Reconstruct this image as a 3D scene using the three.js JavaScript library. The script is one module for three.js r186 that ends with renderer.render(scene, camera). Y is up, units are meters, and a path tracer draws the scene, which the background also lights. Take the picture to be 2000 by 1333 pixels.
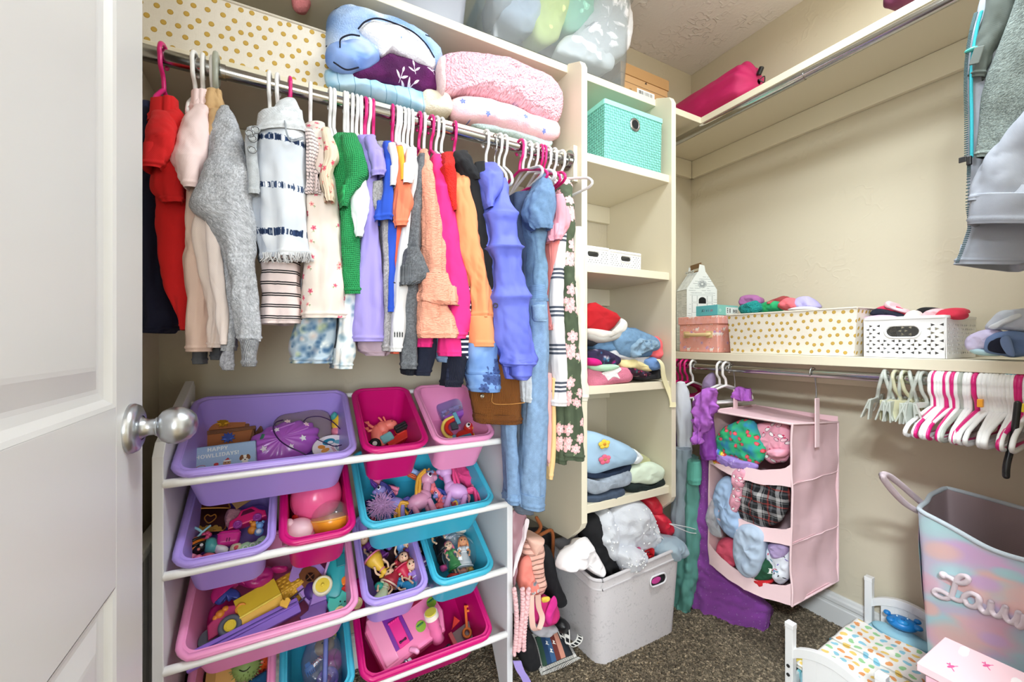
import * as THREE from 'three';
import { RoundedBoxGeometry } from 'three/addons/geometries/RoundedBoxGeometry.js';
import { mergeGeometries, mergeVertices } from 'three/addons/utils/BufferGeometryUtils.js';
import { RectAreaLightUniformsLib } from 'three/addons/lights/RectAreaLightUniformsLib.js';

// ---------------------------------------------------------------- camera, light, exposure
const F = 797, TH = 28.2 * Math.PI / 180, HC = 1.05;
const scene = new THREE.Scene();
scene.background = new THREE.Color(0x111111);
const camera = new THREE.PerspectiveCamera(2 * Math.atan(666.5 / F) * 180 / Math.PI, 2000 / 1333, 0.02, 30);
camera.position.set(0, HC, 0); camera.rotation.y = -TH;
const renderer = new THREE.WebGLRenderer({ antialias: true });
renderer.toneMapping = THREE.LinearToneMapping;
renderer.toneMappingExposure = 1.16;
renderer.shadowMap.enabled = true;
RectAreaLightUniformsLib.init();
const UNSEEN_CLOSET_LIGHT = 3.05, FILL_LIGHT_ROOM = 54, FILL_LIGHT_WINDOW = 13;  // strengths of the unseen closet lamps and the added bedroom fill
function area(w, h, color, i, pos, look) {
  const l = new THREE.RectAreaLight(color, i, w, h); l.position.set(...pos); l.lookAt(...look); scene.add(l); return l;
}

// ---------------------------------------------------------------- helpers
const R = (d) => d * Math.PI / 180;
let seedv = 7;
function rng(s) { let a = s >>> 0; return () => { a = a + 0x6D2B79F5 | 0; let t = Math.imul(a ^ a >>> 15, 1 | a); t = t + Math.imul(t ^ t >>> 7, 61 | t) ^ t; return ((t ^ t >>> 14) >>> 0) / 4294967296; }; }
const hash = (x, y, z) => { let h = Math.imul(x, 374761393) + Math.imul(y, 668265263) + Math.imul(z, 1274126177) | 0; h = Math.imul(h ^ h >>> 13, 1274126177); return ((h ^ h >>> 16) >>> 0) / 4294967296; };
const sm = (t) => t * t * (3 - 2 * t), mix = (a, b, t) => a + (b - a) * t, clamp = (x, a, b) => Math.min(b, Math.max(a, x));
function nz(x, y = 0, z = 0) {   // value noise -1..1
  const X = Math.floor(x), Y = Math.floor(y), Z = Math.floor(z), u = sm(x - X), v = sm(y - Y), w = sm(z - Z);
  const g = (i, j, k) => hash(X + i, Y + j, Z + k);
  return 2 * mix(mix(mix(g(0, 0, 0), g(1, 0, 0), u), mix(g(0, 1, 0), g(1, 1, 0), u), v), mix(mix(g(0, 0, 1), g(1, 0, 1), u), mix(g(0, 1, 1), g(1, 1, 1), u), v), w) - 1;
}
const fbm = (x, y, z, n = 3) => { let s = 0, a = .5, f = 1; for (let i = 0; i < n; i++) { s += a * nz(x * f, y * f, z * f + i * 17); a *= .5; f *= 2.03; } return s; };
const V = (x, y, z) => new THREE.Vector3(x, y, z);
// a point of the place seen at a place in the photograph, on a plane of the room
const CT = Math.cos(TH), ST = Math.sin(TH);
function ray(px, py) { const r = (px - 1000) / F, u = (666.5 - py) / F; return V(CT * r + ST, u, ST * r - CT); }
const onZ = (px, py, z) => { const d = ray(px, py); return d.multiplyScalar(z / d.z).add(camera.position); };
const onX = (px, py, x) => { const d = ray(px, py); return d.multiplyScalar(x / d.x).add(camera.position); };
const onY = (px, py, y) => { const d = ray(px, py); return d.multiplyScalar((y - HC) / d.y).add(camera.position); };
const onPl = (px, py, n, p0) => { const d = ray(px, py); return d.multiplyScalar(n.dot(p0.clone().sub(camera.position)) / n.dot(d)).add(camera.position); };
const pxm = (p) => (ST * p.x - CT * p.z) / F;          // metres per photograph pixel at a point

const used = {};
function numbered(n) { const k = used[n] = (used[n] ?? -1) + 1; return k ? n + '_' + String(k).padStart(3, '0') : n; }
function shade(o) { o.castShadow = o.receiveShadow = true; return o; }
function thing(name, label, category, pos = [0, 0, 0], group, rotY = 0) {
  const o = new THREE.Group(); o.name = numbered(name); scene.add(o);
  if (pos.isVector3) o.position.copy(pos); else o.position.set(...pos);
  o.rotation.y = rotY; o.userData = { label, category }; if (group) o.userData.group = group;
  return o;
}
function M(name, geo, mt, parent) {                     // one named mesh; top-level names are numbered
  if (Array.isArray(geo)) geo = merge(geo);
  const m = shade(new THREE.Mesh(geo, mt)); m.name = parent ? name : numbered(name); (parent || scene).add(m); return m;
}
function W(name, geo, mt, parent) {                     // geometry given in room coordinates under a thing
  if (Array.isArray(geo)) geo = merge(geo);
  parent.updateMatrixWorld(true);
  geo.applyMatrix4(parent.matrixWorld.clone().invert());
  return M(name, geo, mt, parent);
}
function tag(o, label, category, group) { o.userData = { ...o.userData, label, category }; if (group) o.userData.group = group; return o; }
function struct(name, geo, mt, parent) { const m = M(name, geo, mt, parent); if (!parent) m.userData.kind = 'structure'; return m; }
function copy(o, label, pos) { const c = o.clone(); c.name = numbered(o.name.replace(/_\d{3}$/, '')); c.userData = { ...o.userData, label: label || o.userData.label }; if (pos) { if (pos.isVector3) c.position.copy(pos); else c.position.set(...pos); } scene.add(c); return c; }
function merge(list) {
  const gs = list.map((g) => { let h = g.index ? g.toNonIndexed() : g.clone(); for (const k of Object.keys(h.attributes)) if (!['position', 'normal', 'uv'].includes(k)) h.deleteAttribute(k); return h; });
  return gs.length > 1 ? mergeGeometries(gs) : gs[0];
}
const place = (g, x = 0, y = 0, z = 0, rx = 0, ry = 0, rz = 0, s) => { const m = new THREE.Matrix4().compose(V(x, y, z), new THREE.Quaternion().setFromEuler(new THREE.Euler(rx, ry, rz)), s ? V(...s) : V(1, 1, 1)); g = g.clone(); g.applyMatrix4(m); return g; };
function bx(w, h, d, x = 0, y = 0, z = 0, r = .003, seg = 2) {    // box centred in x and z, standing on y
  const g = new RoundedBoxGeometry(w, h, d, seg, Math.min(r, w / 2.01, h / 2.01, d / 2.01)); uvBox(g); g.translate(x, y + h / 2, z); return g;
}
const span = (x0, x1, y0, y1, z0, z1, r = .002) => bx(x1 - x0, y1 - y0, z1 - z0, (x0 + x1) / 2, y0, (z0 + z1) / 2, r, 1);
function uvBox(g) { const p = g.attributes.position, n = g.attributes.normal, uv = g.attributes.uv; for (let i = 0; i < p.count; i++) { const ax = Math.abs(n.getX(i)), ay = Math.abs(n.getY(i)), az = Math.abs(n.getZ(i)); if (ax >= ay && ax >= az) uv.setXY(i, p.getZ(i), p.getY(i)); else if (ay >= az) uv.setXY(i, p.getX(i), p.getZ(i)); else uv.setXY(i, p.getX(i), p.getY(i)); } return g; }
function uv01(g) { g.computeBoundingBox(); const b = g.boundingBox, p = g.attributes.position, n = g.attributes.normal, uv = g.attributes.uv, s = b.getSize(V(0, 0, 0)); for (let i = 0; i < p.count; i++) { const ax = Math.abs(n.getX(i)), ay = Math.abs(n.getY(i)), az = Math.abs(n.getZ(i)); const x = (p.getX(i) - b.min.x) / s.x, y = (p.getY(i) - b.min.y) / s.y, z = (p.getZ(i) - b.min.z) / s.z; if (ax >= ay && ax >= az) uv.setXY(i, n.getX(i) > 0 ? 1 - z : z, y); else if (ay >= az) uv.setXY(i, x, 1 - z); else uv.setXY(i, x, y); } return g; }
function tube(pts, r, rs = 8, n, closed = false, tension = .5) {
  const c = new THREE.CatmullRomCurve3(pts.map((p) => p.isVector3 ? p : V(...p)), closed, 'catmullrom', tension);
  const g = [new THREE.TubeGeometry(c, n || Math.max(6, pts.length * 5), r, rs, closed)];
  if (!closed) for (const t of [0, 1]) { const p = c.getPoint(t), s = new THREE.SphereGeometry(r * .999, rs, 5); s.translate(p.x, p.y, p.z); g.push(s); }
  return merge(g);
}
function bar(a, b, r, rs = 10) { a = a.isVector3 ? a : V(...a); b = b.isVector3 ? b : V(...b); const d = b.clone().sub(a), g = new THREE.CylinderGeometry(r, r, d.length(), rs, 1); g.applyQuaternion(new THREE.Quaternion().setFromUnitVectors(V(0, 1, 0), d.normalize())); g.translate((a.x + b.x) / 2, (a.y + b.y) / 2, (a.z + b.z) / 2); return g; }
const lathe = (pts, n = 28) => new THREE.LatheGeometry(pts.map((p) => new THREE.Vector2(p[0], p[1])), n);
const ball = (r, x = 0, y = 0, z = 0, sx = 1, sy = 1, sz = 1, n = 18) => { const g = new THREE.SphereGeometry(r, n, Math.ceil(n * .7)); g.scale(sx, sy, sz); g.translate(x, y, z); return g; };
const cyl = (r, h, x = 0, y = 0, z = 0, r2, n = 24) => { const g = new THREE.CylinderGeometry(r2 ?? r, r, h, n); g.translate(x, y + h / 2, z); return g; };
function extr(pts, depth, bevel = .002, curve = false, holes = []) {
  const mk = (ps, P) => { const s = new P(); if (curve) { s.moveTo(...ps[0]); s.splineThru(ps.slice(1).concat([ps[0]]).map((p) => new THREE.Vector2(...p))); } else { ps.forEach((p, i) => i ? s.lineTo(...p) : s.moveTo(...p)); s.closePath(); } return s; };
  const s = mk(pts, THREE.Shape); holes.forEach((h) => s.holes.push(mk(h, THREE.Path)));
  return new THREE.ExtrudeGeometry(s, { depth, bevelEnabled: bevel > 0, bevelThickness: bevel, bevelSize: bevel, bevelSegments: 2, curveSegments: 10 });
}
function gridGeo(nu, nv, f, wrap = false) {             // indexed grid surface, f(i/nu, j/nv) -> [x,y,z,u,v]
  const pos = [], uv = [], idx = [];
  for (let j = 0; j <= nv; j++) for (let i = 0; i <= nu; i++) { const a = f(i / nu, j / nv); pos.push(a[0], a[1], a[2]); uv.push(a[3] ?? i / nu, a[4] ?? j / nv); }
  for (let j = 0; j < nv; j++) for (let i = 0; i < nu; i++) { const a = j * (nu + 1) + i, b = a + 1, c = a + nu + 1, d = c + 1; idx.push(a, b, c, b, d, c); }
  const g = new THREE.BufferGeometry(); g.setAttribute('position', new THREE.Float32BufferAttribute(pos, 3)); g.setAttribute('uv', new THREE.Float32BufferAttribute(uv, 2)); g.setIndex(idx); g.computeVertexNormals();
  if (wrap) { const n = g.attributes.normal; for (let j = 0; j <= nv; j++) { const a = j * (nu + 1), b = a + nu; const x = n.getX(a) + n.getX(b), y = n.getY(a) + n.getY(b), z = n.getZ(a) + n.getZ(b), l = Math.hypot(x, y, z) || 1; n.setXYZ(a, x / l, y / l, z / l); n.setXYZ(b, x / l, y / l, z / l); } }
  return g;
}
// ---------------------------------------------------------------- textures and materials
function canvas(w, h, draw) { const c = document.createElement('canvas'); c.width = w; c.height = h; const x = c.getContext('2d'); draw(x, w, h); const t = new THREE.CanvasTexture(c); t.colorSpace = THREE.SRGBColorSpace; t.wrapS = t.wrapT = THREE.RepeatWrapping; return t; }
function noiseTex(n, f, srgb) { const d = new Uint8Array(n * n * 4); for (let j = 0; j < n; j++) for (let i = 0; i < n; i++) { const v = f(i, j, n), k = (j * n + i) * 4; const a = Array.isArray(v) ? v : [v, v, v]; for (let q = 0; q < 3; q++) d[k + q] = clamp(a[q], 0, 1) * 255; d[k + 3] = 255; } const t = new THREE.DataTexture(d, n, n); t.wrapS = t.wrapT = THREE.RepeatWrapping; t.magFilter = THREE.LinearFilter; t.minFilter = THREE.LinearMipmapLinearFilter; t.generateMipmaps = true; if (srgb) t.colorSpace = THREE.SRGBColorSpace; t.needsUpdate = true; return t; }
// tileable noise
const tn = (x, y, p, s) => { const a = x * p, b = y * p, X = Math.floor(a), Y = Math.floor(b), u = sm(a - X), v = sm(b - Y), g = (i, j) => hash(((X + i) % p + p) % p, ((Y + j) % p + p) % p, s); return mix(mix(g(0, 0), g(1, 0), u), mix(g(0, 1), g(1, 1), u), v); };
const rep = (t, x, y = x, rot = 0) => { const c = t.clone(); c.repeat.set(x, y); c.rotation = rot; c.needsUpdate = true; return c; };
const T = {};
T.weave = noiseTex(128, (i, j, n) => { const a = Math.sin(i / n * Math.PI * 32) * Math.sin(j / n * Math.PI * 32); return .5 + .3 * a + .2 * (hash(i, j, 3) - .5); });
T.heather = noiseTex(256, (i, j, n) => { const s = tn(i / n, j / n, 64, 5) * .45 + tn(i / n * 1, j / n, 128, 6) * .35 + tn(i / n, j / n * 1, 16, 7) * .2; return .62 + .38 * s + .15 * (hash(i, j >> 2, 4) - .5); }, true);
T.wall = noiseTex(512, (i, j, n) => { const a = tn(i / n, j / n, 10, 1), b = tn(i / n, j / n, 24, 2), c = tn(i / n, j / n, 60, 3); const r = 1 - Math.abs(2 * (a * .6 + b * .4) - 1) * 7; return .4 + .12 * c + .45 * clamp(r, 0, 1) * clamp(tn(i / n, j / n, 5, 9) * 2.2 - .9, 0, 1); });
T.ceil = noiseTex(512, (i, j, n) => { const a = tn(i / n, j / n, 14, 11), b = tn(i / n, j / n, 33, 12), c = tn(i / n, j / n, 80, 13); const r = 1 - Math.abs(2 * (a * .55 + b * .45) - 1) * 6; return .35 + .1 * c + .6 * clamp(r, 0, 1) * clamp(tn(i / n, j / n, 7, 19) * 2 - .5, 0, 1); });
T.brush = noiseTex(256, (i, j, n) => .5 + .3 * (tn(i / n, .5, 128, 3) - .5) + .2 * (tn(i / n, j / n, 32, 8) - .5));
T.fuzz = noiseTex(256, (i, j, n) => tn(i / n, j / n, 64, 31) * .5 + tn(i / n, j / n, 128, 32) * .5);
T.grain = noiseTex(256, (i, j, n) => .8 + .2 * (tn(i / n, j / n, 12, 41) * .5 + tn(i / n, j / n, 100, 42) * .5), true);
const mats = {};
function mat(color, o = {}) { const key = JSON.stringify([color, Object.entries(o).map(([k, v]) => [k, v?.uuid ?? v])]); if (mats[key]) return mats[key]; const P = o.transmission !== undefined || o.clearcoat !== undefined || o.sheen !== undefined ? THREE.MeshPhysicalMaterial : THREE.MeshStandardMaterial; return mats[key] = new P({ color, roughness: .6, ...o }); }
const weave = rep(T.weave, 18), weaveFine = rep(T.weave, 34), fuzz = rep(T.fuzz, 7);
const cloth = (c, o = {}) => mat(c, { roughness: .95, bumpMap: weave, bumpScale: .00022, side: THREE.DoubleSide, ...o });
const clothT = (tex, o = {}) => mat('#ffffff', { roughness: .95, map: tex, bumpMap: weave, bumpScale: .00022, side: THREE.DoubleSide, ...o });
const heather = (c, o = {}) => mat(c, { roughness: .97, map: rep(T.heather, 5), bumpMap: fuzz, bumpScale: .0012, side: THREE.DoubleSide, ...o });
const plastic = (c, o = {}) => mat(c, { roughness: .34, ...o });
const metal = (c = '#c9c9c9', r = .18) => mat(c, { metalness: 1, roughness: r });
const chrome = metal('#b4b4b2', .16);
const paintWall = mat('#d2c7b0', { roughness: .9, bumpMap: rep(T.wall, 2.1), bumpScale: .0013 });
const paintWallDim = paintWall;
const paintCeil = mat("#eee8e4", { roughness: .95, bumpMap: rep(T.ceil, 2.2), bumpScale: .004 });
const shelfPaint = mat('#e6dcc4', { roughness: .5 });
const whitePaint = mat('#dddcd9', { roughness: .38 });
const white = plastic('#f2f0ee', { roughness: .4 }), pinkH = plastic('#d81e78', { roughness: .3 });

// ---------------------------------------------------------------- the room
const XL = -.314, XR = 1.78, ZB = -1.396, ZF = -.03, HT = 2.4, WT = .12;
const carpetTex = noiseTex(512, (i, j, n) => { const a = tn(i / n, j / n, 128, 51), b = tn(i / n, j / n, 64, 52), c = tn(i / n, j / n, 9, 53), v = .34 + .26 * a + .30 * (b - .4) + .1 * c; return [v * 1.0, v * .87, v * .68]; }, true);
const floor = struct('floor', span(-2.6, 2.2, -.1, 0, ZB - WT, 3.3, .001), mat('#ffffff', { roughness: 1, map: rep(carpetTex, 3), bumpMap: rep(T.fuzz, 6), bumpScale: .006 }));
struct('ceiling', span(-2.6, 2.2, HT, HT + .1, ZB - WT, 3.3, .001), paintCeil);
struct('wall_back', span(XL - WT, XR + WT, 0, HT, ZB - WT, ZB, .001), paintWall);
struct('wall_left', span(XL - WT, XL, 0, HT, ZB, ZF + WT, .001), paintWall);
struct('wall_right', span(XR, XR + WT, 0, HT, ZB, ZF + WT, .001), paintWall);
struct('wall_front', [span(XL, -.235, 0, HT, ZF, ZF + WT, .001), span(.62, XR, 0, HT, ZF, ZF + WT, .001), span(-.235, .62, 2.06, HT, ZF, ZF + WT, .001)], paintWall);
struct('door_frame', [span(-.235, -.215, 0, 2.06, ZF, ZF + WT), span(.60, .62, 0, 2.06, ZF, ZF + WT), span(-.215, .60, 2.04, 2.06, ZF, ZF + WT)], whitePaint);
// unseen bedroom behind the viewer, with an added window and lamp for fill
struct('wall_unseen_bedroom', [span(-2.6, -2.5, 0, HT, ZF, 3.2, .001), span(2.1, 2.2, 0, HT, ZF + WT, 3.2, .001), span(-2.5, -.434, 0, HT, ZF, ZF + WT, .001), span(1.9, 2.1, 0, HT, ZF, ZF + WT, .001), span(-2.6, -1.9, 0, HT, 3.2, 3.3, .001), span(.1, 2.2, 0, HT, 3.2, 3.3, .001), span(-1.9, .1, 0, .5, 3.2, 3.3, .001), span(-1.9, .1, 2.2, HT, 3.2, 3.3, .001)], mat('#dcd6c8', { roughness: .9 }));
const addedWin = struct('window_1', [span(-1.9, -1.84, .5, 2.2, 3.2, 3.28), span(.04, .1, .5, 2.2, 3.2, 3.28), span(-1.84, .04, .5, .56, 3.2, 3.28), span(-1.84, .04, 2.14, 2.2, 3.2, 3.28), span(-.92, -.88, .56, 2.14, 3.22, 3.26)], whitePaint);  // added window out of view, frame for the fill light
M('added_window_shade', span(-1.84, .04, .56, 2.14, 3.27, 3.285), mat('#ffffff', { emissive: '#f6f8ff', emissiveIntensity: 1.2, roughness: 1 }), addedWin);  // glowing sheet added behind the window frame
area(1.85, 1.55, '#e8f5ff', FILL_LIGHT_WINDOW, [-.9, 1.35, 3.15], [-.9, 1.35, 0]);  // added area light, fill coming in through the doorway
// unseen ceiling lamps; the second closet lamp and the bedroom lamp are added fill
function unseenCeilingLamp(x, z, r, power, label) {
  const t = thing('unseen_ceiling_lamp', label, 'lamp', [x, HT, z]);
  M('canopy', lathe([[0, 0], [r + .012, 0], [r + .012, -.022], [r - .01, -.03], [0, -.03]].map((p) => [p[0], p[1]])), mat('#dddddd', { metalness: .6, roughness: .3, side: THREE.DoubleSide }), t);
  M('diffuser', lathe([[r, -.03], [r * .95, -.05], [r * .7, -.068], [r * .35, -.078], [0, -.08]]), mat('#fff4e2', { emissive: '#fff8f0', emissiveIntensity: 2, roughness: .5, side: THREE.DoubleSide }), t);
  area(r * 1.7, r * 1.7, '#e8f4fc', power, [x, HT - .085, z], [x, 0, z]);
}
unseenCeilingLamp(.6, -.42, .17, UNSEEN_CLOSET_LIGHT * 8, 'unseen round white flush ceiling lamp over the toy rack side of the closet');  // out of view, placed to light the clothes and shelves from above
unseenCeilingLamp(1.14, -.26, .17, UNSEEN_CLOSET_LIGHT * 17, 'added round white flush ceiling lamp, fill light over the hamper side of the closet');  // added to fill the hamper, bed and floor
unseenCeilingLamp(-1.38, .78, .22, FILL_LIGHT_ROOM * 8, 'added large round flush ceiling lamp, fill light in the unseen bedroom beyond the doorway');  // added to fill the organizer side through the doorway

// baseboards with an ogee and a recessed band
function baseboard(name, len, x, z, ry) {
  const prof = [[0, 0], [.015, 0], [.015, .066], [.012, .07], [.012, .078], [.015, .082], [.015, .094], [.010, .100], [.008, .108], [.004, .112], [0, .112]];
  const g = extr(prof.map((p) => [-p[0], p[1]]), len, 0); g.rotateY(ry); g.translate(x, 0, z); struct(name, g, whitePaint);
}
baseboard('baseboard_back', XR - XL, XL, ZB, Math.PI / 2);
baseboard('baseboard_right', ZF - ZB, XR, ZB, 0);

// door leaf, open at a right angle, seen on its inner face
const door = thing('door', 'white two panel door leaf with a satin egg knob', 'door'); door.name = 'door_1'; door.userData = { kind: 'structure' };
{
  const DX = -.2, z0 = -.806, z1 = -.045, t = .035, st = .105, y0 = .012, y1 = 2.03;
  const P1 = [.965, 1.905], P2 = [.235, .735];
  const zz = [z0, z0 + st, z1 - st, z1];
  const fr = [span(DX - t, DX, y0, y1, zz[0], zz[1], .002), span(DX - t, DX, y0, y1, zz[2], zz[3], .002), span(DX - t, DX, P1[1], y1, zz[1], zz[2], .001), span(DX - t, DX, P2[1], P1[0], zz[1], zz[2], .001), span(DX - t, DX, y0, P2[0], zz[1], zz[2], .001)];
  M('door_frame_panel', fr, whitePaint, door);
  for (const [a, b] of [P1, P2]) {
    // moulding: sloping sides down to a recess, then a raised field
    const q = (o, d) => [[zz[1] + o, a + o, d], [zz[2] - o, a + o, d], [zz[2] - o, b - o, d], [zz[1] + o, b - o, d]];
    const loops = [q(0, 0), q(.005, -.002), q(.012, -.0085), q(.021, -.0105), q(.026, -.0105), q(.05, -.0035), q(.055, -.003)];
    const pos = [], uv = []; const tri = (A, B, C) => { for (const p of [A, B, C]) { pos.push(DX + p[2], p[1], p[0]); uv.push(p[0], p[1]); } };
    for (let k = 0; k + 1 < loops.length; k++) for (let e = 0; e < 4; e++) { const A = loops[k][e], B = loops[k][(e + 1) % 4], C = loops[k + 1][e], D = loops[k + 1][(e + 1) % 4]; tri(A, C, B); tri(B, C, D); }
    const L = loops[loops.length - 1]; tri(L[0], L[2], L[1]); tri(L[0], L[3], L[2]);
    const g = new THREE.BufferGeometry(); g.setAttribute('position', new THREE.Float32BufferAttribute(pos, 3)); g.setAttribute('uv', new THREE.Float32BufferAttribute(uv, 2)); g.computeVertexNormals();
    M('door_panel', [g, span(DX - t, DX - .012, a, b, zz[1], zz[2], .001)], mat('#dddcd9', { roughness: .38, side: THREE.DoubleSide }), door);
  }
  const ky = .928, kz = -.752;
  const satin = mat('#c3c6ca', { metalness: 1, roughness: .3 });
  const knob = M('door_knob', place(lathe([[0, .076], [.006, .0755], [.014, .073], [.021, .067], [.0258, .058], [.0268, .051], [.0255, .043], [.0215, .0355], [.016, .0315], [.0125, .0305]], 40), DX, ky, kz, 0, 0, -Math.PI / 2), satin, door);
  M('neck', place(lathe([[.0135, .031], [.0135, .0285], [.0115, .027], [.0115, .02], [.014, .014], [.018, .011]], 32), DX, ky, kz, 0, 0, -Math.PI / 2), satin, knob);
  M('rose', place(lathe([[.017, .013], [.026, .012], [.032, .009], [.0345, .004], [.0345, 0]], 40), DX, ky, kz, 0, 0, -Math.PI / 2), satin, knob);
}

// ---------------------------------------------------------------- built-in shelving
{
  const sh = (name, label, g, cat = 'shelf') => tag(M(name, g, shelfPaint), label, cat);
  // top shelf along the back wall, turning onto the wall opposite the door
  sh('wall_shelf', 'cream top shelf along the back wall holding storage totes and blankets below', [span(XL + .002, 1.49, 1.952, 1.978, ZB + .001, -1.12)]);
  sh('wall_shelf', 'long cream upper shelf over the bare beige wall with a sleeping bag on it', [span(1.49, XR - .001, 1.952, 1.978, ZB + .001, -.04)]);
  sh('wall_shelf', 'cream shelf above the packed clothes rod with folded blankets on it', [span(XL + .002, .812, 1.650, 1.686, ZB + .001, -1.122)]);
  sh('wall_shelf', 'long cream lower shelf with the barn box and baskets standing on it', [span(1.49, XR - .001, .972, 1.002, ZB + .001, -.04)]);
  const cl = (label, g) => tag(M('shelf_cleat', g, shelfPaint), label, 'cleat');
  cl('cream cleat board under the long upper shelf', [span(XR - .02, XR - .001, 1.865, 1.951, ZB + .02, -.05)]);
  cl('short cream cleat under the upper shelf beside the tower', [span(1.265, XR - .02, 1.865, 1.951, ZB + .001, ZB + .02)]);
  cl('cream cleat under the blanket shelf along the back wall', [span(XL + .02, .792, 1.565, 1.649, ZB + .001, ZB + .02)]);
  cl('cream cleat on the end wall beside the door, under the blanket shelf', [span(XL + .001, XL + .02, 1.565, 1.649, ZB + .001, -1.1)]);
  cl('cream rod cleat on the outer side of the shelf tower', [span(.795, .812, 1.565, 1.682, ZB + .001, -1.063)]);
  cl('cream cleat under the lower shelf on the beige wall', [span(XR - .02, XR - .001, .89, .971, ZB + .02, -.05)]);
  // the shelf tower
  const t = thing('shelf_tower', 'cream built-in tower of five open shelves between the two rods', 'shelving', [1.03, 0, ZB]);
  const div = (x, y0, top) => { const p = [[ZB + .002, y0 + .06], [-1.07, y0 + .03], [-1.05, y0 + .05], [-1.05, top - .05], [-1.07, top - .02], [-1.118, top], [-1.121, 1.951], [ZB + .002, 1.951]]; const q = [[ZB + .002, y0 - .06], [-1.12, y0 - .03], [-1.055, y0 + .03], [-1.045, y0 + .05], [-1.045, 1.93], [-1.055, 1.95], [-1.115, 1.978], [-1.119, 1.978], [-1.119, 1.951], [ZB + .002, 1.951]];
    const g = extr(q.map((a) => [-a[0], a[1]]), .02, .0015); g.rotateY(Math.PI / 2); g.scale(1, 1, 1); g.translate(x, 0, 0); return g; };
  W('divider', div(.8135, .415), shelfPaint, t); W('divider', div(1.2265, .425), shelfPaint, t);
  for (const y of [1.664, 1.303, .902, .515]) { W('shelf', span(.8355, 1.2255, y - .028, y, ZB + .002, -1.055), shelfPaint, t); W('cleat', span(.8355, 1.2255, y - .10, y - .0285, ZB + .002, ZB + .02), shelfPaint, t); }
  // rods
  const rod = (label, a, b, r, joint) => { const k = thing('closet_rod', label, 'rod', a); W('tube', bar(a, joint, r), chrome, k); W('inner_tube', bar(joint, b, r * .88), chrome, k);
    const d = V(...b).sub(V(...a)).normalize(); for (const [p, s] of [[a, 1], [b, -1]]) { const c = V(...p).addScaledVector(d, .004 * s), c2 = V(...p).addScaledVector(d, .016 * s); W('rod_flange', [bar(p, c, r * 1.95, 24), bar(c, c2, r * 1.35, 24)], chrome, k); } };
  rod('long chrome rod under the blanket shelf, packed with hanging clothes', [XL + .021, 1.640, -1.089], [.7945, 1.640, -1.089], .0165, [-.13, 1.640, -1.089]);
  rod('chrome rod under the long upper shelf with the grey jacket', [1.468, 1.917, -1.35], [1.468, 1.917, -.035], .016, [1.468, 1.917, -.72]);
  rod('chrome rod under the lower shelf with empty hangers and the organizer', [1.497, .944, -1.35], [1.497, .944, -.035], .0155, [1.497, .944, -1.2]);
}
// ---------------------------------------------------------------- printed fabrics
function scatter(x, w, h, n, seed, f) { const r = rng(seed); for (let i = 0; i < n; i++) { const px = r() * w, py = r() * h, a = r(), b = r(); for (const dx of [-w, 0, w]) for (const dy of [-h, 0, h]) { if (px + dx < -60 || px + dx > w + 60 || py + dy < -60 || py + dy > h + 60) continue; x.save(); x.translate(px + dx, py + dy); f(x, a, b, i); x.restore(); } } }
const ell = (x, cx, cy, rx, ry, c, rot = 0) => { x.fillStyle = c; x.beginPath(); x.ellipse(cx, cy, rx, ry, rot, 0, 7); x.fill(); };
const flower = (x, r, c, c2, n = 5) => { for (let k = 0; k < n; k++) ell(x, Math.cos(k * 6.283 / n) * r * .6, Math.sin(k * 6.283 / n) * r * .6, r * .5, r * .34, c, k * 6.283 / n); ell(x, 0, 0, r * .28, r * .28, c2); };
const fill = (x, w, h, c) => { x.fillStyle = c; x.fillRect(0, 0, w, h); };
const met = (t, w, h = w, rot = 0) => rep(t, 1 / w, 1 / h, rot);      // one repeat of the print covers w by h metres
function blot(x, w, h, seed, n, cols, r0, r1) { scatter(x, w, h, n, seed, (x, a, b, i) => { const r = r0 + a * (r1 - r0), g = x.createRadialGradient(0, 0, 0, 0, 0, r); g.addColorStop(0, cols[i % cols.length]); g.addColorStop(1, cols[i % cols.length].slice(0, 7) + '00'); x.fillStyle = g; x.fillRect(-r, -r, 2 * r, 2 * r); }); }
T.denimTie = canvas(256, 512, (x, w, h) => { fill(x, w, h, '#d3d7de'); blot(x, w, h, 5, 40, ['#c3cbd855', '#ffffff99', '#b9c3cf44'], 20, 70); const r = rng(9); for (const y of [80, 250, 415]) for (let i = 0; i < 200; i++) { const px = r() * w, e = .4 + .6 * tn(px / w, y / h, 9, 4), a = 8 + r() * 26 * e; x.fillStyle = r() < .25 ? '#f2f4f7' : ['#16294d', '#233a63', '#0e2142'][i % 3]; x.globalAlpha = .85; x.fillRect(px, y - a * .6, 2 + r() * 5, a); } x.globalAlpha = 1; });
T.stripePink = canvas(64, 256, (x, w, h) => { fill(x, w, h, '#ecd9d6'); for (let k = 0; k < 4; k++) { x.fillStyle = '#1c1a1c'; x.fillRect(0, k * 64 + 6, w, 7); x.fillRect(0, k * 64 + 18, w, 7); } });
T.floralCream = canvas(256, 256, (x, w, h) => { fill(x, w, h, '#ecddd2'); scatter(x, w, h, 16, 21, (x, a, b, i) => { const s = 7 + 7 * a; x.rotate(b * 6); x.strokeStyle = '#a9b08a'; x.lineWidth = 1.6; x.beginPath(); x.moveTo(0, 0); x.quadraticCurveTo(s * .6, s, s * .2, s * 2); x.stroke(); flower(x, s, i % 3 ? '#e46d83' : '#f0a9a0', '#c93d5c'); ell(x, s * .7, s * 1.2, 4, 2, '#93a574', 1); }); });
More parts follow.
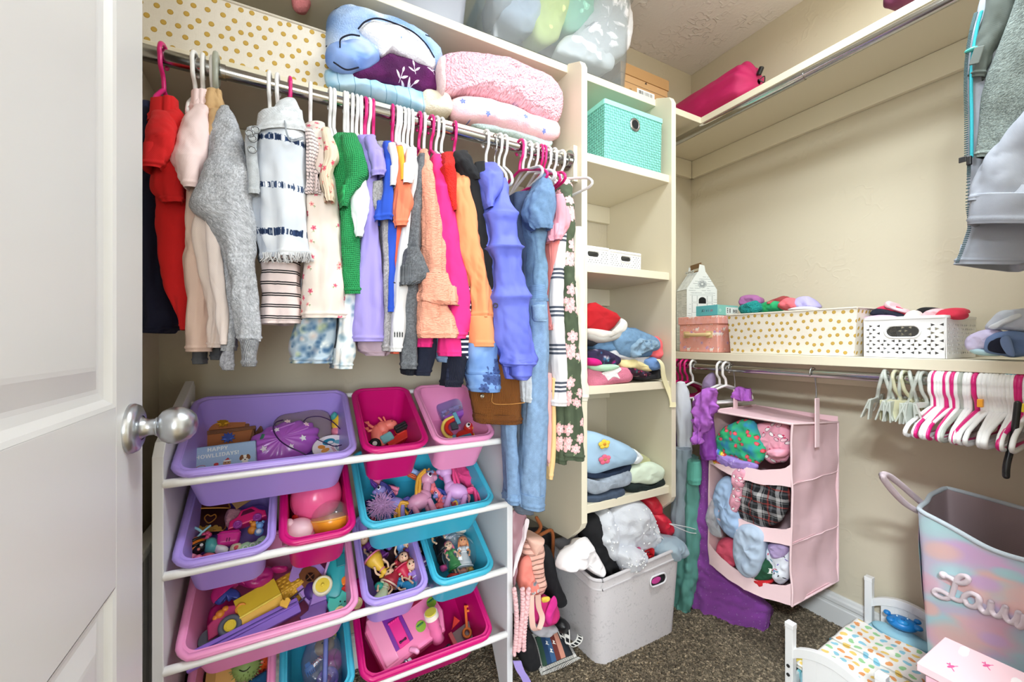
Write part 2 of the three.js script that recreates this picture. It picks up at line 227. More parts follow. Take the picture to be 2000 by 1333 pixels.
T.tieBlue = canvas(256, 256, (x, w, h) => { fill(x, w, h, '#b7c6d2'); blot(x, w, h, 3, 130, ['#3f658bee', '#2f5478dd', '#e9ebe6dd', '#3a6088dd', '#c9cf9bcc', '#dcc2b5cc', '#5c7f9fdd'], 7, 26); });
T.tieWhite = canvas(256, 256, (x, w, h) => { fill(x, w, h, '#eef2f1'); blot(x, w, h, 8, 80, ['#8fb0c2cc', '#ffffffcc', '#b5cad3bb', '#f5e9dccc', '#6f97afbb'], 9, 30); });
T.waffle = noiseTex(64, (i, j, n) => { const a = Math.abs(Math.sin(i / n * Math.PI * 8)), b = Math.abs(Math.sin(j / n * Math.PI * 8)); return Math.max(0, .95 - a * b * .9); });
T.waffleShadeC = noiseTex(64, (i, j, n) => { const a = Math.abs(Math.sin(i / n * Math.PI * 8)), b = Math.abs(Math.sin(j / n * Math.PI * 8)); return .72 + .28 * Math.min(1, 1.5 - a * b * 1.3); }, true);  // pits of the knit darkened, shade put into the colour
T.oliveFloral = canvas(256, 256, (x, w, h) => { fill(x, w, h, '#4a5540'); blot(x, w, h, 2, 20, ['#57634aaa', '#3d4735aa'], 20, 50); scatter(x, w, h, 9, 77, (x, a, b) => { x.rotate(b * 6); const s = 14 + 22 * a; flower(x, s, '#eab3b4', '#c78083', 6); flower(x, s * .5, '#f4d2cf', '#d99a9a', 5); ell(x, s * 1.1, 4, 9, 4, '#7e8b68', .5); }); });
T.blueFloral = canvas(256, 256, (x, w, h) => { fill(x, w, h, '#6f93c9'); blot(x, w, h, 2, 20, ['#86a8d9aa', '#5d82bcaa'], 20, 50); scatter(x, w, h, 8, 55, (x, a, b) => { x.rotate(b * 6); const s = 16 + 20 * a; flower(x, s, '#3d5287', '#2a3a66', 6); x.strokeStyle = '#33477a'; x.lineWidth = 2; x.beginPath(); x.moveTo(0, 0); x.lineTo(s * 2, s); x.stroke(); ell(x, s * 1.6, s, 11, 5, '#40568c', .5); ell(x, s * 1.2, s * .3, 9, 4, '#40568c', -.5); }); });
T.stripeNavy = canvas(64, 256, (x, w, h) => { fill(x, w, h, '#dfd8d8'); x.fillStyle = '#4a4f5c'; for (const y of [20, 48, 76]) x.fillRect(0, y, w, 15); });
T.stripeThin = canvas(32, 64, (x, w, h) => { fill(x, w, h, '#1d2540'); x.fillStyle = '#f1f1f3'; for (const y of [4, 36]) x.fillRect(0, y, w, 13); });
T.denim = noiseTex(256, (i, j, n) => { const d = ((i + j) % 4) / 4, s = tn(i / n, j / n, 10, 61), s2 = tn(i / n, j / n, 90, 62); return .76 + .12 * d + .1 * s + .1 * (s2 - .5); }, true);
T.cord = noiseTex(128, (i, j, n) => .25 + .7 * Math.abs(Math.sin(i / n * Math.PI * 8)) + .06 * (hash(i, j, 2) - .5));
T.rib = noiseTex(64, (i, j, n) => Math.abs(Math.sin(i / n * Math.PI * 4)));
T.crinkle = noiseTex(256, (i, j, n) => { const a = tn(i / n, j / n, 40, 71), b = tn(i / n * .3, j / n, 60, 72); return .2 + .6 * Math.abs(2 * tn(i / n, j / n, 5, 73) * .2 + 2 * b - 1.2) + .2 * a; });
const denim = (c, o = {}) => clothT(met(T.denim, .08), { color: c, ...o });

// ---------------------------------------------------------------- hanging cloth: rows of [height, one side, other side] give a body its outline; it has depth behind
const DIRZ = V(0, 0, -1);
function crv(rows, k, t) { const n = rows.length - 1, f = clamp(t, 0, 1) * n, i = Math.min(n - 1, Math.floor(f)), u = f - i, g = (q) => rows[clamp(q, 0, n)][k]; const a = g(i - 1), b = g(i), c = g(i + 1), d = g(i + 2); const m1 = (c - a) / 2, m2 = (d - b) / 2; let v = b + u * u * (3 - 2 * u) * (c - b); v = (2 * b + (c - a) * u + (2 * a - 5 * b + 4 * c - d) * u * u + (3 * b - a - 3 * c + d) * u * u * u) / 2; return v; }
function strip(rows, o = {}) {
  const { z = -.93, dz = .14, fold = .005, fx = 52, fy = 5, seed = 1, bulge = .5, frill = 0, ff = 30, sh = 0, z0 = -1.05, dz0 = .05, open = .045, puff = 0, seams = [], nf = 18, nb = 5, plane = null, tip = .42 } = o;
  const zr = rows[0].length > 3; const y0 = rows[0][0], y1 = rows[rows.length - 1][0];
  const nv = clamp(Math.round((y1 - y0) / 3), 12, 120);
  const loops = [];
  const dir = plane ? plane.dir : DIRZ;
  for (let j = 0; j <= nv; j++) {
    const t = j / nv; const py = crv(rows, 0, t), xl = crv(rows, 1, t), xr = Math.max(xl + 2, crv(rows, 2, t));
    let k = sh ? Math.sqrt(clamp((py - y0) / (sh - y0), 0, 1)) : 1;
    let A, B, D = mix(dz0, dz, k);
    if (plane) { const p0 = plane.p.clone().addScaledVector(dir, (1 - k) * .1); const n = plane.n; A = onPl(xl, py, n, p0); B = onPl(xr, py, n, p0); }
    else { const zz = zr ? crv(rows, 3, t) : mix(z0, z, k); A = onZ(xl, py, zz); B = onZ(xr, py, zz); }
    const wd = A.distanceTo(B), b = Math.min(wd * bulge, .04), side = B.clone().sub(A).normalize();
    const L = [];
    for (let i = 0; i <= nf; i++) { const s = i / nf, p = A.clone().lerp(B, .5 - .5 * Math.cos(Math.PI * s)); p.addScaledVector(dir, b * (1 - Math.pow(Math.sin(Math.PI * s), .8)) ); L.push(p); }
    for (let i = 1; i <= nb; i++) { const s = i / nb; L.push(B.clone().addScaledVector(dir, b + D * s).addScaledVector(side, -wd * tip * s * s)); }
    for (let i = nb; i >= 1; i--) { const s = i / nb; L.push(A.clone().addScaledVector(dir, b + D * s).addScaledVector(side, wd * tip * s * s)); }
    L.push(L[0].clone());
    // folds push the cloth along the outline's own normal
    const n = L.length - 1, out = [];
    for (let i = 0; i <= n; i++) {
      const p = L[i], q0 = L[(i - 1 + n) % n], q1 = L[(i + 1) % n], tx = q1.x - q0.x, tz = q1.z - q0.z, l = Math.hypot(tx, tz) || 1, nx = -tz / l, nzz = tx / l;
      const e1 = nz(p.x * fx + seed * 9.1, p.y * fy + p.x * 8, p.z * fx), e2 = nz(p.x * fx * 1.9 - p.y * 9, p.y * fy * 2.2 + seed, p.z * fx * 1.9), e3 = nz(p.x * 30 + p.y * 22 + seed, p.y * 16 - p.x * 20, p.z * 30 + seed);
      let d = 1.7 * fold * Math.min(1, wd / .03) * ((.3 + .7 * t) * (1.1 * e1 + .9 * (.45 - Math.abs(e2)) ) + .38 * (.35 - Math.abs(e3)));
      if (frill) d += frill * t * Math.sin(i / n * Math.PI * 2 * ff / 3 + 2 * nz(i * .7, seed, t * 2));
      if (!puff && Math.abs(y1 - py - 9) < 2.2) d -= .0022 * Math.min(1, wd / .03);
      if (puff) { let m = 1; for (const s of seams) m = Math.min(m, Math.abs(py - s) / 20); d += puff * (Math.pow(Math.min(1, m), .45) - .7); }
      out.push(V(p.x - nx * d, p.y, p.z - nzz * d));
    }
    loops.push(out);
  }
  const n = loops[0].length - 1, pos = [], uv = [], idx = [];
  for (const L of loops) { let u = 0; L.forEach((p, i) => { if (i) u += Math.hypot(p.x - L[i - 1].x, p.z - L[i - 1].z); pos.push(p.x, p.y, p.z); uv.push(u + seed * .137, p.y); }); }
  const add = (L, c, s, dy, u0) => { const st = pos.length / 3; L.forEach((p) => { pos.push(c.x + (p.x - c.x) * s, p.y + dy, c.z + (p.z - c.z) * s); uv.push(u0, p.y); }); return st; };
  const cen = (L) => { const c = V(0, 0, 0); for (let i = 0; i < n; i++) c.add(L[i]); return c.multiplyScalar(1 / n); };
  const row = (a, b) => { for (let i = 0; i < n; i++) idx.push(a + i, a + i + 1, b + i, a + i + 1, b + i + 1, b + i); };
  for (let j = 0; j < nv; j++) row((j + 1) * (n + 1), j * (n + 1));
  // the hem turns in and up into the hollow body; the top is closed
  const LB = loops[nv], cb = cen(LB); const i1 = add(LB, cb, .9, .002, .01), i2 = add(LB, cb, .8, open, .02), i3 = pos.length / 3; pos.push(cb.x, cb.y + open, cb.z); uv.push(0, cb.y);
  row(i1, nv * (n + 1)); row(i2, i1); for (let i = 0; i < n; i++) idx.push(i2 + i, i3, i2 + i + 1);
  const LT = loops[0], ct = cen(LT), i4 = pos.length / 3; pos.push(ct.x, ct.y + .004, ct.z); uv.push(0, ct.y); for (let i = 0; i < n; i++) idx.push(i, i + 1, i4);
  const g = new THREE.BufferGeometry(); g.setAttribute('position', new THREE.Float32BufferAttribute(pos, 3)); g.setAttribute('uv', new THREE.Float32BufferAttribute(uv, 2)); g.setIndex(idx); g.computeVertexNormals(); return g;
}
let gseed = 0;
function garment(name, label, category, pieces, group = 'clothes on the long rod') {
  const r0 = pieces[0][1]; const plane = pieces[0][2].plane;
  const p = plane ? plane.p.clone() : onZ((r0[0][1] + r0[0][2]) / 2, r0[0][0], -1.09);
  const t = thing(name, label, category, p, group);
  for (const [pn, rows, o, m] of pieces) W(pn, strip(rows, { seed: ++gseed, ...o }), m, t);
  return t;
}
const G = garment;
const cRed = cloth('#d01a1c'), cPaleP = cloth('#f3d9d6'), cTan = cloth('#cba676'), cGreyH = heather('#dcdee4'), cLav = cloth('#a597de'), cRoyal = cloth('#2d56c8'), cWhite = cloth('#dedcdc'), cCoral = cloth('#f2815f'), cCharH = heather('#7d8085'), cPeach = cloth('#eea58a', { bumpMap: met(T.crinkle, .12), bumpScale: .003 }), cHot = cloth('#ee2f84'), cNavy = cloth('#161c38'), cPeachS = cloth('#f09a68'), cBlack = cloth('#1b1b1e'), cPeri = mat('#6570d2', { roughness: .55, side: THREE.DoubleSide, bumpMap: weaveFine, bumpScale: .0003 });

G('dress', 'dark navy dress hanging at the end beside the door', 'dress', [['body', [[195, 262, 292], [300, 262, 312], [480, 262, 322], [600, 262, 345], [625, 262, 347], [650, 262, 315]], { z: -1.02, dz: .14, sh: 260 }, cNavy]]);
G('polo_shirt', 'bright red long polo dress on a pink hanger', 'shirt', [
  ['body', [[195, 300, 330], [230, 285, 360], [390, 288, 369], [480, 300, 369], [560, 320, 368], [645, 347, 366]], { z: -.975, dz: .14, sh: 260, fold: .006 }, cRed],
  ['sleeve', [[215, 292, 326], [240, 281, 338], [280, 277, 333], [312, 277, 316], [326, 278, 308]], { z: -.935, dz: .05, z0: -1.0, sh: 260 }, cRed],
  ['sleeve', [[262, 300, 342], [300, 296, 350], [345, 290, 352], [372, 294, 351], [393, 314, 349]], { z: -.955, dz: .05 }, cRed],
  ['collar', [[188, 304, 322], [205, 297, 334], [226, 286, 346]], { z: -1.0, z0: -1.06, dz: .06, sh: 225 }, cRed]]);
G('polo_shirt', 'pale pink polo shirt with its short sleeve turned out', 'shirt', [
  ['body', [[340, 362, 394], [420, 354, 398], [500, 351, 402], [600, 351, 409], [688, 351, 404]], { z: -.955, dz: .14, fold: .006 }, cloth('#dcbfb0')],
  ['sleeve', [[203, 374, 404], [230, 352, 405], [270, 335, 405], [300, 326, 402], [325, 338, 393], [345, 350, 388], [366, 362, 384]], { z: -.93, dz: .06, sh: 300, z0: -1.02 }, cPaleP],
  ['collar', [[178, 379, 391], [195, 370, 402], [213, 367, 406]], { z: -1.03, dz: .06, sh: 212 }, cPaleP]]);
G('shirt', 'off-white long shirt hanging beside the pale pink polo', 'shirt', [
  ['body', [[400, 384, 430], [470, 377, 432], [540, 384, 440], [600, 398, 446], [650, 396, 446], [680, 394, 430]], { z: -.945, dz: .14, fold: .008 }, cloth('#eddbd1')],
  ['sleeve', [[430, 400, 420], [520, 402, 436], [600, 418, 444], [674, 430, 441]], { z: -.925, dz: .06 }, cloth('#f3e4de')]]);
G('turtleneck', 'tan turtleneck shirt on a clear hanger', 'shirt', [
  ['neck', [[170, 399, 421], [185, 396, 431], [212, 404, 433]], { z: -1.03, dz: .07, sh: 190 }, cTan],
  ['body', [[210, 404, 434], [262, 405, 436], [400, 404, 436], [528, 404, 440]], { z: -.965, dz: .14, z0: -1.03, sh: 260 }, cTan]]);
G('sweatshirt', 'heather grey sweatshirt with long ribbed cuffs', 'sweatshirt', [
  ['sleeve', [[205, 429, 446], [230, 415, 460], [280, 398, 478], [330, 381, 486], [372, 362, 490], [398, 366, 494], [430, 398, 498], [470, 424, 500], [520, 436, 502], [580, 441, 505], [640, 455, 508], [668, 462, 508]], { z: -.905, dz: .13, sh: 330, z0: -1.03, fold: .006 }, cGreyH],
  ['cuff', [[664, 465, 507], [690, 468, 501], [717, 468, 498]], { z: -.905, dz: .04, fold: .002 }, heather('#d2d3d9', { bumpMap: met(T.rib, .012, 1), bumpScale: .002 })],
  ['sleeve', [[430, 410, 440], [520, 432, 450], [600, 441, 460], [660, 437, 459], [686, 434, 457]], { z: -.935, dz: .08 }, cGreyH],
  ['cuff', [[684, 436, 457], [700, 430, 457], [724, 434, 456]], { z: -.935, dz: .03 }, heather('#cfd0da')]]);
G('leggings', 'charcoal leggings showing only their ends under the pale shirts', 'trousers', [
  ['leg', [[460, 374, 396], [600, 374, 397], [712, 373, 397]], { z: -1.0, dz: .05 }, cloth('#5d5f63')], ['leg', [[460, 408, 436], [600, 408, 436], [704, 408, 433]], { z: -1.0, dz: .05 }, cloth('#55575b')]]);
const tie = met(T.denimTie, .16, .28); tie.offset.y = .6745;
// tie-dyed shorts with fly, buttons, pocket and fray
{
  const t = G('denim_shorts', 'bleached denim shorts with dark tie-dye bands and frayed hems', 'shorts', [
    ['front_leg', [[215, 516, 592], [240, 500, 600], [300, 498, 603], [380, 504, 605], [450, 510, 606], [499, 514, 607]], { z: -.915, dz: .1, fold: .005 }, clothT(tie)],
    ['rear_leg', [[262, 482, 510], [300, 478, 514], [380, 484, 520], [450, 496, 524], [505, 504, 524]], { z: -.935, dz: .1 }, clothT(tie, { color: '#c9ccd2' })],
    ['waistband', [[190, 551, 578], [204, 528, 588], [220, 508, 594], [238, 490, 600], [250, 486, 602]], { z: -.912, z0: -.98, dz: .05, sh: 225, fold: .003 }, denim('#eef1f4')],
    ['fly', [[245, 481, 506], [290, 478, 503], [340, 482, 505], [378, 486, 505]], { z: -.912, dz: .02 }, denim('#d4d8dc')]]);
  for (const [x, y] of [[488, 262], [500, 255], [494, 272], [493, 294]]) { const p = onZ(x, y, -.905); W('button', [place(cyl(.0065, .004), p.x, p.y, p.z, Math.PI / 2), place(new THREE.TorusGeometry(.0062, .0016, 6, 18), p.x, p.y, p.z + .004)], metal('#8f9294', .35), t); }
  const r = rng(4), fr = []; for (let i = 0; i < 90; i++) { const x = 512 + r() * 96, p = onZ(x, 497 + 2 * r(), -.913 - .012 * r() + (x < 520 ? -.01 : 0)); fr.push(tube([[p.x, p.y + .004, p.z], [p.x + (r() - .5) * .006, p.y - .005, p.z + .003], [p.x + (r() - .5) * .012, p.y - .009 - r() * .006, p.z]], .0011, 4, 4)); }
  W('frayed_hem', fr, cWhite, t);
  const pk = []; for (const c of [[[557, 238], [560, 258], [568, 272], [585, 270], [592, 268]], [[556, 236], [559, 258], [567, 275], [586, 273], [593, 271]]]) pk.push(tube(c.map(([x, y]) => onZ(x, y, -.9095)), .0012, 5, 14)); W('pocket_seam', pk, denim('#c6ccd4'), t);
}
G('ruffled_blouse', 'pale pink blouse with double black stripes and ruffled sleeve', 'top', [
  ['body', [[430, 510, 590], [500, 506, 588], [560, 507, 592], [610, 510, 596], [632, 513, 590]], { z: -.945, dz: .14, frill: .003, ff: 40, fold: .006 }, clothT(met(T.stripePink, .06, .092))],
  ['sleeve', [[250, 594, 610], [285, 600, 622], [320, 602, 616], [345, 604, 624], [378, 606, 620]], { z: -.925, dz: .05, frill: .007, ff: 26 }, clothT(met(T.stripePink, .06, .03))]]);
G('blouse', 'cream blouse with pink rose print and flutter sleeve', 'blouse', [
  ['body', [[236, 594, 634], [262, 600, 646], [320, 606, 652], [400, 600, 662], [470, 596, 667], [560, 590, 674], [612, 588, 677], [621, 590, 676]], { z: -.93, dz: .14, sh: 290, fold: .006 }, clothT(met(T.floralCream, .13))],
  ['sleeve', [[248, 628, 642], [275, 632, 656], [302, 634, 664], [322, 630, 652], [345, 628, 646], [372, 634, 653], [392, 638, 652]], { z: -.905, dz: .05, z0: -.98, sh: 290, frill: .003 }, clothT(met(T.floralCream, .13), { color: '#fdf6e4' })]]);
G('joggers', 'smoky blue tie-dyed joggers below the rose blouse', 'trousers', [['leg', [[540, 584, 662], [640, 574, 663], [685, 568, 656], [711, 571, 652]], { z: -.965, dz: .15, fold: .007 }, clothT(met(T.tieBlue, .14))]]);
G('tie_dye_shirt', 'white and blue tie-dyed shirt end with hemmed cuff', 'shirt', [['sleeve', [[520, 672, 706], [620, 664, 699], [680, 656, 695], [722, 652, 690]], { z: -.95, dz: .08, fold: .006 }, clothT(met(T.tieWhite, .14))]]);
const cGreen = mat('#ffffff', { color: '#2fae63', roughness: .95, map: met(T.waffleShadeC, .034), bumpMap: met(T.waffle, .034), bumpScale: .004, side: THREE.DoubleSide });
G('waffle_shirt', 'bright green waffle knit shirt', 'shirt', [
  ['body', [[258, 652, 690], [300, 648, 700], [400, 662, 706], [480, 668, 708], [540, 672, 710], [574, 676, 708]], { z: -.935, dz: .14, sh: 300 }, cGreen],
  ['sleeve', [[259, 666, 698], [300, 674, 717], [336, 677, 727], [352, 672, 712], [378, 667, 690], [402, 665, 680]], { z: -.905, dz: .05, sh: 300, z0: -.98 }, cGreen]]);
G('tee_shirt', 'white tee with drooping pale sleeve under the green shirt', 'shirt', [
  ['sleeve', [[346, 688, 716], [375, 684, 724], [404, 680, 725], [430, 690, 716], [462, 696, 707]], { z: -.925, dz: .05, fold: .007 }, cloth('#eef3f4')], ['body', [[400, 690, 712], [560, 676, 706], [600, 674, 700]], { z: -.96, dz: .15 }, cloth('#e4e2dd')]]);
G('tee_shirt', 'lavender tee shirt with a wide short sleeve', 'shirt', [
  ['body', [[262, 697, 724], [330, 705, 742], [430, 708, 745], [520, 700, 750], [600, 692, 752], [668, 688, 752]], { z: -.935, dz: .14, sh: 300 }, cLav],
  ['sleeve', [[262, 713, 734], [290, 720, 746], [318, 727, 753], [340, 726, 751]], { z: -.908, dz: .05, z0: -.98, sh: 300, open: .06 }, cLav]]);
G('tee_shirt', 'heather grey tee squeezed behind the lavender one', 'shirt', [['body', [[275, 736, 752], [330, 742, 757], [430, 745, 763], [560, 750, 770], [650, 748, 768], [686, 745, 766]], { z: -.945, dz: .14, sh: 300 }, heather('#cfcacb')], ['sleeve', [[352, 728, 750], [390, 730, 752], [408, 734, 748]], { z: -.925, dz: .05 }, heather('#c9c5c6')]]);
G('blouse', 'mauve blouse with only its curved hem showing', 'top', [['body', [[560, 712, 774], [640, 704, 776], [678, 702, 776], [696, 722, 765]], { z: -.965, dz: .15, fold: .006 }, cloth('#b9a0ad')]]);
G('tee_shirt', 'royal blue tee shirt with a gathered sleeve', 'shirt', [
  ['sleeve', [[275, 750, 766], [310, 752, 768], [370, 750, 770], [402, 738, 771], [428, 736, 769]], { z: -.912, dz: .05, z0: -.98, sh: 310 }, cRoyal], ['body', [[300, 752, 768], [420, 756, 779], [520, 758, 776], [610, 760, 773]], { z: -.94, dz: .14 }, cRoyal]]);
G('tee_shirt', 'coral tee shirt with white shoulder panels', 'shirt', [
  ['sleeve', [[282, 772, 790], [360, 774, 802], [400, 770, 803], [440, 772, 792]], { z: -.915, dz: .05, fold: .008 }, cCoral], ['shoulder', [[278, 760, 774], [320, 766, 782], [362, 762, 776]], { z: -.905, dz: .04 }, cWhite], ['shoulder', [[285, 775, 788], [320, 782, 793], [350, 784, 793]], { z: -.91, dz: .03 }, cloth('#fbae3c')], ['body', [[420, 764, 788], [560, 770, 784], [692, 766, 781]], { z: -.945, dz: .14 }, cloth('#ef6a4e')]]);
G('tee_shirt', 'white tee shirt with small dark label near its hem', 'shirt', [
  ['body', [[287, 794, 815], [330, 798, 822], [380, 801, 824], [440, 789, 813], [520, 773, 801], [600, 768, 797], [650, 768, 794], [688, 765, 786]], { z: -.928, dz: .13, sh: 320 }, cWhite], ['sleeve', [[290, 796, 816], [330, 792, 814], [357, 788, 806]], { z: -.905, dz: .04 }, cloth('#f7eeee')], ...[770, 775, 780, 785].map((x) => ['printed_mark', [[651, x, x + 2], [659, x, x + 2]], { z: -.918, dz: .002, bulge: .2, fold: 0, open: .001 }, cBlack])]);
G('ruffled_shirt', 'charcoal heather shirt with a ruffled elbow', 'shirt', [
  ['sleeve', [[298, 821, 832], [360, 814, 831], [420, 805, 827], [486, 796, 823]], { z: -.925, dz: .15 }, cCharH], ['ruffle', [[482, 796, 822], [508, 790, 838], [532, 787, 850], [545, 787, 836], [557, 787, 808]], { z: -.9, dz: .08, frill: .004, ff: 24 }, cCharH], ['cuff', [[530, 791, 822], [620, 790, 821], [722, 788, 820]], { z: -.93, dz: .08 }, cCharH]]);
G('ruffled_blouse', 'peach crinkle blouse with two ruffled tiers', 'blouse', [
  ['sleeve', [[290, 822, 838], [340, 826, 850], [420, 828, 868], [480, 825, 878], [542, 828, 882]], { z: -.915, dz: .15, sh: 330 }, cPeach], ['ruffle', [[532, 830, 880], [560, 827, 892], [584, 824, 900], [596, 860, 898]], { z: -.893, dz: .08, frill: .006, ff: 18 }, cPeach], ['ruffle', [[588, 822, 878], [622, 818, 896], [648, 815, 908], [661, 822, 900]], { z: -.9, dz: .08, frill: .006, ff: 18 }, cPeach]]);
G('pullover', 'hot pink pullover with hanging cuff', 'pullover', [
  ['sleeve', [[300, 846, 862], [360, 852, 886], [440, 858, 900], [520, 866, 917], [600, 880, 926], [640, 876, 924], [662, 872, 914]], { z: -.92, dz: .13, sh: 360 }, cHot], ['cuff', [[648, 866, 904], [680, 867, 910], [697, 869, 911]], { z: -.925, dz: .06 }, cHot], ['body', [[600, 815, 850], [650, 816, 852], [679, 818, 846]], { z: -.955, dz: .1 }, cHot]]);
G('jeans', 'pale denim cuff under the hot pink pullover', 'trousers', [['leg', [[600, 860, 914], [690, 860, 910], [709, 864, 904]], { z: -.95, dz: .06 }, denim('#8fa9cf')]]);
G('jeans', 'dark navy jeans end beside the charcoal sleeve', 'trousers', [['leg', [[600, 824, 858], [690, 817, 856], [735, 812, 844]], { z: -.965, dz: .08 }, denim('#20263c')], ['leg', [[650, 796, 812], [725, 790, 809], [734, 796, 806]], { z: -.97, dz: .06 }, denim('#191c28')]]);
G('sweater', 'navy sweater with white stripes and a ribbed cuff', 'sweater', [
  ['sleeve', [[560, 905, 930], [650, 888, 925], [704, 877, 920]], { z: -.94, dz: .1 }, clothT(met(T.stripeThin, .03, .026))], ['cuff', [[692, 878, 918], [730, 872, 912], [757, 869, 907]], { z: -.935, dz: .06 }, cloth('#161b33', { bumpMap: met(T.rib, .012, 1), bumpScale: .003 })]]);
G('fleece', 'red fuzzy fleece between pink and peach tops', 'jacket', [['sleeve', [[296, 868, 890], [330, 872, 893], [380, 880, 896], [410, 886, 895]], { z: -.915, dz: .15, sh: 320 }, cloth('#e0261d', { bumpMap: fuzz, bumpScale: .004 })]]);
{ const t = G('sweatshirt', 'peach orange sweatshirt with a wide waistband', 'sweatshirt', [
  ['body', [[300, 888, 905], [340, 890, 918], [400, 896, 933], [480, 905, 952], [560, 920, 966], [620, 923, 971]], { z: -.91, dz: .13, sh: 360, fold: .006 }, cPeachS], ['waistband', [[617, 923, 970], [650, 923, 975], [678, 925, 977]], { z: -.91, dz: .1, fold: .003 }, cPeachS]]);
  const p = onZ(968, 597, -.905); W('eyelet', place(new THREE.TorusGeometry(.005, .0016, 8, 20), p.x, p.y, p.z, 0, -.3), metal('#3b3b3d', .3), t); }
G('jeans', 'blue jeans printed with dark flowers', 'trousers', [['leg', [[670, 923, 983], [690, 920, 983], [715, 919, 985], [736, 922, 987]], { z: -.916, dz: .08 }, clothT(met(T.blueFloral, .12))], ['cuff', [[733, 920, 987], [752, 926, 988], [768, 931, 987]], { z: -.912, dz: .07, fold: .002 }, clothT(met(T.blueFloral, .12))]]);
G('jacket', 'black hooded jacket beside the puffer coat', 'jacket', [['sleeve', [[330, 902, 934], [380, 912, 948], [440, 926, 958], [520, 940, 968], [580, 950, 972]], { z: -.93, dz: .15 }, cBlack], ['hood', [[292, 892, 916], [310, 894, 930], [330, 905, 944], [348, 920, 952]], { z: -.915, dz: .1, z0: -1.0, sh: 310, fold: .007 }, cBlack]]);
G('puffer_coat', 'periwinkle quilted puffer coat with a full sleeve', 'coat', [
  ['sleeve', [[345, 972, 998], [380, 964, 1006], [420, 962, 1018], [480, 968, 1026], [540, 974, 1035], [600, 977, 1046], [660, 984, 1059], [700, 996, 1062], [718, 1008, 1054]], { z: -.885, dz: .12, sh: 420, z0: -.97, puff: .015, seams: [412, 480, 578, 712], fold: .007, fx: 40 }, cPeri],
  ['cuff', [[704, 1010, 1050], [732, 1011, 1046], [744, 1019, 1038]], { z: -.88, dz: .06, fold: .003 }, cPeri],
  ['body', [[390, 946, 974], [480, 948, 985], [560, 956, 990], [650, 970, 1000], [742, 986, 1012]], { z: -.925, dz: .15, puff: .012, seams: [480, 578, 680] }, cPeri],
  ['collar', [[316, 944, 976], [335, 942, 990], [362, 950, 988], [385, 952, 974], [403, 956, 968]], { z: -.9, dz: .1, z0: -1.0, sh: 335, fold: .006 }, cPeri]]);
{ const t = G('corduroy_shorts', 'rust brown corduroy shorts with a pocket', 'shorts', [
  ['leg', [[690, 924, 1024], [740, 928, 1027], [790, 933, 1029], [828, 941, 1030]], { z: -.95, dz: .1, fold: .004 }, cloth('#9a5a1d', { bumpMap: met(T.cord, .022), bumpScale: .005 })],
  ['hem', [[812, 938, 1029], [822, 940, 1030], [831, 941, 1030]], { z: -.948, dz: .09, fold: .003 }, cloth('#91531a', { bumpMap: met(T.cord, .022), bumpScale: .005 })]]);
  W('pocket', tube([[962, 768], [963, 788], [994, 790], [1024, 787]].map(([x, y]) => onZ(x, y, -.9475)), .0012, 5, 16), cloth('#c98a45'), t); const p = onZ(942, 774, -.943); W('rivet', [place(new THREE.TorusGeometry(.004, .0016, 6, 16), p.x, p.y, p.z), ball(.003, p.x, p.y, p.z)], metal('#b9b3a6', .3), t); }
G('denim_shorts', 'white washed denim hem beside the corduroy shorts', 'shorts', [['leg', [[720, 1022, 1044], [788, 1024, 1044]], { z: -.94, dz: .05 }, denim('#dfe4ea')]]);
G('jumpsuit', 'light denim jumpsuit with flutter collar and long legs', 'jumpsuit', [
  ['bodice', [[400, 1040, 1092], [440, 1040, 1086], [480, 1046, 1074], [530, 1046, 1078], [588, 1046, 1077]], { z: -.93, dz: .12 }, denim('#86aacb')],
  ['collar', [[338, 1060, 1072], [358, 1054, 1088], [378, 1046, 1096], [402, 1038, 1096], [420, 1044, 1092], [446, 1056, 1084]], { z: -.895, dz: .06, z0: -1.0, sh: 375, frill: .003, fold: .007 }, denim('#7a9cc4')],
  ['leg', [[584, 1045, 1077], [640, 1047, 1080], [760, 1042, 1079], [840, 1035, 1078], [930, 1028, 1074], [1000, 1031, 1072]], { z: -.925, dz: .09, fold: .005 }, denim('#93b3d8')],
  ['leg', [[780, 990, 1010], [880, 993, 1014], [950, 997, 1018], [988, 999, 1016]], { z: -.96, dz: .06 }, denim('#8fb0d8')],
  ['hem', [[972, 1029, 1072], [986, 1029, 1072.5], [1001, 1030, 1073]], { z: -.923, dz: .085, fold: .002 }, denim('#8dafd6')], ['hem', [[968, 997, 1018], [989, 999, 1017]], { z: -.958, dz: .055, fold: .002 }, denim('#88abd4')], ['waist_seam', [[582, 1045, 1077], [588, 1045, 1077.5]], { z: -.924, dz: .08, fold: .002 }, denim('#7d9fc6')],
  ['pocket', [[596, 1046, 1070], [624, 1049, 1073], [628, 1052, 1072]], { z: -.918, dz: .02, fold: .001 }, denim('#9dbcdc')]]);
G('trousers', 'slate grey trousers behind the denim legs', 'trousers', [['leg', [[760, 1014, 1042], [880, 1014, 1034], [950, 1009, 1046], [1008, 1017, 1046]], { z: -.985, dz: .08 }, cloth('#5f6773')]]);
G('tee_shirt', 'pink tee shirt with sleeve hanging over stripes', 'shirt', [['sleeve', [[378, 1090, 1102], [400, 1092, 1114], [428, 1090, 1125], [448, 1084, 1118], [468, 1080, 1100]], { z: -.9, dz: .05, fold: .005 }, cloth('#eb9eac')], ['body', [[440, 1078, 1102], [540, 1080, 1097], [645, 1078, 1090]], { z: -.935, dz: .15, frill: .003 }, cloth('#ef8d88')]]);
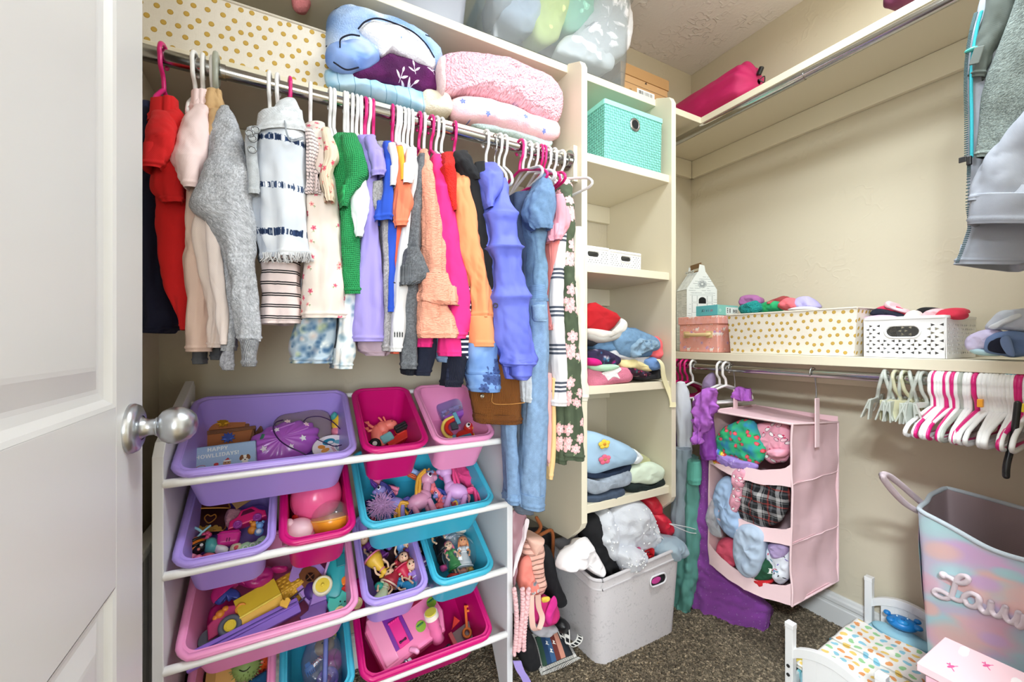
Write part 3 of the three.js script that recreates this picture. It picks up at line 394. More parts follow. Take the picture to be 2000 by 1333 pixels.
G('striped_shirt', 'white shirt with grey triple stripes', 'shirt', [['body', [[450, 1096, 1110], [540, 1085, 1107], [640, 1083, 1111], [740, 1086, 1116], [795, 1083, 1114]], { z: -.93, dz: .12, fold: .004 }, clothT(met(T.stripeNavy, .1, .105))]]);
G('jumpsuit', 'olive jumpsuit printed with pink flowers', 'jumpsuit', [
  ['bodice', [[350, 1098, 1122], [400, 1104, 1128], [440, 1112, 1128], [480, 1105, 1121], [560, 1106, 1125]], { z: -.935, dz: .12, sh: 400 }, clothT(met(T.oliveFloral, .13))],
  ['leg', [[520, 1106, 1125], [620, 1108, 1133], [720, 1112, 1141], [800, 1112, 1147], [880, 1112, 1151], [902, 1115, 1148]], { z: -.92, dz: .1, fold: .006 }, clothT(met(T.oliveFloral, .13))],
  ['leg', [[740, 1092, 1114], [860, 1088, 1113], [908, 1092, 1110]], { z: -.945, dz: .07 }, clothT(met(T.oliveFloral, .13))]]);
G('trousers', 'cream trousers at the tower end of the rod', 'trousers', [['leg', [[442, 1124, 1140], [500, 1121, 1146], [600, 1125, 1146], [700, 1129, 1150], [785, 1135, 1154]], { z: -.95, dz: .12 }, cloth('#e6dfce')]]);
G('trousers', 'thin pink and yellow trouser leg behind the stripes', 'trousers', [['leg', [[730, 1070, 1080], [860, 1070, 1082], [920, 1074, 1080]], { z: -.95, dz: .05 }, cloth('#dfa9a6')], ['leg', [[740, 1080, 1086], [860, 1080, 1088], [939, 1074, 1085]], { z: -.945, dz: .05 }, cloth('#ecc489')]]);
G('jeans', 'dark blue jeans hanging from a clip hanger', 'trousers', [['leg', [[372, 1010, 1046], [460, 1016, 1048], [620, 1030, 1052], [760, 1036, 1056]], { z: -.985, dz: .1 }, denim('#4b5b7b')]]);

// ---------------------------------------------------------------- hangers on the long rod
function hangerGeo(w = .105, r = .0042, hk = .0225) {
  const y = .0, P = [];
  const hook = []; for (let i = 0; i <= 12; i++) { const a = R(-50 + i * 21); hook.push([0, Math.sin(a) * hk + .001, -Math.cos(a) * hk]); } // over the rod
  hook.push([0, -.028, .018], [0, -.045, .004], [0, -.07, 0]);
  return merge([tube(hook, r, 8, 40), tube([[0, -.07, 0], [0, -.08, w * .3], [0, -.105, w * .85], [0, -.125, w], [0, -.135, w * .85], [0, -.137, 0], [0, -.135, -w * .85], [0, -.125, -w], [0, -.105, -w * .85], [0, -.08, -w * .3]], r, 8, 80, true, .3)]);
}
const RODZ = -1.089, RODY = 1.640 + .001;
const rodX = (px, z = RODZ) => -z * Math.tan(Math.atan((px - 1000) / F) + TH);
{
  const g = hangerGeo(.05), gW = hangerGeo(.145), gr = 'plastic hangers on the long rod';
  const kinds = { w: [white, 'white'], p: [pinkH, 'hot pink'], c: [plastic('#cfd2c4', { roughness: .3, transmission: .5, thickness: 0 }), 'clear'], s: [metal('#c8c8c8', .25), 'thin silver'] };
  const list = [[320, 'p', 'holding the red polo'], [382, 'w', 'holding the pale pink polo'], [397, 'w', 'holding the off-white shirt'], [416, 'w', 'holding the tan turtleneck'], [423, 'c', 'holding the heather grey sweatshirt'], [527, 'w', 'holding the tie-dyed shorts'], [543, 'w', 'second at the tie-dyed shorts'], [566, 'p', 'behind the waistband of the tie-dyed shorts'], [606, 'w', 'holding the rose print blouse'], [644, 'w', 'holding the green waffle shirt'], [652, 'w', 'just after the green shirt hanger'], [673, 'w', 'first of the five white hooks before two pink ones'], [679, 'w', 'second of the five white hooks before two pink ones'], [688, 'w', 'third of the five white hooks before two pink ones'], [696, 'w', 'fourth of the five white hooks before two pink ones'], [706, 'w', 'last of the five white hooks before two pink ones'], [712, 'p', 'above the lavender tee, earlier of two pink ones'], [719, 'w', 'between two pink hooks over the lavender tee'], [729, 'p', 'above the lavender tee, later of two pink ones'], [766, 'p', 'above the royal blue tee, leaning'], [773, 'w', 'first of five white hooks over the coral tee'], [779, 'w', 'second of five white hooks over the coral tee'], [787, 'w', 'third of five white hooks over the coral tee'], [796, 'w', 'fourth of five white hooks over the coral tee'], [804, 'w', 'fifth of five white hooks over the coral tee'], [818, 'p', 'over the charcoal ruffled shirt'], [828, 'w', 'over the peach tiered blouse'], [841, 'p', 'over the hot pink pullover'], [851, 'w', 'just after the pink hook of the pullover'], [861, 'w', 'before the red fleece'], [887, 'p', 'holding the red fleece'], [948, 'w', 'holding the puffer coat'], [965, 's', 'between white hooks at the puffer coat'], [974, 'w', 'first after the puffer coat'], [984, 'w', 'second after the puffer coat'], [1015, 'p', 'above the clip hangers'], [1021, 'w', 'tilted above the bare jeans'], [1032, 'w', 'beige, carrying the dark jeans'], [1046, 'w', 'beside the denim jumpsuit collar'], [1055, 'p', 'first of the pair behind the jumpsuit collar'], [1061, 'p', 'second of the pair behind the jumpsuit collar'], [1069, 'w', 'holding the denim jumpsuit'], [1081, 'w', 'holding the pink tee'], [1095, 'w', 'at the tower end of the rod']];
  let protos = {}; const r = rng(17);
  for (const [px, k, what] of list) {
    const [m, nm] = kinds[k]; const lab = `${nm} hanger ${what}`; let o;
    const pos = [rodX(px), RODY, RODZ];
    if (!protos[k]) { o = protos[k] = M('clothes_hanger', k === 's' ? hangerGeo(.05, .0022, .0195) : g, m); tag(o, lab, 'hanger', gr); o.position.set(...pos); } else o = copy(protos[k], lab, pos);
    o.rotation.set((r() - .5) * .1, (r() - .5) * .3, 0); if (px > 1014 && px < 1062 || px > 1090) o.geometry = k === 's' ? o.geometry : gW;
    if (px === 423) o.scale.setScalar(1.35);
  }
}
// ---------------------------------------------------------------- soft lumps: an outline at its place gets a bulging front, a back and creases
function puff(pts, o = {}) {
  const { front = .03, back = .06, fold = .004, fx = 38, seed = 1, N = 56, K = 12, pw = 3, q = .55, aniso = 1, sharp = false, crease = .6 } = o;
  const n = o.n ? o.n.clone() : o.x !== undefined ? V(-1, 0, 0) : V(0, 0, 1), p0 = o.p || (o.x !== undefined ? V(o.x, 0, 0) : V(0, 0, o.z));
  const P = pts.map(([x, y]) => onPl(x, y, n, p0));
  let Q; if (sharp) { Q = []; const m = Math.ceil(N / P.length); P.forEach((a, i) => { const b = P[(i + 1) % P.length]; for (let k = 0; k < m; k++) Q.push(a.clone().lerp(b, k / m)); }); } else { const c = new THREE.CatmullRomCurve3(P, true, 'centripetal'); Q = c.getSpacedPoints(N); Q.pop(); }
  const C = V(0, 0, 0); Q.forEach((a) => C.add(a)); C.multiplyScalar(1 / Q.length);
  const ta = V(0, 1, 0).cross(n).normalize(); if (ta.lengthSq() < .5) ta.set(1, 0, 0); const tb = n.clone().cross(ta).normalize();
  const pos = [], uv = [], idx = [], L = Q.length; const rings = [];
  const ring = (r, h) => { const st = pos.length / 3; Q.forEach((a) => {
    const p = C.clone().lerp(a, r); const u = p.clone().sub(p0).dot(ta), v = p.clone().sub(p0).dot(tb);
    const w1 = nz(p.x * fx + seed * 7.3, p.y * fx * aniso, p.z * fx), w2 = nz(p.x * fx * .6 + p.y * 20 + seed, p.y * fx * .6 - p.x * 17, p.z * fx * .6 + seed), w3 = nz(p.x * fx * 2.2, p.y * fx * 2.2 + seed * 3, p.z * fx * 2.2);
    const d = fold * (w1 + crease * 2 * (.4 - Math.abs(w2)) + .5 * w3) * Math.sign(h || 1); p.addScaledVector(n, h + d * (1 - Math.pow(r, 8)));
    if (r === 1) p.addScaledVector(a.clone().sub(C).normalize(), fold * .6 * w1);
    pos.push(p.x, p.y, p.z); uv.push(u, v); }); rings.push(st); };
  const prof = (r) => Math.pow(Math.max(0, 1 - Math.pow(r, pw)), q);
  ring(.001, front);
  for (let k = 1; k <= K; k++) { const r = Math.pow(k / K, .62); ring(r, front * prof(r)); }
  for (let k = 1; k < 5; k++) { const r = 1 - .001 - k * .06; ring(r, -back * Math.min(1, k / 4)); }
  ring(.001, -back);
  for (let k = 0; k + 1 < rings.length; k++) for (let i = 0; i < L; i++) { const a = rings[k] + i, b = rings[k] + (i + 1) % L, c = rings[k + 1] + i, d = rings[k + 1] + (i + 1) % L; idx.push(a, c, b, b, c, d); }
  const g = new THREE.BufferGeometry(); g.setAttribute('position', new THREE.Float32BufferAttribute(pos, 3)); g.setAttribute('uv', new THREE.Float32BufferAttribute(uv, 2)); g.setIndex(idx); g.computeVertexNormals(); return g;
}
function solo(name, geo, m, label, category, group) {     // one mesh that is a whole thing, its origin under it
  if (Array.isArray(geo)) geo = merge(geo);
  geo.computeBoundingBox(); const b = geo.boundingBox, c = V((b.min.x + b.max.x) / 2, b.min.y, (b.min.z + b.max.z) / 2); geo.translate(-c.x, -c.y, -c.z);
  const o = M(name, geo, m); o.position.copy(c); return tag(o, label, category, group);
}
let pseed = 40;
function soft(name, label, category, parts, group) {      // a soft thing of one or more lumps
  if (parts.length === 1) return solo(name, puff(parts[0][1], { seed: ++pseed, ...parts[0][2] }), parts[0][3], label, category, group);
  const g0 = parts.map(([n, p, o]) => puff(p, { seed: ++pseed, ...o })); g0[0].computeBoundingBox(); const b = g0[0].boundingBox;
  const t = thing(name, label, category, [(b.min.x + b.max.x) / 2, b.min.y, (b.min.z + b.max.z) / 2], group);
  parts.forEach(([n, p, o, m], i) => W(n, g0[i], m, t)); return t;
}
// open tapered bin with thin walls, standing on y = 0, centred; w along x, d along z
function openBox(w, h, d, o = {}) {
  const { taper = .92, t = .004, r = .004, n = 4, floor = true, lip = 0 } = o;
  const loop = (ww, dd, y, rr) => { const L = []; const cx = ww / 2 - rr, cz = dd / 2 - rr; for (const [sx, sz, a0] of [[1, 1, 0], [-1, 1, 90], [-1, -1, 180], [1, -1, 270]]) for (let k = 0; k <= n; k++) { const a = R(a0 + 90 * k / n); L.push([sx * cx + Math.cos(a) * rr, y, sz * cz + Math.sin(a) * rr]); } L.push(L[0]); return L; };
  const P = [];
  P.push(loop(w * taper, d * taper, 0, r), loop(w, d, h - lip, r));
  if (lip) P.push(loop(w + 2 * o.lipw, d + 2 * o.lipw, h - lip, r + o.lipw), loop(w + 2 * o.lipw + .002, d + 2 * o.lipw + .002, h - lip * .4, r + o.lipw), loop(w + 2 * o.lipw - .004, d + 2 * o.lipw - .004, h, r + o.lipw - .002));
  P.push(loop(w - 2 * t, d - 2 * t, h, Math.max(.001, r - t)), loop(w * taper - 2 * t, d * taper - 2 * t, t, Math.max(.001, r - t)));
  const pos = [], idx = [], uv = []; const m = P[0].length; P.forEach((L) => { let u = 0; L.forEach((p, i) => { if (i) u += Math.hypot(p[0] - L[i - 1][0], p[2] - L[i - 1][2]); pos.push(...p); uv.push(u, p[1]); }); });
  for (let k = 0; k + 1 < P.length; k++) for (let i = 0; i + 1 < m; i++) { const a = k * m + i; idx.push(a, a + m, a + 1, a + 1, a + m, a + m + 1); }
  for (const [k, y, f] of [[0, 0, 0], [P.length - 1, t, 1]]) { const c = pos.length / 3; pos.push(0, y, 0); uv.push(0, 0); for (let i = 0; i + 1 < m; i++) { const a = k * m + i; f ? idx.push(a, c, a + 1) : idx.push(a, a + 1, c); } }
  let g = new THREE.BufferGeometry(); g.setAttribute('position', new THREE.Float32BufferAttribute(pos, 3)); g.setAttribute('uv', new THREE.Float32BufferAttribute(uv, 2)); g.setIndex(idx); g = g.toNonIndexed(); g.computeVertexNormals();
  return creased(g);
}
function creased(g, deg = 40) { // smooth across shallow edges only
  const p = g.attributes.position, n = g.attributes.normal, map = new Map(); const key = (i) => Math.round(p.getX(i) * 1e5) + ',' + Math.round(p.getY(i) * 1e5) + ',' + Math.round(p.getZ(i) * 1e5);
  for (let i = 0; i < p.count; i++) { const k = key(i); (map.get(k) || map.set(k, []).get(k)).push(i); }
  const src = n.array.slice(), c = Math.cos(R(deg)); for (const l of map.values()) for (const i of l) { let x = 0, y = 0, z = 0; for (const j of l) { if (src[i * 3] * src[j * 3] + src[i * 3 + 1] * src[j * 3 + 1] + src[i * 3 + 2] * src[j * 3 + 2] > c) { x += src[j * 3]; y += src[j * 3 + 1]; z += src[j * 3 + 2]; } } const m = Math.hypot(x, y, z) || 1; n.setXYZ(i, x / m, y / m, z / m); }
  return g;
}
// ---------------------------------------------------------------- prints for boxes and blankets
T.polka = canvas(512, 512, (x, w, h) => { fill(x, w, h, '#e6ddcf'); const r = rng(3); for (let i = 0; i < 4000; i++) { x.fillStyle = r() < .5 ? '#efe8dc' : '#dad0c0'; x.globalAlpha = .4; r() < .5 ? x.fillRect(r() * w, r() * h, 10 + r() * 20, 1) : x.fillRect(r() * w, r() * h, 1, 10 + r() * 20); } x.globalAlpha = 1; for (let j = 0; j < 8; j++) for (let i = 0; i < 8; i++) { const px = (i + .5 + (j % 2) * .5) * 64 + (r() - .5) * 26, py = (j + .5) * 64 + (r() - .5) * 22; for (const dx of [-w, 0, w]) for (const dy of [-h, 0, h]) { ell(x, px + dx, py + dy, 14, 14.5, '#b48e3c'); ell(x, px + dx - 1, py + dy - 2, 11, 11, '#c7a24c'); } } });
const linen = clothT(met(T.polka, .2), { bumpScale: .0003 });
T.blueBl = canvas(512, 512, (x, w, h) => { fill(x, w, h, '#a9c3ea'); blot(x, w, h, 6, 40, ['#7fa3dbcc', '#e8effacc', '#8fb0e2bb', '#6f95d2bb', '#c9daf5cc'], 30, 110); x.strokeStyle = '#15182c'; x.lineWidth = 8; const r = rng(5); for (let i = 0; i < 7; i++) { x.beginPath(); let a = r() * w, b = r() * h; x.moveTo(a, b); x.bezierCurveTo(a + 80, b - 60 + r() * 90, a + 150, b + 20, a + 190 * r(), b + 190 * r()); x.stroke(); } });
T.purpleBl = canvas(512, 512, (x, w, h) => { fill(x, w, h, '#54114f'); blot(x, w, h, 6, 30, ['#6b1a62aa', '#410b40aa'], 40, 100); scatter(x, w, h, 9, 12, (x, a, b) => { x.rotate(b * 2 - 1); x.strokeStyle = '#efe7f2'; x.lineWidth = 4; x.beginPath(); x.moveTo(0, 40); x.lineTo(0, -10); x.stroke(); for (const [u, v, q] of [[0, -30, 0], [18, 5, .9], [-18, 12, -.9]]) { x.save(); x.translate(u, v); x.rotate(q); x.fillStyle = '#f1eaf4'; x.beginPath(); x.moveTo(0, -26); x.quadraticCurveTo(13, 0, 0, 22); x.quadraticCurveTo(-13, 0, 0, -26); x.fill(); x.restore(); } }); });
T.seaBl = canvas(512, 256, (x, w, h) => { fill(x, w, h, '#aed4ec'); blot(x, w, h, 6, 40, ['#e6f3faaa', '#7fbbe0bb', '#c6e2f2bb', '#8ec7e6aa'], 30, 80); x.strokeStyle = '#5b93b8'; x.lineWidth = 3; for (let i = 0; i < 6; i++) { x.beginPath(); x.moveTo(i * 90, 0); x.bezierCurveTo(i * 90 + 60, 60, i * 90 + 20, 160, i * 90 + 80, 256); x.stroke(); } });
T.pinkPr = canvas(512, 512, (x, w, h) => { fill(x, w, h, '#f6c6cc'); blot(x, w, h, 6, 30, ['#f9d6d3aa', '#f0b4c3aa', '#f7ddcaaa'], 40, 90); scatter(x, w, h, 9, 7, (x, a, b) => { x.rotate(b * 6); a > .7 ? (ell(x, 0, 0, 46, 30, '#8fa3d6'), ell(x, 0, 0, 36, 20, '#9fb2df')) : flower(x, 14 + 10 * a, '#6f84cf', '#8ea0dc', 5); }); });
T.barn = canvas(512, 512, (x, w, h) => { fill(x, w, h, '#eef1ee'); x.strokeStyle = '#8d9596'; x.lineWidth = 2.4; const r = rng(2); for (let y = 12; y < h; y += 19) for (let k = 0; k < 5; k++) { const a = r() * w; x.beginPath(); x.moveTo(a, y); x.lineTo(a + 50 + 100 * r(), y + 2); x.stroke(); } });
T.barnFront = canvas(512, 1024, (x, w, h) => { fill(x, w, h, '#f1f4f1'); x.strokeStyle = '#83898b'; x.lineWidth = 3; const r = rng(6); for (let y = 150; y < h; y += 27) for (let k = 0; k < 5; k++) { const a = r() * w; x.beginPath(); x.moveTo(a, y); x.lineTo(a + 40 + 70 * r(), y + 2); x.stroke(); } x.scale(1, .62); x.fillStyle = '#f1f4f1'; x.fillRect(70, 560, 380, 1090); x.strokeRect(85, 575, 350, 460); for (const k of [95, 350]) { x.strokeRect(k, 600, 75, 120); x.strokeRect(k, 740, 75, 180); } x.strokeRect(180, 600, 160, 424); ell(x, 260, 380, 78, 78, '#e4e8e6'); x.lineWidth = 5; for (let k = 0; k < 22; k++) { x.beginPath(); x.ellipse(260 + 50 * Math.cos(k), 380 + 50 * Math.sin(k), 26, 15, k, 0, 5); x.stroke(); } x.fillStyle = '#0b0b0b'; x.beginPath(); x.arc(262, 690, 62, Math.PI, 0); x.fill(); x.fillRect(200, 690, 124, 60); });
T.uni = canvas(512, 512, (x, w, h) => { fill(x, w, h, '#f0a99b'); blot(x, w, h, 6, 24, ['#f3b9b9cc', '#ee9c86cc', '#f1b0a6cc'], 40, 90); scatter(x, w, h, 12, 31, (x, a, b, i) => { x.rotate(b * 2); if (i % 3 === 0) { ell(x, 0, 0, 40, 24, '#fbeee9'); ell(x, 34, -26, 15, 20, '#fbeee9', .5); for (const k of [-24, -10, 14, 26]) { x.fillStyle = '#fbeee9'; x.fillRect(k, 10, 8, 34); } ell(x, -44, -4, 16, 9, '#d58fb4'); ell(x, 24, -36, 8, 16, '#d58fb4'); } else if (i % 3 === 1) { for (const [q, c] of [[26, '#c98ac6'], [19, '#f3d9d2'], [12, '#a96fb6']]) ell(x, 0, 0, q, q, c); } else flower(x, 18, '#fbe3d8', '#b5654f'); }); scatter(x, w, h, 40, 9, (x, a, b) => ell(x, 0, 0, 3.5, 3.5, '#5d3f4c')); });
T.shoe = canvas(512, 256, (x, w, h) => { fill(x, w, h, '#b78d5f'); x.fillStyle = '#6b4a2d'; x.fillRect(0, 78, w, 6); x.fillStyle = '#2d2118'; x.beginPath(); x.moveTo(250, 34); x.lineTo(276, 34); x.lineTo(270, 8); x.fill(); ell(x, 118, 168, 34, 22, '#2d2118'); x.fillStyle = '#b78d5f'; x.fillRect(90, 164, 56, 7); x.font = 'bold 15px sans-serif'; x.fillStyle = '#2d2118'; x.fillText('AIR', 88, 142); x.fillStyle = '#fbfaf7'; x.fillRect(170, 100, 190, 118); x.fillStyle = '#15130f'; const r = rng(8); for (let a = 182; a < 345;) { const q = 1 + Math.floor(r() * 4); x.fillRect(a, 112, q, 62); a += q + 1 + Math.floor(r() * 4); } x.font = '13px sans-serif'; x.fillText('06 51/27801', 205, 198); x.font = 'bold 20px sans-serif'; x.fillText('002', 300, 206); });
T.wov = noiseTex(128, (i, j, n) => { const k = Math.floor(i / 16), l = Math.floor(j / 16), a = (i % 16) / 16, b = (j % 16) / 16; return ((k + l) % 2 ? Math.sin(a * Math.PI) * (.5 + .5 * Math.sin(b * Math.PI)) : Math.sin(b * Math.PI) * (.5 + .5 * Math.sin(a * Math.PI))); });
T.wovShadeC = noiseTex(128, (i, j, n) => { const k = Math.floor(i / 16), l = Math.floor(j / 16), a = (i % 16) / 16, b = (j % 16) / 16; const v = .62 + .38 * Math.min(1, 1.6 * ((k + l) % 2 ? Math.sin(a * Math.PI) : Math.sin(b * Math.PI))); return v * (.92 + .08 * hash(k, l, 3)); }, true);  // strand edges darkened, shade of the gaps put into the colour
T.straw = canvas(256, 256, (x, w, h) => { fill(x, w, h, '#37b878'); blot(x, w, h, 6, 22, ['#2f7fc8aa', '#4cc96caa', '#35a8a8aa'], 30, 70); scatter(x, w, h, 8, 4, (x, a, b) => { x.rotate(b * 6); ell(x, 0, 0, 17, 24, '#e43b52'); ell(x, 0, 2, 10, 15, '#f06b78'); ell(x, 0, -22, 15, 7, '#2d8f4e'); }); });
T.plaid = canvas(128, 128, (x, w, h) => { fill(x, w, h, '#1f2024'); for (const [p, q, c, a] of [[20, 24, '#e8e4e2', .75], [84, 10, '#a6352f', .9], [52, 6, '#e8e4e2', .5], [104, 14, '#8a8a90', .5]]) { x.globalAlpha = a * .7; x.fillStyle = c; x.fillRect(p, 0, q, h); x.fillRect(0, p, w, q); } x.globalAlpha = 1; });
T.kitty = canvas(256, 256, (x, w, h) => { fill(x, w, h, '#f1a9bd'); scatter(x, w, h, 10, 14, (x, a, b, i) => { x.rotate(b * 2 - 1); x.strokeStyle = '#3a2030'; x.lineWidth = 3; ell(x, 0, 0, 22, 15, i % 2 ? '#fff6f7' : '#f7cdd8'); x.stroke(); ell(x, 16, -14, 8, 6, '#d4295d'); }); });
T.mixed = canvas(256, 256, (x, w, h) => { fill(x, w, h, '#2a2140'); blot(x, w, h, 16, 26, ['#d51f86ff', '#2f6f9cff', '#e9d9e0ff', '#7a2fa0ff', '#1c1630ff', '#46b0b8ff'], 10, 34); });
T.paleP = canvas(256, 256, (x, w, h) => { fill(x, w, h, '#e8ebf3'); scatter(x, w, h, 16, 24, (x, a, b, i) => { x.rotate(b * 6); ell(x, 0, 0, 12 + 9 * a, 6, ['#2b2d3a', '#4a8ea8', '#d2486a', '#8d7fc4'][i % 4]); }); });
const pal = (c, o) => cloth(c, o);
const fleece = (c) => cloth(c, { bumpMap: fuzz, bumpScale: .002 });

// ---------------------------------------------------------------- on the shelf over the packed rod
function polkaBin(label, pos, ry) { const t = thing('fabric_bin', label, 'bin', pos, 'linen bins with gold dots', ry); M('shell', openBox(.425, .15, .23, { taper: .95, t: .005, r: .006 }), linen, t); const e = []; for (const [a, b] of [[[-.2125, .149, .115], [.2125, .149, .115]], [[-.2125, .149, -.115], [.2125, .149, -.115]], [[-.2125, .149, -.115], [-.2125, .149, .115]], [[.2125, .149, -.115], [.2125, .149, .115]]]) e.push(bar(a, b, .0032, 8)); M('piping', e, cloth('#e2d8c8'), t); return t; }
polkaBin('linen bin with gold dots on the shelf above the red polo', [-.085, 1.687, -1.255], 0);
soft('plush_toy', 'coral pink plush poking up behind the gold dotted bin above the rod', 'toy', [['body', [[575, 20], [572, -40], [598, -70], [618, -30], [606, 14], [596, 24]], { z: -1.22, front: .03, back: .03 }, fleece('#ec8f93')]]);
const zb = -1.135;
soft('blanket', 'plush blanket bunched up, blue and white outside and plum underneath', 'blanket', [
  ['top', [[640, 66], [646, 32], [668, 16], [700, 18], [740, 32], [795, 50], [838, 80], [864, 108], [858, 128], [851, 150], [802, 136], [764, 118], [735, 124], [704, 138], [676, 142], [644, 122]], { z: zb, front: .05, back: .1, fold: .012, fx: 22 }, clothT(met(T.blueBl, .24), { bumpMap: fuzz, bumpScale: .002 })],
  ['fold', [[640, 92], [662, 84], [700, 82], [733, 98], [742, 116], [712, 142], [676, 143], [650, 134], [638, 122]], { z: zb + .03, front: .03, back: .03, fold: .012, fx: 24 }, clothT(met(T.blueBl, .2), { color: '#dfe8ff' })],
  ['white_patch', [[700, 58], [716, 40], [752, 46], [792, 56], [828, 86], [850, 118], [846, 136], [800, 118], [765, 104], [742, 112], [730, 90]], { z: zb + .035, front: .022, back: .04, fold: .006, fx: 24 }, fleece('#f1f2f8')],
  ['lining', [[690, 146], [720, 128], [758, 108], [805, 120], [852, 146], [860, 172], [838, 184], [790, 176], [740, 168], [700, 168], [676, 156]], { z: zb + .01, front: .035, back: .1, fold: .008, fx: 26 }, clothT(met(T.purpleBl, .22), { bumpMap: fuzz, bumpScale: .002 })]], 'folded blankets');
{ const bl = scene.children[scene.children.length - 1], L = (p) => tube(p.map(([x, y, d]) => onZ(x, y, zb + d)), .0019, 6, 40); W('printed_outline', [L([[700, 56, .058], [714, 42, .06], [738, 36, .06], [772, 46, .06], [806, 62, .06], [832, 86, .056], [848, 112, .052]]), L([[664, 92, .066], [666, 76, .066], [684, 68, .066], [702, 70, .064]]), L([[652, 122, .06], [676, 136, .058], [700, 132, .056]])], cloth('#15182c'), bl); }
soft('blanket', 'pale blue printed blanket folded flat beneath the bunched plush one', 'blanket', [
  ['fold', [[636, 138], [680, 148], [740, 168], [800, 176], [838, 182], [842, 216], [800, 212], [740, 196], [690, 181], [637, 166]], { z: zb, front: .03, back: .14, fold: .005 }, clothT(met(T.seaBl, .22, .12))],
  ['corner', [[822, 178], [850, 180], [878, 192], [882, 222], [850, 222], [826, 214]], { z: zb + .003, front: .03, back: .14, fold: .005 }, fleece('#efe6d0')]], 'folded blankets');
soft('blanket', 'thick fuzzy pale pink blanket, topmost of the pink stack', 'blanket', [
  ['fold', [[853, 140], [858, 114], [880, 107], [930, 110], [990, 120], [1042, 143], [1084, 166], [1097, 192], [1095, 226], [1084, 244], [1040, 233], [1000, 213], [950, 199], [900, 190], [868, 188], [856, 166]], { z: zb + .006, front: .06, back: .13, fold: .005, fx: 60, K: 18, N: 90 }, cloth('#f4bcc8', { bumpMap: met(T.fuzz, .3), bumpScale: .009 })],
  ['edge', [[852, 140], [857, 115], [866, 112], [866, 150], [866, 186], [857, 170]], { z: zb + .04, front: .03, back: .05, fold: .004 }, fleece('#f8dcdb')]], 'folded blankets');
soft('blanket', 'pink blanket with blue flowers under the fuzzy pink one', 'blanket', [['fold', [[880, 196], [920, 191], [1000, 212], [1060, 238], [1092, 248], [1092, 268], [1072, 277], [1010, 262], [950, 246], [882, 226]], { z: zb + .008, front: .04, back: .13, fold: .005 }, clothT(met(T.pinkPr, .2), { bumpMap: fuzz, bumpScale: .0015 })]], 'folded blankets');
soft('blanket', 'thin pale aqua blanket, lowest of the pink stack', 'blanket', [['fold', [[918, 240], [980, 248], [1040, 268], [1080, 276], [1074, 287], [1000, 267], [935, 250]], { z: zb, front: .02, back: .14, fold: .002 }, fleece('#d9efee')]], 'folded blankets');

// ---------------------------------------------------------------- on the top shelf
const clearP = mat('#eef1f2', { transmission: .93, roughness: .16, thickness: 0, side: THREE.DoubleSide });
const frost = mat('#a5a7b0', { transmission: .3, roughness: .35, thickness: 0, side: THREE.DoubleSide });
{
  const t = thing('storage_tote', 'large clear plastic tote stuffed with pastel clothes', 'tote', [.80, 1.979, -1.245]);
  M('tub', openBox(.635, .36, .27, { taper: .93, t: .0025, r: .05, n: 8 }), clearP, t);
  M('rim', place(openBox(.655, .02, .29, { taper: 1, t: .012, r: .055, n: 8 }), 0, .345, 0), clearP, t);
  const Z = -1.16; const c = (l, p, col, o) => soft('folded_clothes', l, 'clothes', [['lump', p, { z: Z, front: .03, back: .1, fold: .012, fx: 24, ...o }, col]], 'clothes in the clear tote');
  c('pale blue cloth at the narrow end of the clear tote', [[975, 30], [985, -20], [1020, -50], [1055, -10], [1060, 30], [1045, 62], [1018, 66], [990, 48]], pal('#cdd6e6'));
  c('lime yellow cloth rolled inside the clear tote', [[1040, 60], [1048, -20], [1085, -60], [1110, -10], [1102, 40], [1085, 80], [1058, 90], [1044, 78]], pal('#e3eda4'), { z: Z + .008 });
  c('mint green cloth inside the clear tote', [[1098, 48], [1100, -30], [1140, -40], [1160, 10], [1150, 40], [1122, 66], [1104, 62]], pal('#aee3cd'), { z: Z + .004 });
  c('fluffy white cloth filling the end of the clear tote', [[1092, 92], [1130, 56], [1155, 10], [1175, -40], [1215, -40], [1232, 20], [1234, 70], [1218, 110], [1185, 118], [1140, 104]], fleece('#f3f1f5'), { z: Z + .01, fold: .012, fx: 36 });
  c('white knit cloth lying at the bottom of the clear tote', [[1085, 100], [1110, 70], [1160, 90], [1200, 116], [1196, 136], [1160, 130], [1120, 116]], pal('#f3f1f4'), { z: Z + .016, front: .02 });
  c('soft grey cloth bundle showing through the clear tote side', [[960, 6], [968, -40], [1000, -60], [1016, -20], [990, 24], [972, 30]], pal('#b6bac2'));
}
{ const t = thing('storage_bin', 'grey lidded storage bin with a blue rim at the frame top', 'bin', [.335, 1.979, -1.23]);
  M('tub', openBox(.25, .14, .22, { taper: .9, t: .003, r: .02, n: 6 }), frost, t); M('liner', bx(.21, .1, .18, 0, .006, 0, .015), mat('#858389', { roughness: .8 }), t); M('lid', [bx(.275, .016, .24, 0, .14, 0, .007), bx(.26, .012, .225, 0, .155, 0, .006)], plastic('#aecbe8'), t); M('rim', place(openBox(.262, .022, .232, { taper: 1, t: .008, r: .022 }), 0, .116, 0), plastic('#b9d2ea'), t); }
{ const A = onZ(1213, 168, -1.17), t = thing('shoe_box', 'brown shoe box with a barcode sticker on the tower top', 'box', [1.228, 1.979, -1.245]);
  M('box', uv01(bx(.255, .102, .14, 0, 0, 0, .002)), mat('#ffffff', { map: T.shoe, roughness: .85 }), t); M('lid', bx(.263, .042, .148, 0, .097, 0, .002), mat('#a97f50', { roughness: .85 }), t); }
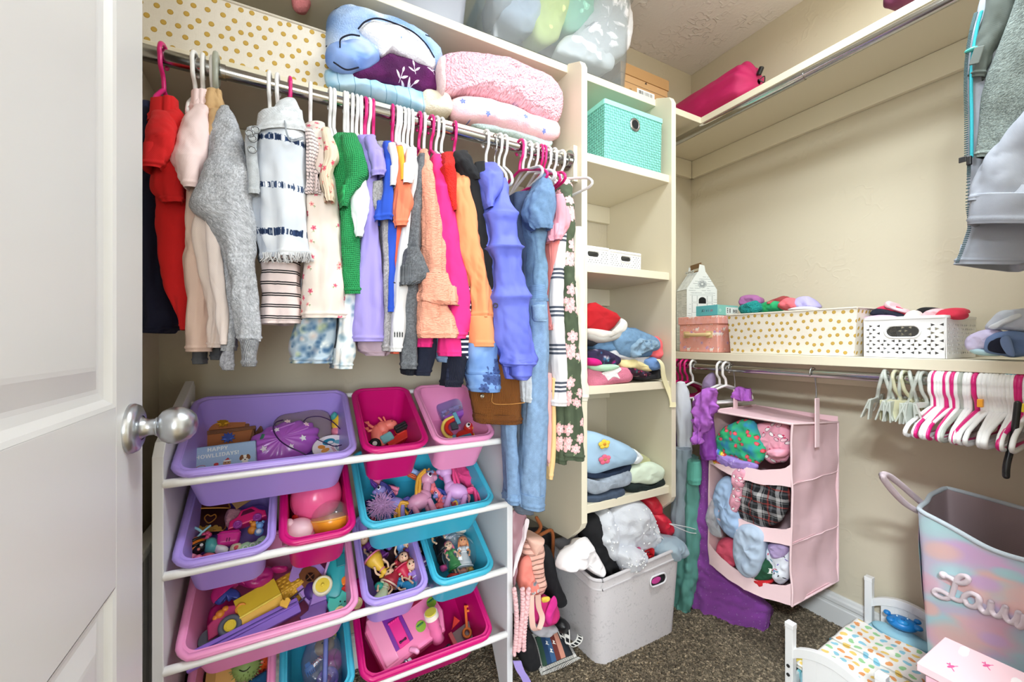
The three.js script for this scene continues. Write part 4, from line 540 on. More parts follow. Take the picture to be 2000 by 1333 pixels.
{ // stuff sack with a gathered mouth
  const n = 64, m = 40, L = .36, r0 = .092; const t = thing('stuff_sack', 'magenta sleeping bag sack with a drawstring mouth', 'bag', [1.605, 1.979, -1.13]);
  const g = gridGeo(n, m, (u, v) => { const a = u * 6.2832; let z, r; if (v < .18) { r = r0 * Math.sin(v / .18 * Math.PI / 2); z = -L / 2 + .02 * (1 - Math.cos(v / .18 * Math.PI / 2)); } else if (v < .72) { z = -L / 2 + .02 + (v - .18) / .54 * (L - .07); r = r0; } else { const k = (v - .72) / .28; r = r0 * Math.cos(k * Math.PI / 2 * .93); z = L / 2 - .05 + .05 * Math.sin(k * Math.PI / 2); }
    const k = clamp((v - .45) / .5, 0, 1); r *= 1 + k * .10 * (Math.sin(a * 11 + 2 * nz(v * 3, a)) ) + .05 * nz(Math.cos(a) * 3, Math.sin(a) * 3, v * 6) + .02 * nz(Math.cos(a) * 9, Math.sin(a) * 9, v * 14); let y = Math.sin(a) * r; y = Math.max(y, -r0 * .93); return [Math.cos(a) * r, y + r0 * .93, z, u, v]; }, true);
  M('sack', g, mat('#c2185f', { roughness: .5, side: THREE.DoubleSide, bumpMap: weaveFine, bumpScale: .0003 }), t); M('cord_lock', [place(bx(.016, .03, .016, 0, 0, 0, .005), -.012, r0 + .012, .185, .5), tube([[0, r0, .18], [.01, r0 + .01, .195], [.0, r0 - .02, .2], [-.012, r0 - .01, .19]], .0018, 6)], plastic('#1a1a1c'), t); }
soft('garment', 'dark maroon cloth just showing on the upper shelf at the frame top', 'clothes', [['lump', [[1728, 14], [1730, -10], [1760, -30], [1790, -20], [1775, 0], [1745, 14]], { x: 1.56, front: .02, back: .05 }, pal('#5d2440')]]);

// ---------------------------------------------------------------- in the tower
{ const t = thing('woven_bin', 'mint woven storage bin with a metal grommet', 'bin', [1.068, 1.665, -1.20]);
  M('shell', openBox(.276, .205, .26, { taper: .985, t: .004, r: .006 }), mat('#ffffff', { color: '#8fe6d6', roughness: .6, map: met(T.wovShadeC, .075), bumpMap: met(T.wov, .075), bumpScale: .003, side: THREE.DoubleSide }), t);
  M('trim', place(openBox(.281, .016, .265, { taper: 1, t: .008, r: .007 }), 0, .191, 0), plastic('#9be6d8', { roughness: .6 }), t);
  M('grommet', [place(new THREE.TorusGeometry(.0185, .006, 10, 32), .0, .152, .1305, 0, 0, 0, [1, 1, .6])], metal('#a9acb0', .22), t); M('shaded_hole_disc', place(cyl(.017, .002), 0, .152, .1315, Math.PI / 2), mat('#141414', { roughness: .9 }), t); }  // black disc on the wall paints the shade inside the grommet
// perforated plastic baskets: walls with real holes
function perfPanel(w, h, cols, rowsN, hole, slot) { const holes = []; const ss = slot && [(slot[0] - slot[2] / 2), (slot[0] + slot[2] / 2), (slot[1] - slot[3] / 2), slot[1] + slot[3] / 2];
  for (let j = 0; j < rowsN; j++) for (let i = 0; i < cols; i++) { const x = -w / 2 + w * (i + .5 + (j % 2) * .5) / (cols + .5), y = h * .08 + h * .78 * (j + .5) / rowsN; if (ss && x > ss[0] - .012 && x < ss[1] + .012 && y > ss[2] - .01 && y < ss[3] + .01) continue; const s = hole, f = (i + j) % 2 ? 1 : -1; holes.push([[x - s * f, y - s], [x + s * f, y], [x - s * f, y + s]]); }
  if (slot) { const p = [], r = slot[3] / 2; for (let k = 0; k <= 8; k++) { const a = Math.PI / 2 + k * Math.PI / 8; p.push([ss[0] + r + Math.cos(a) * r, slot[1] + Math.sin(a) * r]); } for (let k = 0; k <= 8; k++) { const a = -Math.PI / 2 + k * Math.PI / 8; p.push([ss[1] - r + Math.cos(a) * r, slot[1] + Math.sin(a) * r]); } holes.push(p); }
  const g = extr([[-w / 2 + .002, 0], [w / 2 - .002, 0], [w / 2, h], [-w / 2, h]], .0022, 0, false, holes); return g; }
function basket(label, pos, ry, w, h, d, cols, slotW, hs, group) { const t = thing('plastic_basket', label, 'basket', pos, group, ry); const rows = Math.round(h / (hs * 3.4)), side = Math.round(cols * d / w);
  const slot = [0, h * .66, slotW, h * .26]; M('front_wall', place(perfPanel(w, h, cols, rows, hs, slot), 0, 0, d / 2 - .002), white, t); M('rear_wall', place(perfPanel(w, h, cols, rows, hs, slot), 0, 0, -d / 2), white, t); for (const s of [-1, 1]) M('side_wall', place(perfPanel(d, h, side, rows, hs), s * w / 2 - .001, 0, 0, 0, Math.PI / 2), white, t);
  M('base', bx(w - .004, .003, d - .004, 0, 0, 0, .001), white, t); M('rim', place(openBox(w + .008, .007, d + .008, { taper: 1, t: .008, r: .012, n: 6 }), 0, h - .003, 0), white, t);
  const fr = []; const ww = slotW / 2, hh = h * .13; const pts = []; for (let k = 0; k < 24; k++) { const a = k / 24 * 6.283; pts.push([clamp(Math.cos(a) * 9, -1, 1) * (ww - hh) + Math.cos(a) * (hh + .003), h * .66 + Math.sin(a) * (hh + .003), d / 2 + .0015]); } M('handle_frame', tube(pts, .0026, 6, 60, true, .3), white, t); return t; }
basket('small white perforated basket on the tower shelf, beside its half hidden twin', [1.06, 1.304, -1.21], .03, .155, .066, .2, 12, .05, .0028, 'small white baskets in the tower');
basket('small white perforated basket half hidden by the cream trousers', [.905, 1.304, -1.2], .0, .14, .066, .2, 11, .05, .0028, 'small white baskets in the tower');
const zt = -1.085, fc = 'folded clothes in the tower';
const C1 = (n, l, cat, p, o, m) => soft(n, l, cat, [['fold', p, { z: zt, front: .02, back: .16, fold: .004, ...o }, m]], fc);
C1('jeans', 'grey blue jeans folded beneath the red shirt', 'trousers', [[1160, 672], [1200, 645], [1230, 640], [1262, 650], [1288, 668], [1284, 688], [1240, 700], [1190, 690], [1160, 684]], { fold: .006 }, denim('#6f97bf'));
soft('denim_shorts', 'blue denim shorts folded with rolled scalloped hems', 'shorts', [['fold', [[1196, 664], [1222, 642], [1252, 648], [1286, 664], [1290, 680], [1262, 690], [1228, 700], [1205, 690]], { z: zt + .015, front: .02, back: .1, fold: .006 }, denim('#7fa5c9')], ['hem', [[1230, 682], [1240, 664], [1258, 662], [1284, 668], [1288, 676], [1262, 688], [1236, 700]], { z: zt + .032, front: .01, back: .02, fold: .008, fx: 60 }, denim('#9dbcd6')]], fc);
C1('shirt', 'charcoal shirt edge at the back of the folded pile', 'shirt', [[1142, 650], [1160, 655], [1178, 668], [1168, 676], [1143, 672]], { z: zt - .01 }, pal('#2c2d31'));
soft('shirt', 'bright red shirt folded on top of the tower pile', 'shirt', [['fold', [[1142, 606], [1152, 592], [1163, 591], [1180, 601], [1204, 612], [1212, 622], [1198, 640], [1178, 656], [1162, 648], [1143, 640]], { z: zt + .014, front: .016, back: .1, fold: .003, sharp: true }, pal('#b8141f')]], fc);
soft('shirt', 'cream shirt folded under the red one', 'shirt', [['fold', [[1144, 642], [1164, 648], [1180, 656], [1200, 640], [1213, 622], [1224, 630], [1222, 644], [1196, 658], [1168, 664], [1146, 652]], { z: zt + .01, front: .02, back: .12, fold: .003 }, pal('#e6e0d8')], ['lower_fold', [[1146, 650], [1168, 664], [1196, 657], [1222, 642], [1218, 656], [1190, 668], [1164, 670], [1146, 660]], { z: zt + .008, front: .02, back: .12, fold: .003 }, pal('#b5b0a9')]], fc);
C1('leggings', 'multicoloured leggings with magenta waist in the middle of the pile', 'trousers', [[1148, 690], [1170, 682], [1190, 688], [1212, 700], [1208, 712], [1170, 714], [1148, 712]], { z: zt + .01, fold: .006 }, clothT(met(T.mixed, .09)));
C1('leggings', 'magenta leggings end below the multicoloured pair', 'trousers', [[1148, 700], [1170, 704], [1174, 712], [1160, 716], [1148, 712]], { z: zt + .025, back: .1 }, pal('#cf1579'));
C1('shirt', 'pale grey shirt layer under the folded denim', 'shirt', [[1180, 676], [1215, 688], [1250, 700], [1274, 698], [1276, 706], [1240, 714], [1205, 702], [1178, 690]], { fold: .005 }, pal('#c9c8cb'));
C1('shirt', 'cream and yellow layered shirt in the pile', 'shirt', [[1205, 706], [1230, 700], [1262, 712], [1284, 716], [1270, 726], [1240, 722], [1210, 716]], { z: zt + .006, fold: .005 }, pal('#ead9a0'));
C1('shirt', 'blue striped shirt squeezed at the pile end', 'shirt', [[1255, 704], [1280, 700], [1288, 712], [1284, 722], [1262, 720]], { z: zt + .012, fold: .005 }, pal('#6d8fc4'));
C1('shirt', 'red and blue shirt low in the pile', 'shirt', [[1222, 716], [1244, 722], [1270, 730], [1262, 738], [1240, 736], [1224, 728]], { z: zt + .01, fold: .006 }, clothT(met(T.mixed, .06), { color: '#ffb0a0' }));
C1('leggings', 'black folded leggings lowest at the pile end', 'trousers', [[1238, 734], [1268, 730], [1288, 722], [1290, 738], [1270, 742], [1242, 741]], {}, pal('#1f1f24'));
C1('shorts', 'coral shorts peeking out at the tower pile end', 'shorts', [[1270, 664], [1280, 656], [1290, 666], [1292, 684], [1286, 704], [1272, 698], [1266, 688], [1284, 682]], { z: zt + .004, back: .08, fold: .005 }, pal('#f4696e'));
C1('shirt', 'mint green sleeve lying over the pink fleece', 'shirt', [[1150, 712], [1180, 712], [1200, 712], [1209, 716], [1202, 722], [1170, 726], [1152, 720]], { z: zt + .02, back: .1, fold: .002 }, pal('#b6dcbc'));
soft('fleece_throw', 'rose pink fuzzy fleece with a white flower', 'throw', [['fold', [[1147, 720], [1170, 726], [1200, 718], [1226, 718], [1236, 732], [1232, 744], [1200, 750], [1150, 756]], { z: zt + .006, front: .022, back: .16, fold: .003 }, fleece('#d67a92')], ['flower', [[1174, 730], [1190, 724], [1206, 716], [1214, 722], [1206, 730], [1212, 742], [1196, 738], [1184, 746]], { z: zt + .026, front: .006, back: .006, fold: .002 }, fleece('#f6eaea')]], fc);
{ const st = [[1285, 702], [1292, 716], [1300, 738], [1308, 770], [1313, 796]], A = st.map(([x, y]) => onZ(x, y, -1.04)), pos = []; W; const g = gridGeo(4, 24, (u, v) => { const c = crv(st, 0, v), d = crv(st, 1, v), w = mix(3, 6, v), p = onZ(c + (u - .5) * 2 * w + 3 * Math.sin(v * 9), d, -1.043 + .006 * Math.sin(v * 7)); return [p.x, p.y, p.z]; }); const g2 = g.clone(); g2.translate(0, 0, -.002); solo('sash', [g, g2], pal('#f5ecc0'), 'cream and yellow tie hanging down over the tower edge', 'sash', fc); }
// lower tower shelf
soft('sweater', 'light blue sweater with yellow and pink flowers', 'sweater', [['fold', [[1136, 850], [1152, 842], [1180, 850], [1212, 864], [1234, 876], [1244, 888], [1240, 902], [1208, 912], [1180, 920], [1154, 926], [1138, 916]], { z: zt + .014, front: .03, back: .15, fold: .004, fx: 26 }, pal('#a6c4dc')], ['cuff', [[1234, 876], [1246, 884], [1252, 894], [1244, 906], [1232, 904], [1238, 890]], { z: zt + .014, front: .02, back: .05, fold: .003 }, pal('#e6e9ea')]], fc);
for (const [l, x, y, c, c2, s] of [['yellow knitted flower on the light blue sweater', 1180, 868, '#f5cf4a', '#d08a2c', 1], ['pink knitted flower on the light blue sweater', 1181, 898, '#e56a86', '#b98a5a', 1.05]]) { const p = onZ(x, y, zt + .0475); const g = []; for (let k = 0; k < 5; k++) { const a = k * 1.2566 + .4; g.push(ball(.0095 * s, p.x + Math.cos(a) * .0145 * s, p.y + Math.sin(a) * .0085 * s, p.z + .001, 1.15, .8, .35, 12)); } const t = thing('flower_patch', l, 'patch', p); W('petals', g, pal(c), t); W('centre', ball(.007, p.x, p.y, p.z + .003, 1, .7, .4, 12), pal(c2), t); }
C1('shirt', 'olive green shirt folded behind the light green one', 'shirt', [[1232, 890], [1242, 884], [1268, 898], [1266, 908], [1240, 912]], { z: zt - .01 }, pal('#b9b98a'));
C1('shirt', 'pale mint shirt folded at the end of the low shelf', 'shirt', [[1228, 916], [1256, 904], [1276, 904], [1297, 918], [1294, 934], [1272, 946], [1246, 944], [1230, 942]], { z: zt + .01, fold: .003 }, pal('#dbe8d2'));
C1('leggings', 'black leggings folded beneath the mint shirt', 'trousers', [[1216, 950], [1232, 942], [1272, 946], [1292, 932], [1298, 946], [1270, 958], [1232, 964]], { z: zt + .006 }, pal('#14211f'));
C1('jeans', 'dark indigo jeans edge below the blue sweater', 'trousers', [[1138, 918], [1156, 926], [1200, 916], [1232, 908], [1232, 918], [1180, 934], [1140, 930]], { z: zt + .004 }, denim('#2b3d5a'));
C1('jeans', 'pale grey jeans rolled beneath the blue sweater', 'trousers', [[1140, 934], [1160, 938], [1190, 928], [1226, 918], [1234, 926], [1230, 944], [1190, 956], [1160, 966], [1146, 960]], { z: zt + .012, fold: .004 }, denim('#b9c4d2'));
C1('jeans', 'slate blue jeans at the bottom of the low shelf', 'trousers', [[1142, 972], [1170, 962], [1200, 954], [1218, 954], [1218, 970], [1180, 978], [1146, 981]], { z: zt + .008, fold: .003 }, denim('#4d5c72'));
tag(M('cardboard_box', place(bx(.1, .05, .1, 0, 0, 0, .003), .93, .66, -1.3, 0, .3), mat('#b99f74', { roughness: .9 })), 'brown cardboard carton behind the flowered sweater', 'box').position.y = -.144;

// ---------------------------------------------------------------- on the lower shelf of the bare wall
{ // white house-shaped carton
  const a = R(20), t = thing('carrier_carton', 'white house-shaped cardboard carrier printed with line drawings', 'carton', [1.603, 1.003, -1.28], undefined, -a + 0);
  const w = .152, d = .088, eave = .285, ap = .398; const prof = [[0, 0], [w, 0], [w, eave], [w * .62, ap - .03], [w * .58, ap], [w * .42, ap + .006], [w * .38, ap - .03], [0, eave]];
  const fr = extr(prof, .002, 0); const p = fr.attributes.position, uv = fr.attributes.uv; for (let i = 0; i < p.count; i++) uv.setXY(i, p.getX(i) / w, p.getY(i) / .405); t.rotation.y = -R(20);
  const fm = mat('#ffffff', { map: T.barnFront, roughness: .8 }), sm2 = mat('#ffffff', { map: met(T.barn, .2), roughness: .8 }), kraft = mat('#8f6f4c', { roughness: .9 });
  M('front_panel', place(fr, 0, 0, -.002), fm, t); M('rear_panel', place(fr, 0, 0, -d), fm, t);
  for (const x of [.001, w - .003]) M('side_panel', span(x, x + .002, 0, eave, -d, -.002, .0005), sm2, t);
  const sl = Math.hypot(w * .38, ap - .03 - eave); for (const s of [-1, 1]) { const g = bx(sl, .002, d, sl / 2, 0, -d / 2 - .001, .0005); g.rotateZ(Math.atan2(ap - .03 - eave, w * .38)); if (s > 0) M('roof_panel', place(g, 0, eave, 0), sm2, t); else { const h = g.clone(); h.applyMatrix4(new THREE.Matrix4().makeScale(-1, 1, 1)); h.index ? 0 : 0; const q = bx(sl, .002, d, -sl / 2, 0, -d / 2 - .001, .0005); q.rotateZ(-Math.atan2(ap - .03 - eave, w * .38)); M('roof_panel', place(q, w, eave, 0), sm2, t); } }
  M('handle', [extr([[-d, .0], [-.006, .0], [-.006, .044], [-d, .044]], .003, .001, false, [[[-d * .82, .01], [-d * .2, .01], [-d * .2, .024], [-d * .82, .024]]])].map((g) => { g.rotateY(-Math.PI / 2); return place(g, w * .5, ap - .03, 0); }), kraft, t);
  const tx = canvas(256, 48, (x, w, h) => { fill(x, w, h, '#eef1ee'); x.fillStyle = '#2b2b2b'; x.font = 'bold 30px sans-serif'; x.fillText('the stuff you lov', 6, 35); }); const lab = new THREE.PlaneGeometry(.07, .013); M('printed_text', place(lab, w * .27, ap - .026, -d / 2, 0, -Math.PI / 2, 0), mat('#ffffff', { map: tx, roughness: .8 }), t);
}
{ const t = thing('keepsake_box', 'pink unicorn print box with a ribbon handle', 'box', [1.555, 1.003, -1.152]); const um = mat('#ffffff', { map: met(T.uni, .11), roughness: .55 });
  M('box', bx(.088, .118, .185, 0, 0, 0, .003), um, t); M('lid', bx(.096, .034, .195, 0, .117, 0, .003), um, t);
  const rb = mat('#e3c792', { roughness: .55 }); M('handle', [tube([[-.046, .073, .058], [-.056, .072, .045], [-.06, .071, 0], [-.056, .072, -.045], [-.046, .073, -.058]], .006, 6, 30)].map((g) => place(g, 0, -.02, 0, 0, 0, 0, [1, 1.3, 1])), rb, t); for (const z of [-.055, .055]) { M('handle_patch', bx(.003, .028, .03, -.0455, .06, z, .001), rb, t); for (const dz of [-.005, .005]) M('rivet', ball(.003, -.0478, .074, z + dz, .5, 1, 1, 10), metal('#5a4b3a', .4), t); } }
{ const t = thing('game_box', 'small teal boxed game lying on the unicorn box', 'box', [1.58, 1.1555, -1.112]);
  const tx = (bg, f) => mat('#ffffff', { map: canvas(256, 96, (x, w, h) => { fill(x, w, h, bg); f(x, w, h); }), roughness: .5 });
  M('box', bx(.135, .042, .1, 0, 0, 0, .0015), mat('#67bcc2', { roughness: .5 }), t);
  M('side_print', place(new THREE.PlaneGeometry(.098, .04), -.0678, .021, 0, 0, -Math.PI / 2, 0), tx('#5fb6bd', (x) => { x.font = 'italic bold 34px serif'; 'Kivim'.split('').forEach((c, i) => { x.fillStyle = ['#23313a', '#8d4a78', '#27556a', '#6a4a8d', '#b8586a'][i]; x.fillText(c, 66 + i * 26, 60); }); }), t);
  M('end_print', place(new THREE.PlaneGeometry(.133, .04), 0, .021, .0503), tx('#8ad0c2', (x) => { x.fillStyle = '#eef6f2'; x.fillRect(100, 16, 156, 70); x.fillStyle = '#2b2b2b'; x.font = 'bold 40px sans-serif'; x.fillText('BO', 188, 66); x.fillRect(116, 26, 12, 12); x.fillRect(116, 44, 12, 12); x.fillRect(116, 62, 12, 10); x.fillRect(148, 28, 10, 44); x.fillStyle = '#e8f6f2'; x.beginPath(); x.arc(30, 50, 10, 0, 7); x.lineWidth = 4; x.strokeStyle = '#e8f6f2'; x.stroke(); }), t); }
polkaBin('linen bin with gold dots full of rolled clothes, beside the unicorn box', [1.63, 1.003, -.812], -Math.PI / 2);
const inPolka = 'rolled clothes in the dotted bin', xl = 1.62;
const C2 = (l, p, m, o, cat = 'clothes', gr = inPolka) => soft('rolled_garment', l, cat, [['roll', p, { x: xl, front: .03, back: .04, fold: .007, fx: 44, ...o }, m]], gr);
C2('purple scrunched top, first roll from the unicorn box', [[1447, 590], [1450, 580], [1466, 577], [1482, 580], [1486, 592], [1470, 600], [1450, 600]], pal('#a9699f'));
C2('teal fuzzy sock ball below the purple roll', [[1446, 600], [1460, 592], [1480, 590], [1490, 602], [1484, 612], [1450, 614]], pal('#1f9c98', { bumpMap: fuzz, bumpScale: .008 }), { x: xl - .03, fold: .01 });
C2('sea green rolled leggings beside the teal ball', [[1478, 608], [1488, 594], [1510, 588], [1526, 592], [1524, 606], [1500, 614]], clothT(met(T.straw, .12), { color: '#bfe8c8' }));
C2('dark red leafy print roll in the middle of the bin', [[1498, 592], [1520, 582], [1536, 578], [1548, 590], [1530, 602], [1508, 600]], pal('#9c3f3f'), { x: xl + .03 });
C2('salmon pink rolled shirt with a red fold', [[1522, 600], [1528, 588], [1544, 581], [1560, 588], [1564, 602], [1540, 608]], pal('#e36c74'));
C2('periwinkle folded shirt at the end of the bin', [[1552, 604], [1556, 584], [1578, 579], [1594, 592], [1600, 602], [1572, 606]], pal('#b7aee0'), { x: xl + .01, fold: .004 });
C2('white printed cuff lying on the bin edge', [[1540, 606], [1560, 600], [1590, 600], [1600, 604], [1570, 608]], pal('#f2eef0'), { x: xl - .06, fold: .003 });
{ const t = basket('wide white perforated basket full of pink, red and black clothes', [1.635, 1.003, -.497], -Math.PI / 2, .176, .112, .225, 10, .07, .0042, undefined);
  const Cb = (l, p, m, o) => C2(l, p, m, { x: 1.6, front: .03, back: .04, fold: .006, ...o }, 'clothes', 'clothes in the wide white basket');
  Cb('lilac folded shirt along the front rim of the white basket', [[1689, 622], [1700, 618], [1740, 616], [1760, 622], [1730, 627], [1692, 628]], pal('#e0b6d8'), { x: 1.57 });
  Cb('navy rolled pair in the white basket corner', [[1700, 614], [1710, 604], [1740, 606], [1766, 614], [1770, 622], [1730, 620]], pal('#15182a'));
  Cb('hot coral shirt on top of the white basket', [[1712, 604], [1730, 597], [1760, 602], [1774, 612], [1768, 618], [1740, 608]], pal('#e6395c'), { x: 1.62 });
  Cb('pale pink crumpled sock standing up in the white basket', [[1729, 598], [1734, 589], [1742, 590], [1750, 600], [1770, 606], [1774, 612], [1750, 608]], pal('#f6c6cd'), { x: 1.61, fold: .004 });
  Cb('white and coral striped cuff in the middle of the basket', [[1768, 620], [1776, 610], [1790, 606], [1800, 616], [1796, 624], [1776, 624]], pal('#f3dcd6'), { x: 1.58 });
  Cb('black folded shirt in the middle of the basket', [[1785, 614], [1796, 603], [1815, 600], [1840, 604], [1830, 614], [1800, 620]], pal('#141416'), { x: 1.63 });
  Cb('pale pink folded shirt before the red one', [[1802, 618], [1812, 608], [1836, 604], [1850, 610], [1836, 622], [1815, 624]], pal('#f2c3c9'));
  Cb('red folded shorts at the end of the white basket', [[1826, 622], [1836, 608], [1856, 603], [1882, 606], [1889, 614], [1884, 623], [1850, 624]], pal('#d8344c'), { x: 1.57, fold: .003 });
  Cb('crimson shirt layer behind the red shorts', [[1840, 606], [1862, 602], [1888, 604], [1890, 612], [1860, 610]], pal('#e14a5d'), { x: 1.63, fold: .003 });
}
{ const xp = 1.56, g = 'folded clothes at the shelf end', C3 = (l, parts) => soft('folded_garment', l, 'clothes', parts.map(([n, p, m, o]) => [n, p, { x: xp, front: .02, back: .06, fold: .005, fx: 50, ...o }, m]), g);
  C3('pale grey padded top, topmost at the end of the shelf', [['fold', [[1924, 642], [1936, 622], [1960, 608], [2010, 604], [2030, 630], [2010, 648], [1960, 646]], pal('#c9ced8')], ['strap', [[1930, 640], [1950, 628], [1992, 612], [1996, 618], [1960, 636], [1942, 644]], pal('#e4e8ee'), { x: xp - .02, front: .008, back: .01, fold: .002 }]]);
  C3('lavender top folded beneath the grey one', [['fold', [[1886, 676], [1888, 662], [1908, 648], [1940, 642], [1960, 650], [1950, 678], [1920, 684], [1892, 686]], pal('#d3c8e6')]]);
  C3('aqua edged top, thin at the bottom of the shelf pile', [['fold', [[1892, 684], [1900, 680], [1940, 684], [1970, 692], [1950, 696], [1905, 692]], pal('#b9d6de'), { fold: .002 }]]);
  C3('slate blue sports top with a dark hole', [['fold', [[1924, 686], [1926, 662], [1950, 650], [2000, 648], [2030, 660], [2030, 690], [1990, 698], [1950, 694]], pal('#6f86b2'), { x: xp - .02 }], ['lining', [[1930, 684], [1934, 668], [1956, 660], [1966, 676], [1970, 690], [1948, 690]], pal('#15182c'), { x: xp - .042, front: .003, back: .004, fold: .001 }], ['band', [[1954, 662], [1968, 656], [1982, 690], [1980, 698], [1966, 692]], pal('#7c93bf'), { x: xp - .05, front: .006, back: .01, fold: .002 }]]);  // flat dark patch laid on as the inside of the hole
}
// ---------------------------------------------------------------- toy rack with tilted bins
const RZ = -1.04, barY = [.764, .579, .389, .204];
{
  const t = thing('toy_rack', 'white toy rack with four rows of tilted plastic bins', 'rack', [.157, 0, -1.19]);
  const side = (x) => { const g = extr([[1.04, .02], [1.045, 0], [1.075, 0], [1.10, .05], [1.15, .13], [1.20, .15], [1.26, .11], [1.29, 0], [1.33, 0], [1.335, .02], [1.335, .93], [1.32, .945], [1.06, .845], [1.04, .82]], .015, .0015); g.rotateY(Math.PI / 2); g.translate(x, 0, 0); return g; };
  const wp = mat('#e9e8ea', { roughness: .42 }); W('side_panel', side(-.243), wp, t); W('side_panel', side(.543), wp, t);
  for (const y of barY) { W('front_bar', bar([-.228, y, RZ - .006], [.543, y, RZ - .006], .009, 14), white, t); W('rear_bar', bar([-.228, y + .1255, -1.294], [.543, y + .1255, -1.294], .007, 12), white, t); }
}
const TILT = R(27), BL = .285;
const bc = { purple: plastic('#b096e6'), magenta: plastic('#d00f74'), pink: plastic('#f59aca'), teal: plastic('#41b5d2') };
const bins = {};
function bin(key, label, col, row, x0, x1) {
  const h = .125, w = x1 - x0; const t = thing('toy_bin', label, 'bin', [0, 0, 0], 'tilted toy bins'); t.rotation.x = TILT;
  const tgt = V((x0 + x1) / 2, barY[row] + .0125, RZ + .006), o = V(0, h - .004, BL / 2).applyEuler(new THREE.Euler(TILT, 0, 0)); t.position.copy(tgt.sub(o));
  const all = openBox(w - .03, h, BL - .03, { taper: .88, t: .0025, r: .03, n: 8, lip: .01, lipw: .0135 });
  M('tub', all, bc[col], t);
  const rr = [], rx = w / 2 - .0085, rz = BL / 2 - .0085, q = .03; for (const [sx, sz, a0] of [[1, 1, 0], [-1, 1, 90], [-1, -1, 180], [1, -1, 270]]) for (let k = 0; k <= 4; k++) { const a = R(a0 + k * 22.5); rr.push([sx * (rx - q) + Math.cos(a) * q, h - .004, sz * (rz - q) + Math.sin(a) * q]); }
  M('rim', tube(rr, .0072, 8, 110, true, .2), bc[col], t);
  t.updateMatrixWorld(true); bins[key] = t; return t;
}
const CX = [-.222, -.033, .142, .325, .515];
bin('p1', 'wide purple bin in the top row, with the shell case', 'purple', 0, -.222, .139);
bin('m1', 'small magenta bin in the top row, with the coral dinosaur', 'magenta', 0, .147, .319);
bin('k1', 'small pink bin in the top row, under the corduroy shorts', 'pink', 0, .327, .513);
bin('p2', 'small purple bin in the second row, with the bee toy', 'purple', 1, -.220, -.034);
bin('m2', 'small magenta bin in the second row, with the big pink ball', 'magenta', 1, -.030, .137);
bin('t2', 'wide teal bin in the second row, with toy ponies', 'teal', 1, .145, .510);
bin('k3', 'wide pink bin in the third row, with the yellow play roof', 'pink', 2, -.215, .143);
bin('p3', 'small purple bin in the third row, full of little dolls', 'purple', 2, .148, .318);
bin('t3', 'small teal bin in the third row, with dolls in a bubble', 'teal', 2, .325, .510);
bin('k4', 'small pink bin in the bottom row, with the green frog ball', 'pink', 3, -.212, -.036);
bin('t4', 'small teal bin in the bottom row, with the clear bubble pouch', 'teal', 3, -.03, .135);
bin('m4', 'wide magenta bin in the bottom row, with the pink camper van', 'magenta', 3, .142, .505);
// a place in a bin: on a plane parallel to its floor, hh above it; toys lean a little towards the open side
function spot(b, px, py, hh) { const q = bins[b].quaternion, n = V(0, 1, 0).applyQuaternion(q); const p = onPl(px, py, n, bins[b].localToWorld(V(0, hh, 0))); const z = camera.position.clone().sub(p).normalize().multiplyScalar(1.1).add(n).normalize(); const x = V(1, 0, 0).addScaledVector(z, -z.x).normalize(), y = z.clone().cross(x); return { p, z, s: pxm(p), q: new THREE.Quaternion().setFromRotationMatrix(new THREE.Matrix4().makeBasis(x, y, z)) }; }
function toy(b, px, py, hh, name, label, cat, phi = 0, group) { const k = spot(b, px, py, hh); const t = thing(name, label, cat, k.p, group); t.quaternion.copy(k.q).multiply(new THREE.Quaternion().setFromAxisAngle(V(0, 0, 1), R(phi))); t.scale.setScalar(k.s); t.userData.k = 0; delete t.userData.k; t.spotZ = k.z; return t; }   // parts in photograph-pixel units, x across, y up the slope, z towards the viewer
const rb = (w, h, d, x = 0, y = 0, z = 0, r = 1.5) => { const g = new RoundedBoxGeometry(w, h, d, 3, Math.min(r, w / 2.02, h / 2.02, d / 2.02)); uv01(g); g.translate(x, y, z); return g; };
const disc = (r, h, x, y, z, r2) => place(cyl(r, h, 0, 0, 0, r2, 32), x, y, z, Math.PI / 2);
const ring = (R0, r, x, y, z) => place(new THREE.TorusGeometry(R0, r, 10, 32), x, y, z);
const star = (r, d) => extr(Array.from({ length: 10 }, (_, i) => { const q = i % 2 ? r * .45 : r; return [Math.sin(i * .6283) * q, Math.cos(i * .6283) * q]; }), d, r * .12);
const PL = (c, o) => plastic(c, { roughness: .3, ...o });
const clearT = mat('#f2f4f6', { transmission: .9, roughness: .12, thickness: 0, side: THREE.DoubleSide });
function lump(b, px, py, hh, name, label, cat, parts, group) { const k = spot(b, px, py, hh); return soft(name, label, cat, parts.map(([n, p, m, o]) => [n, p, { n: k.z, p: k.p.clone().addScaledVector(k.z, (o?.up || 0)), front: .014, back: .012, fold: .0012, fx: 60, N: 40, K: 8, pw: 2.2, q: .6, ...o }, m]), group); }

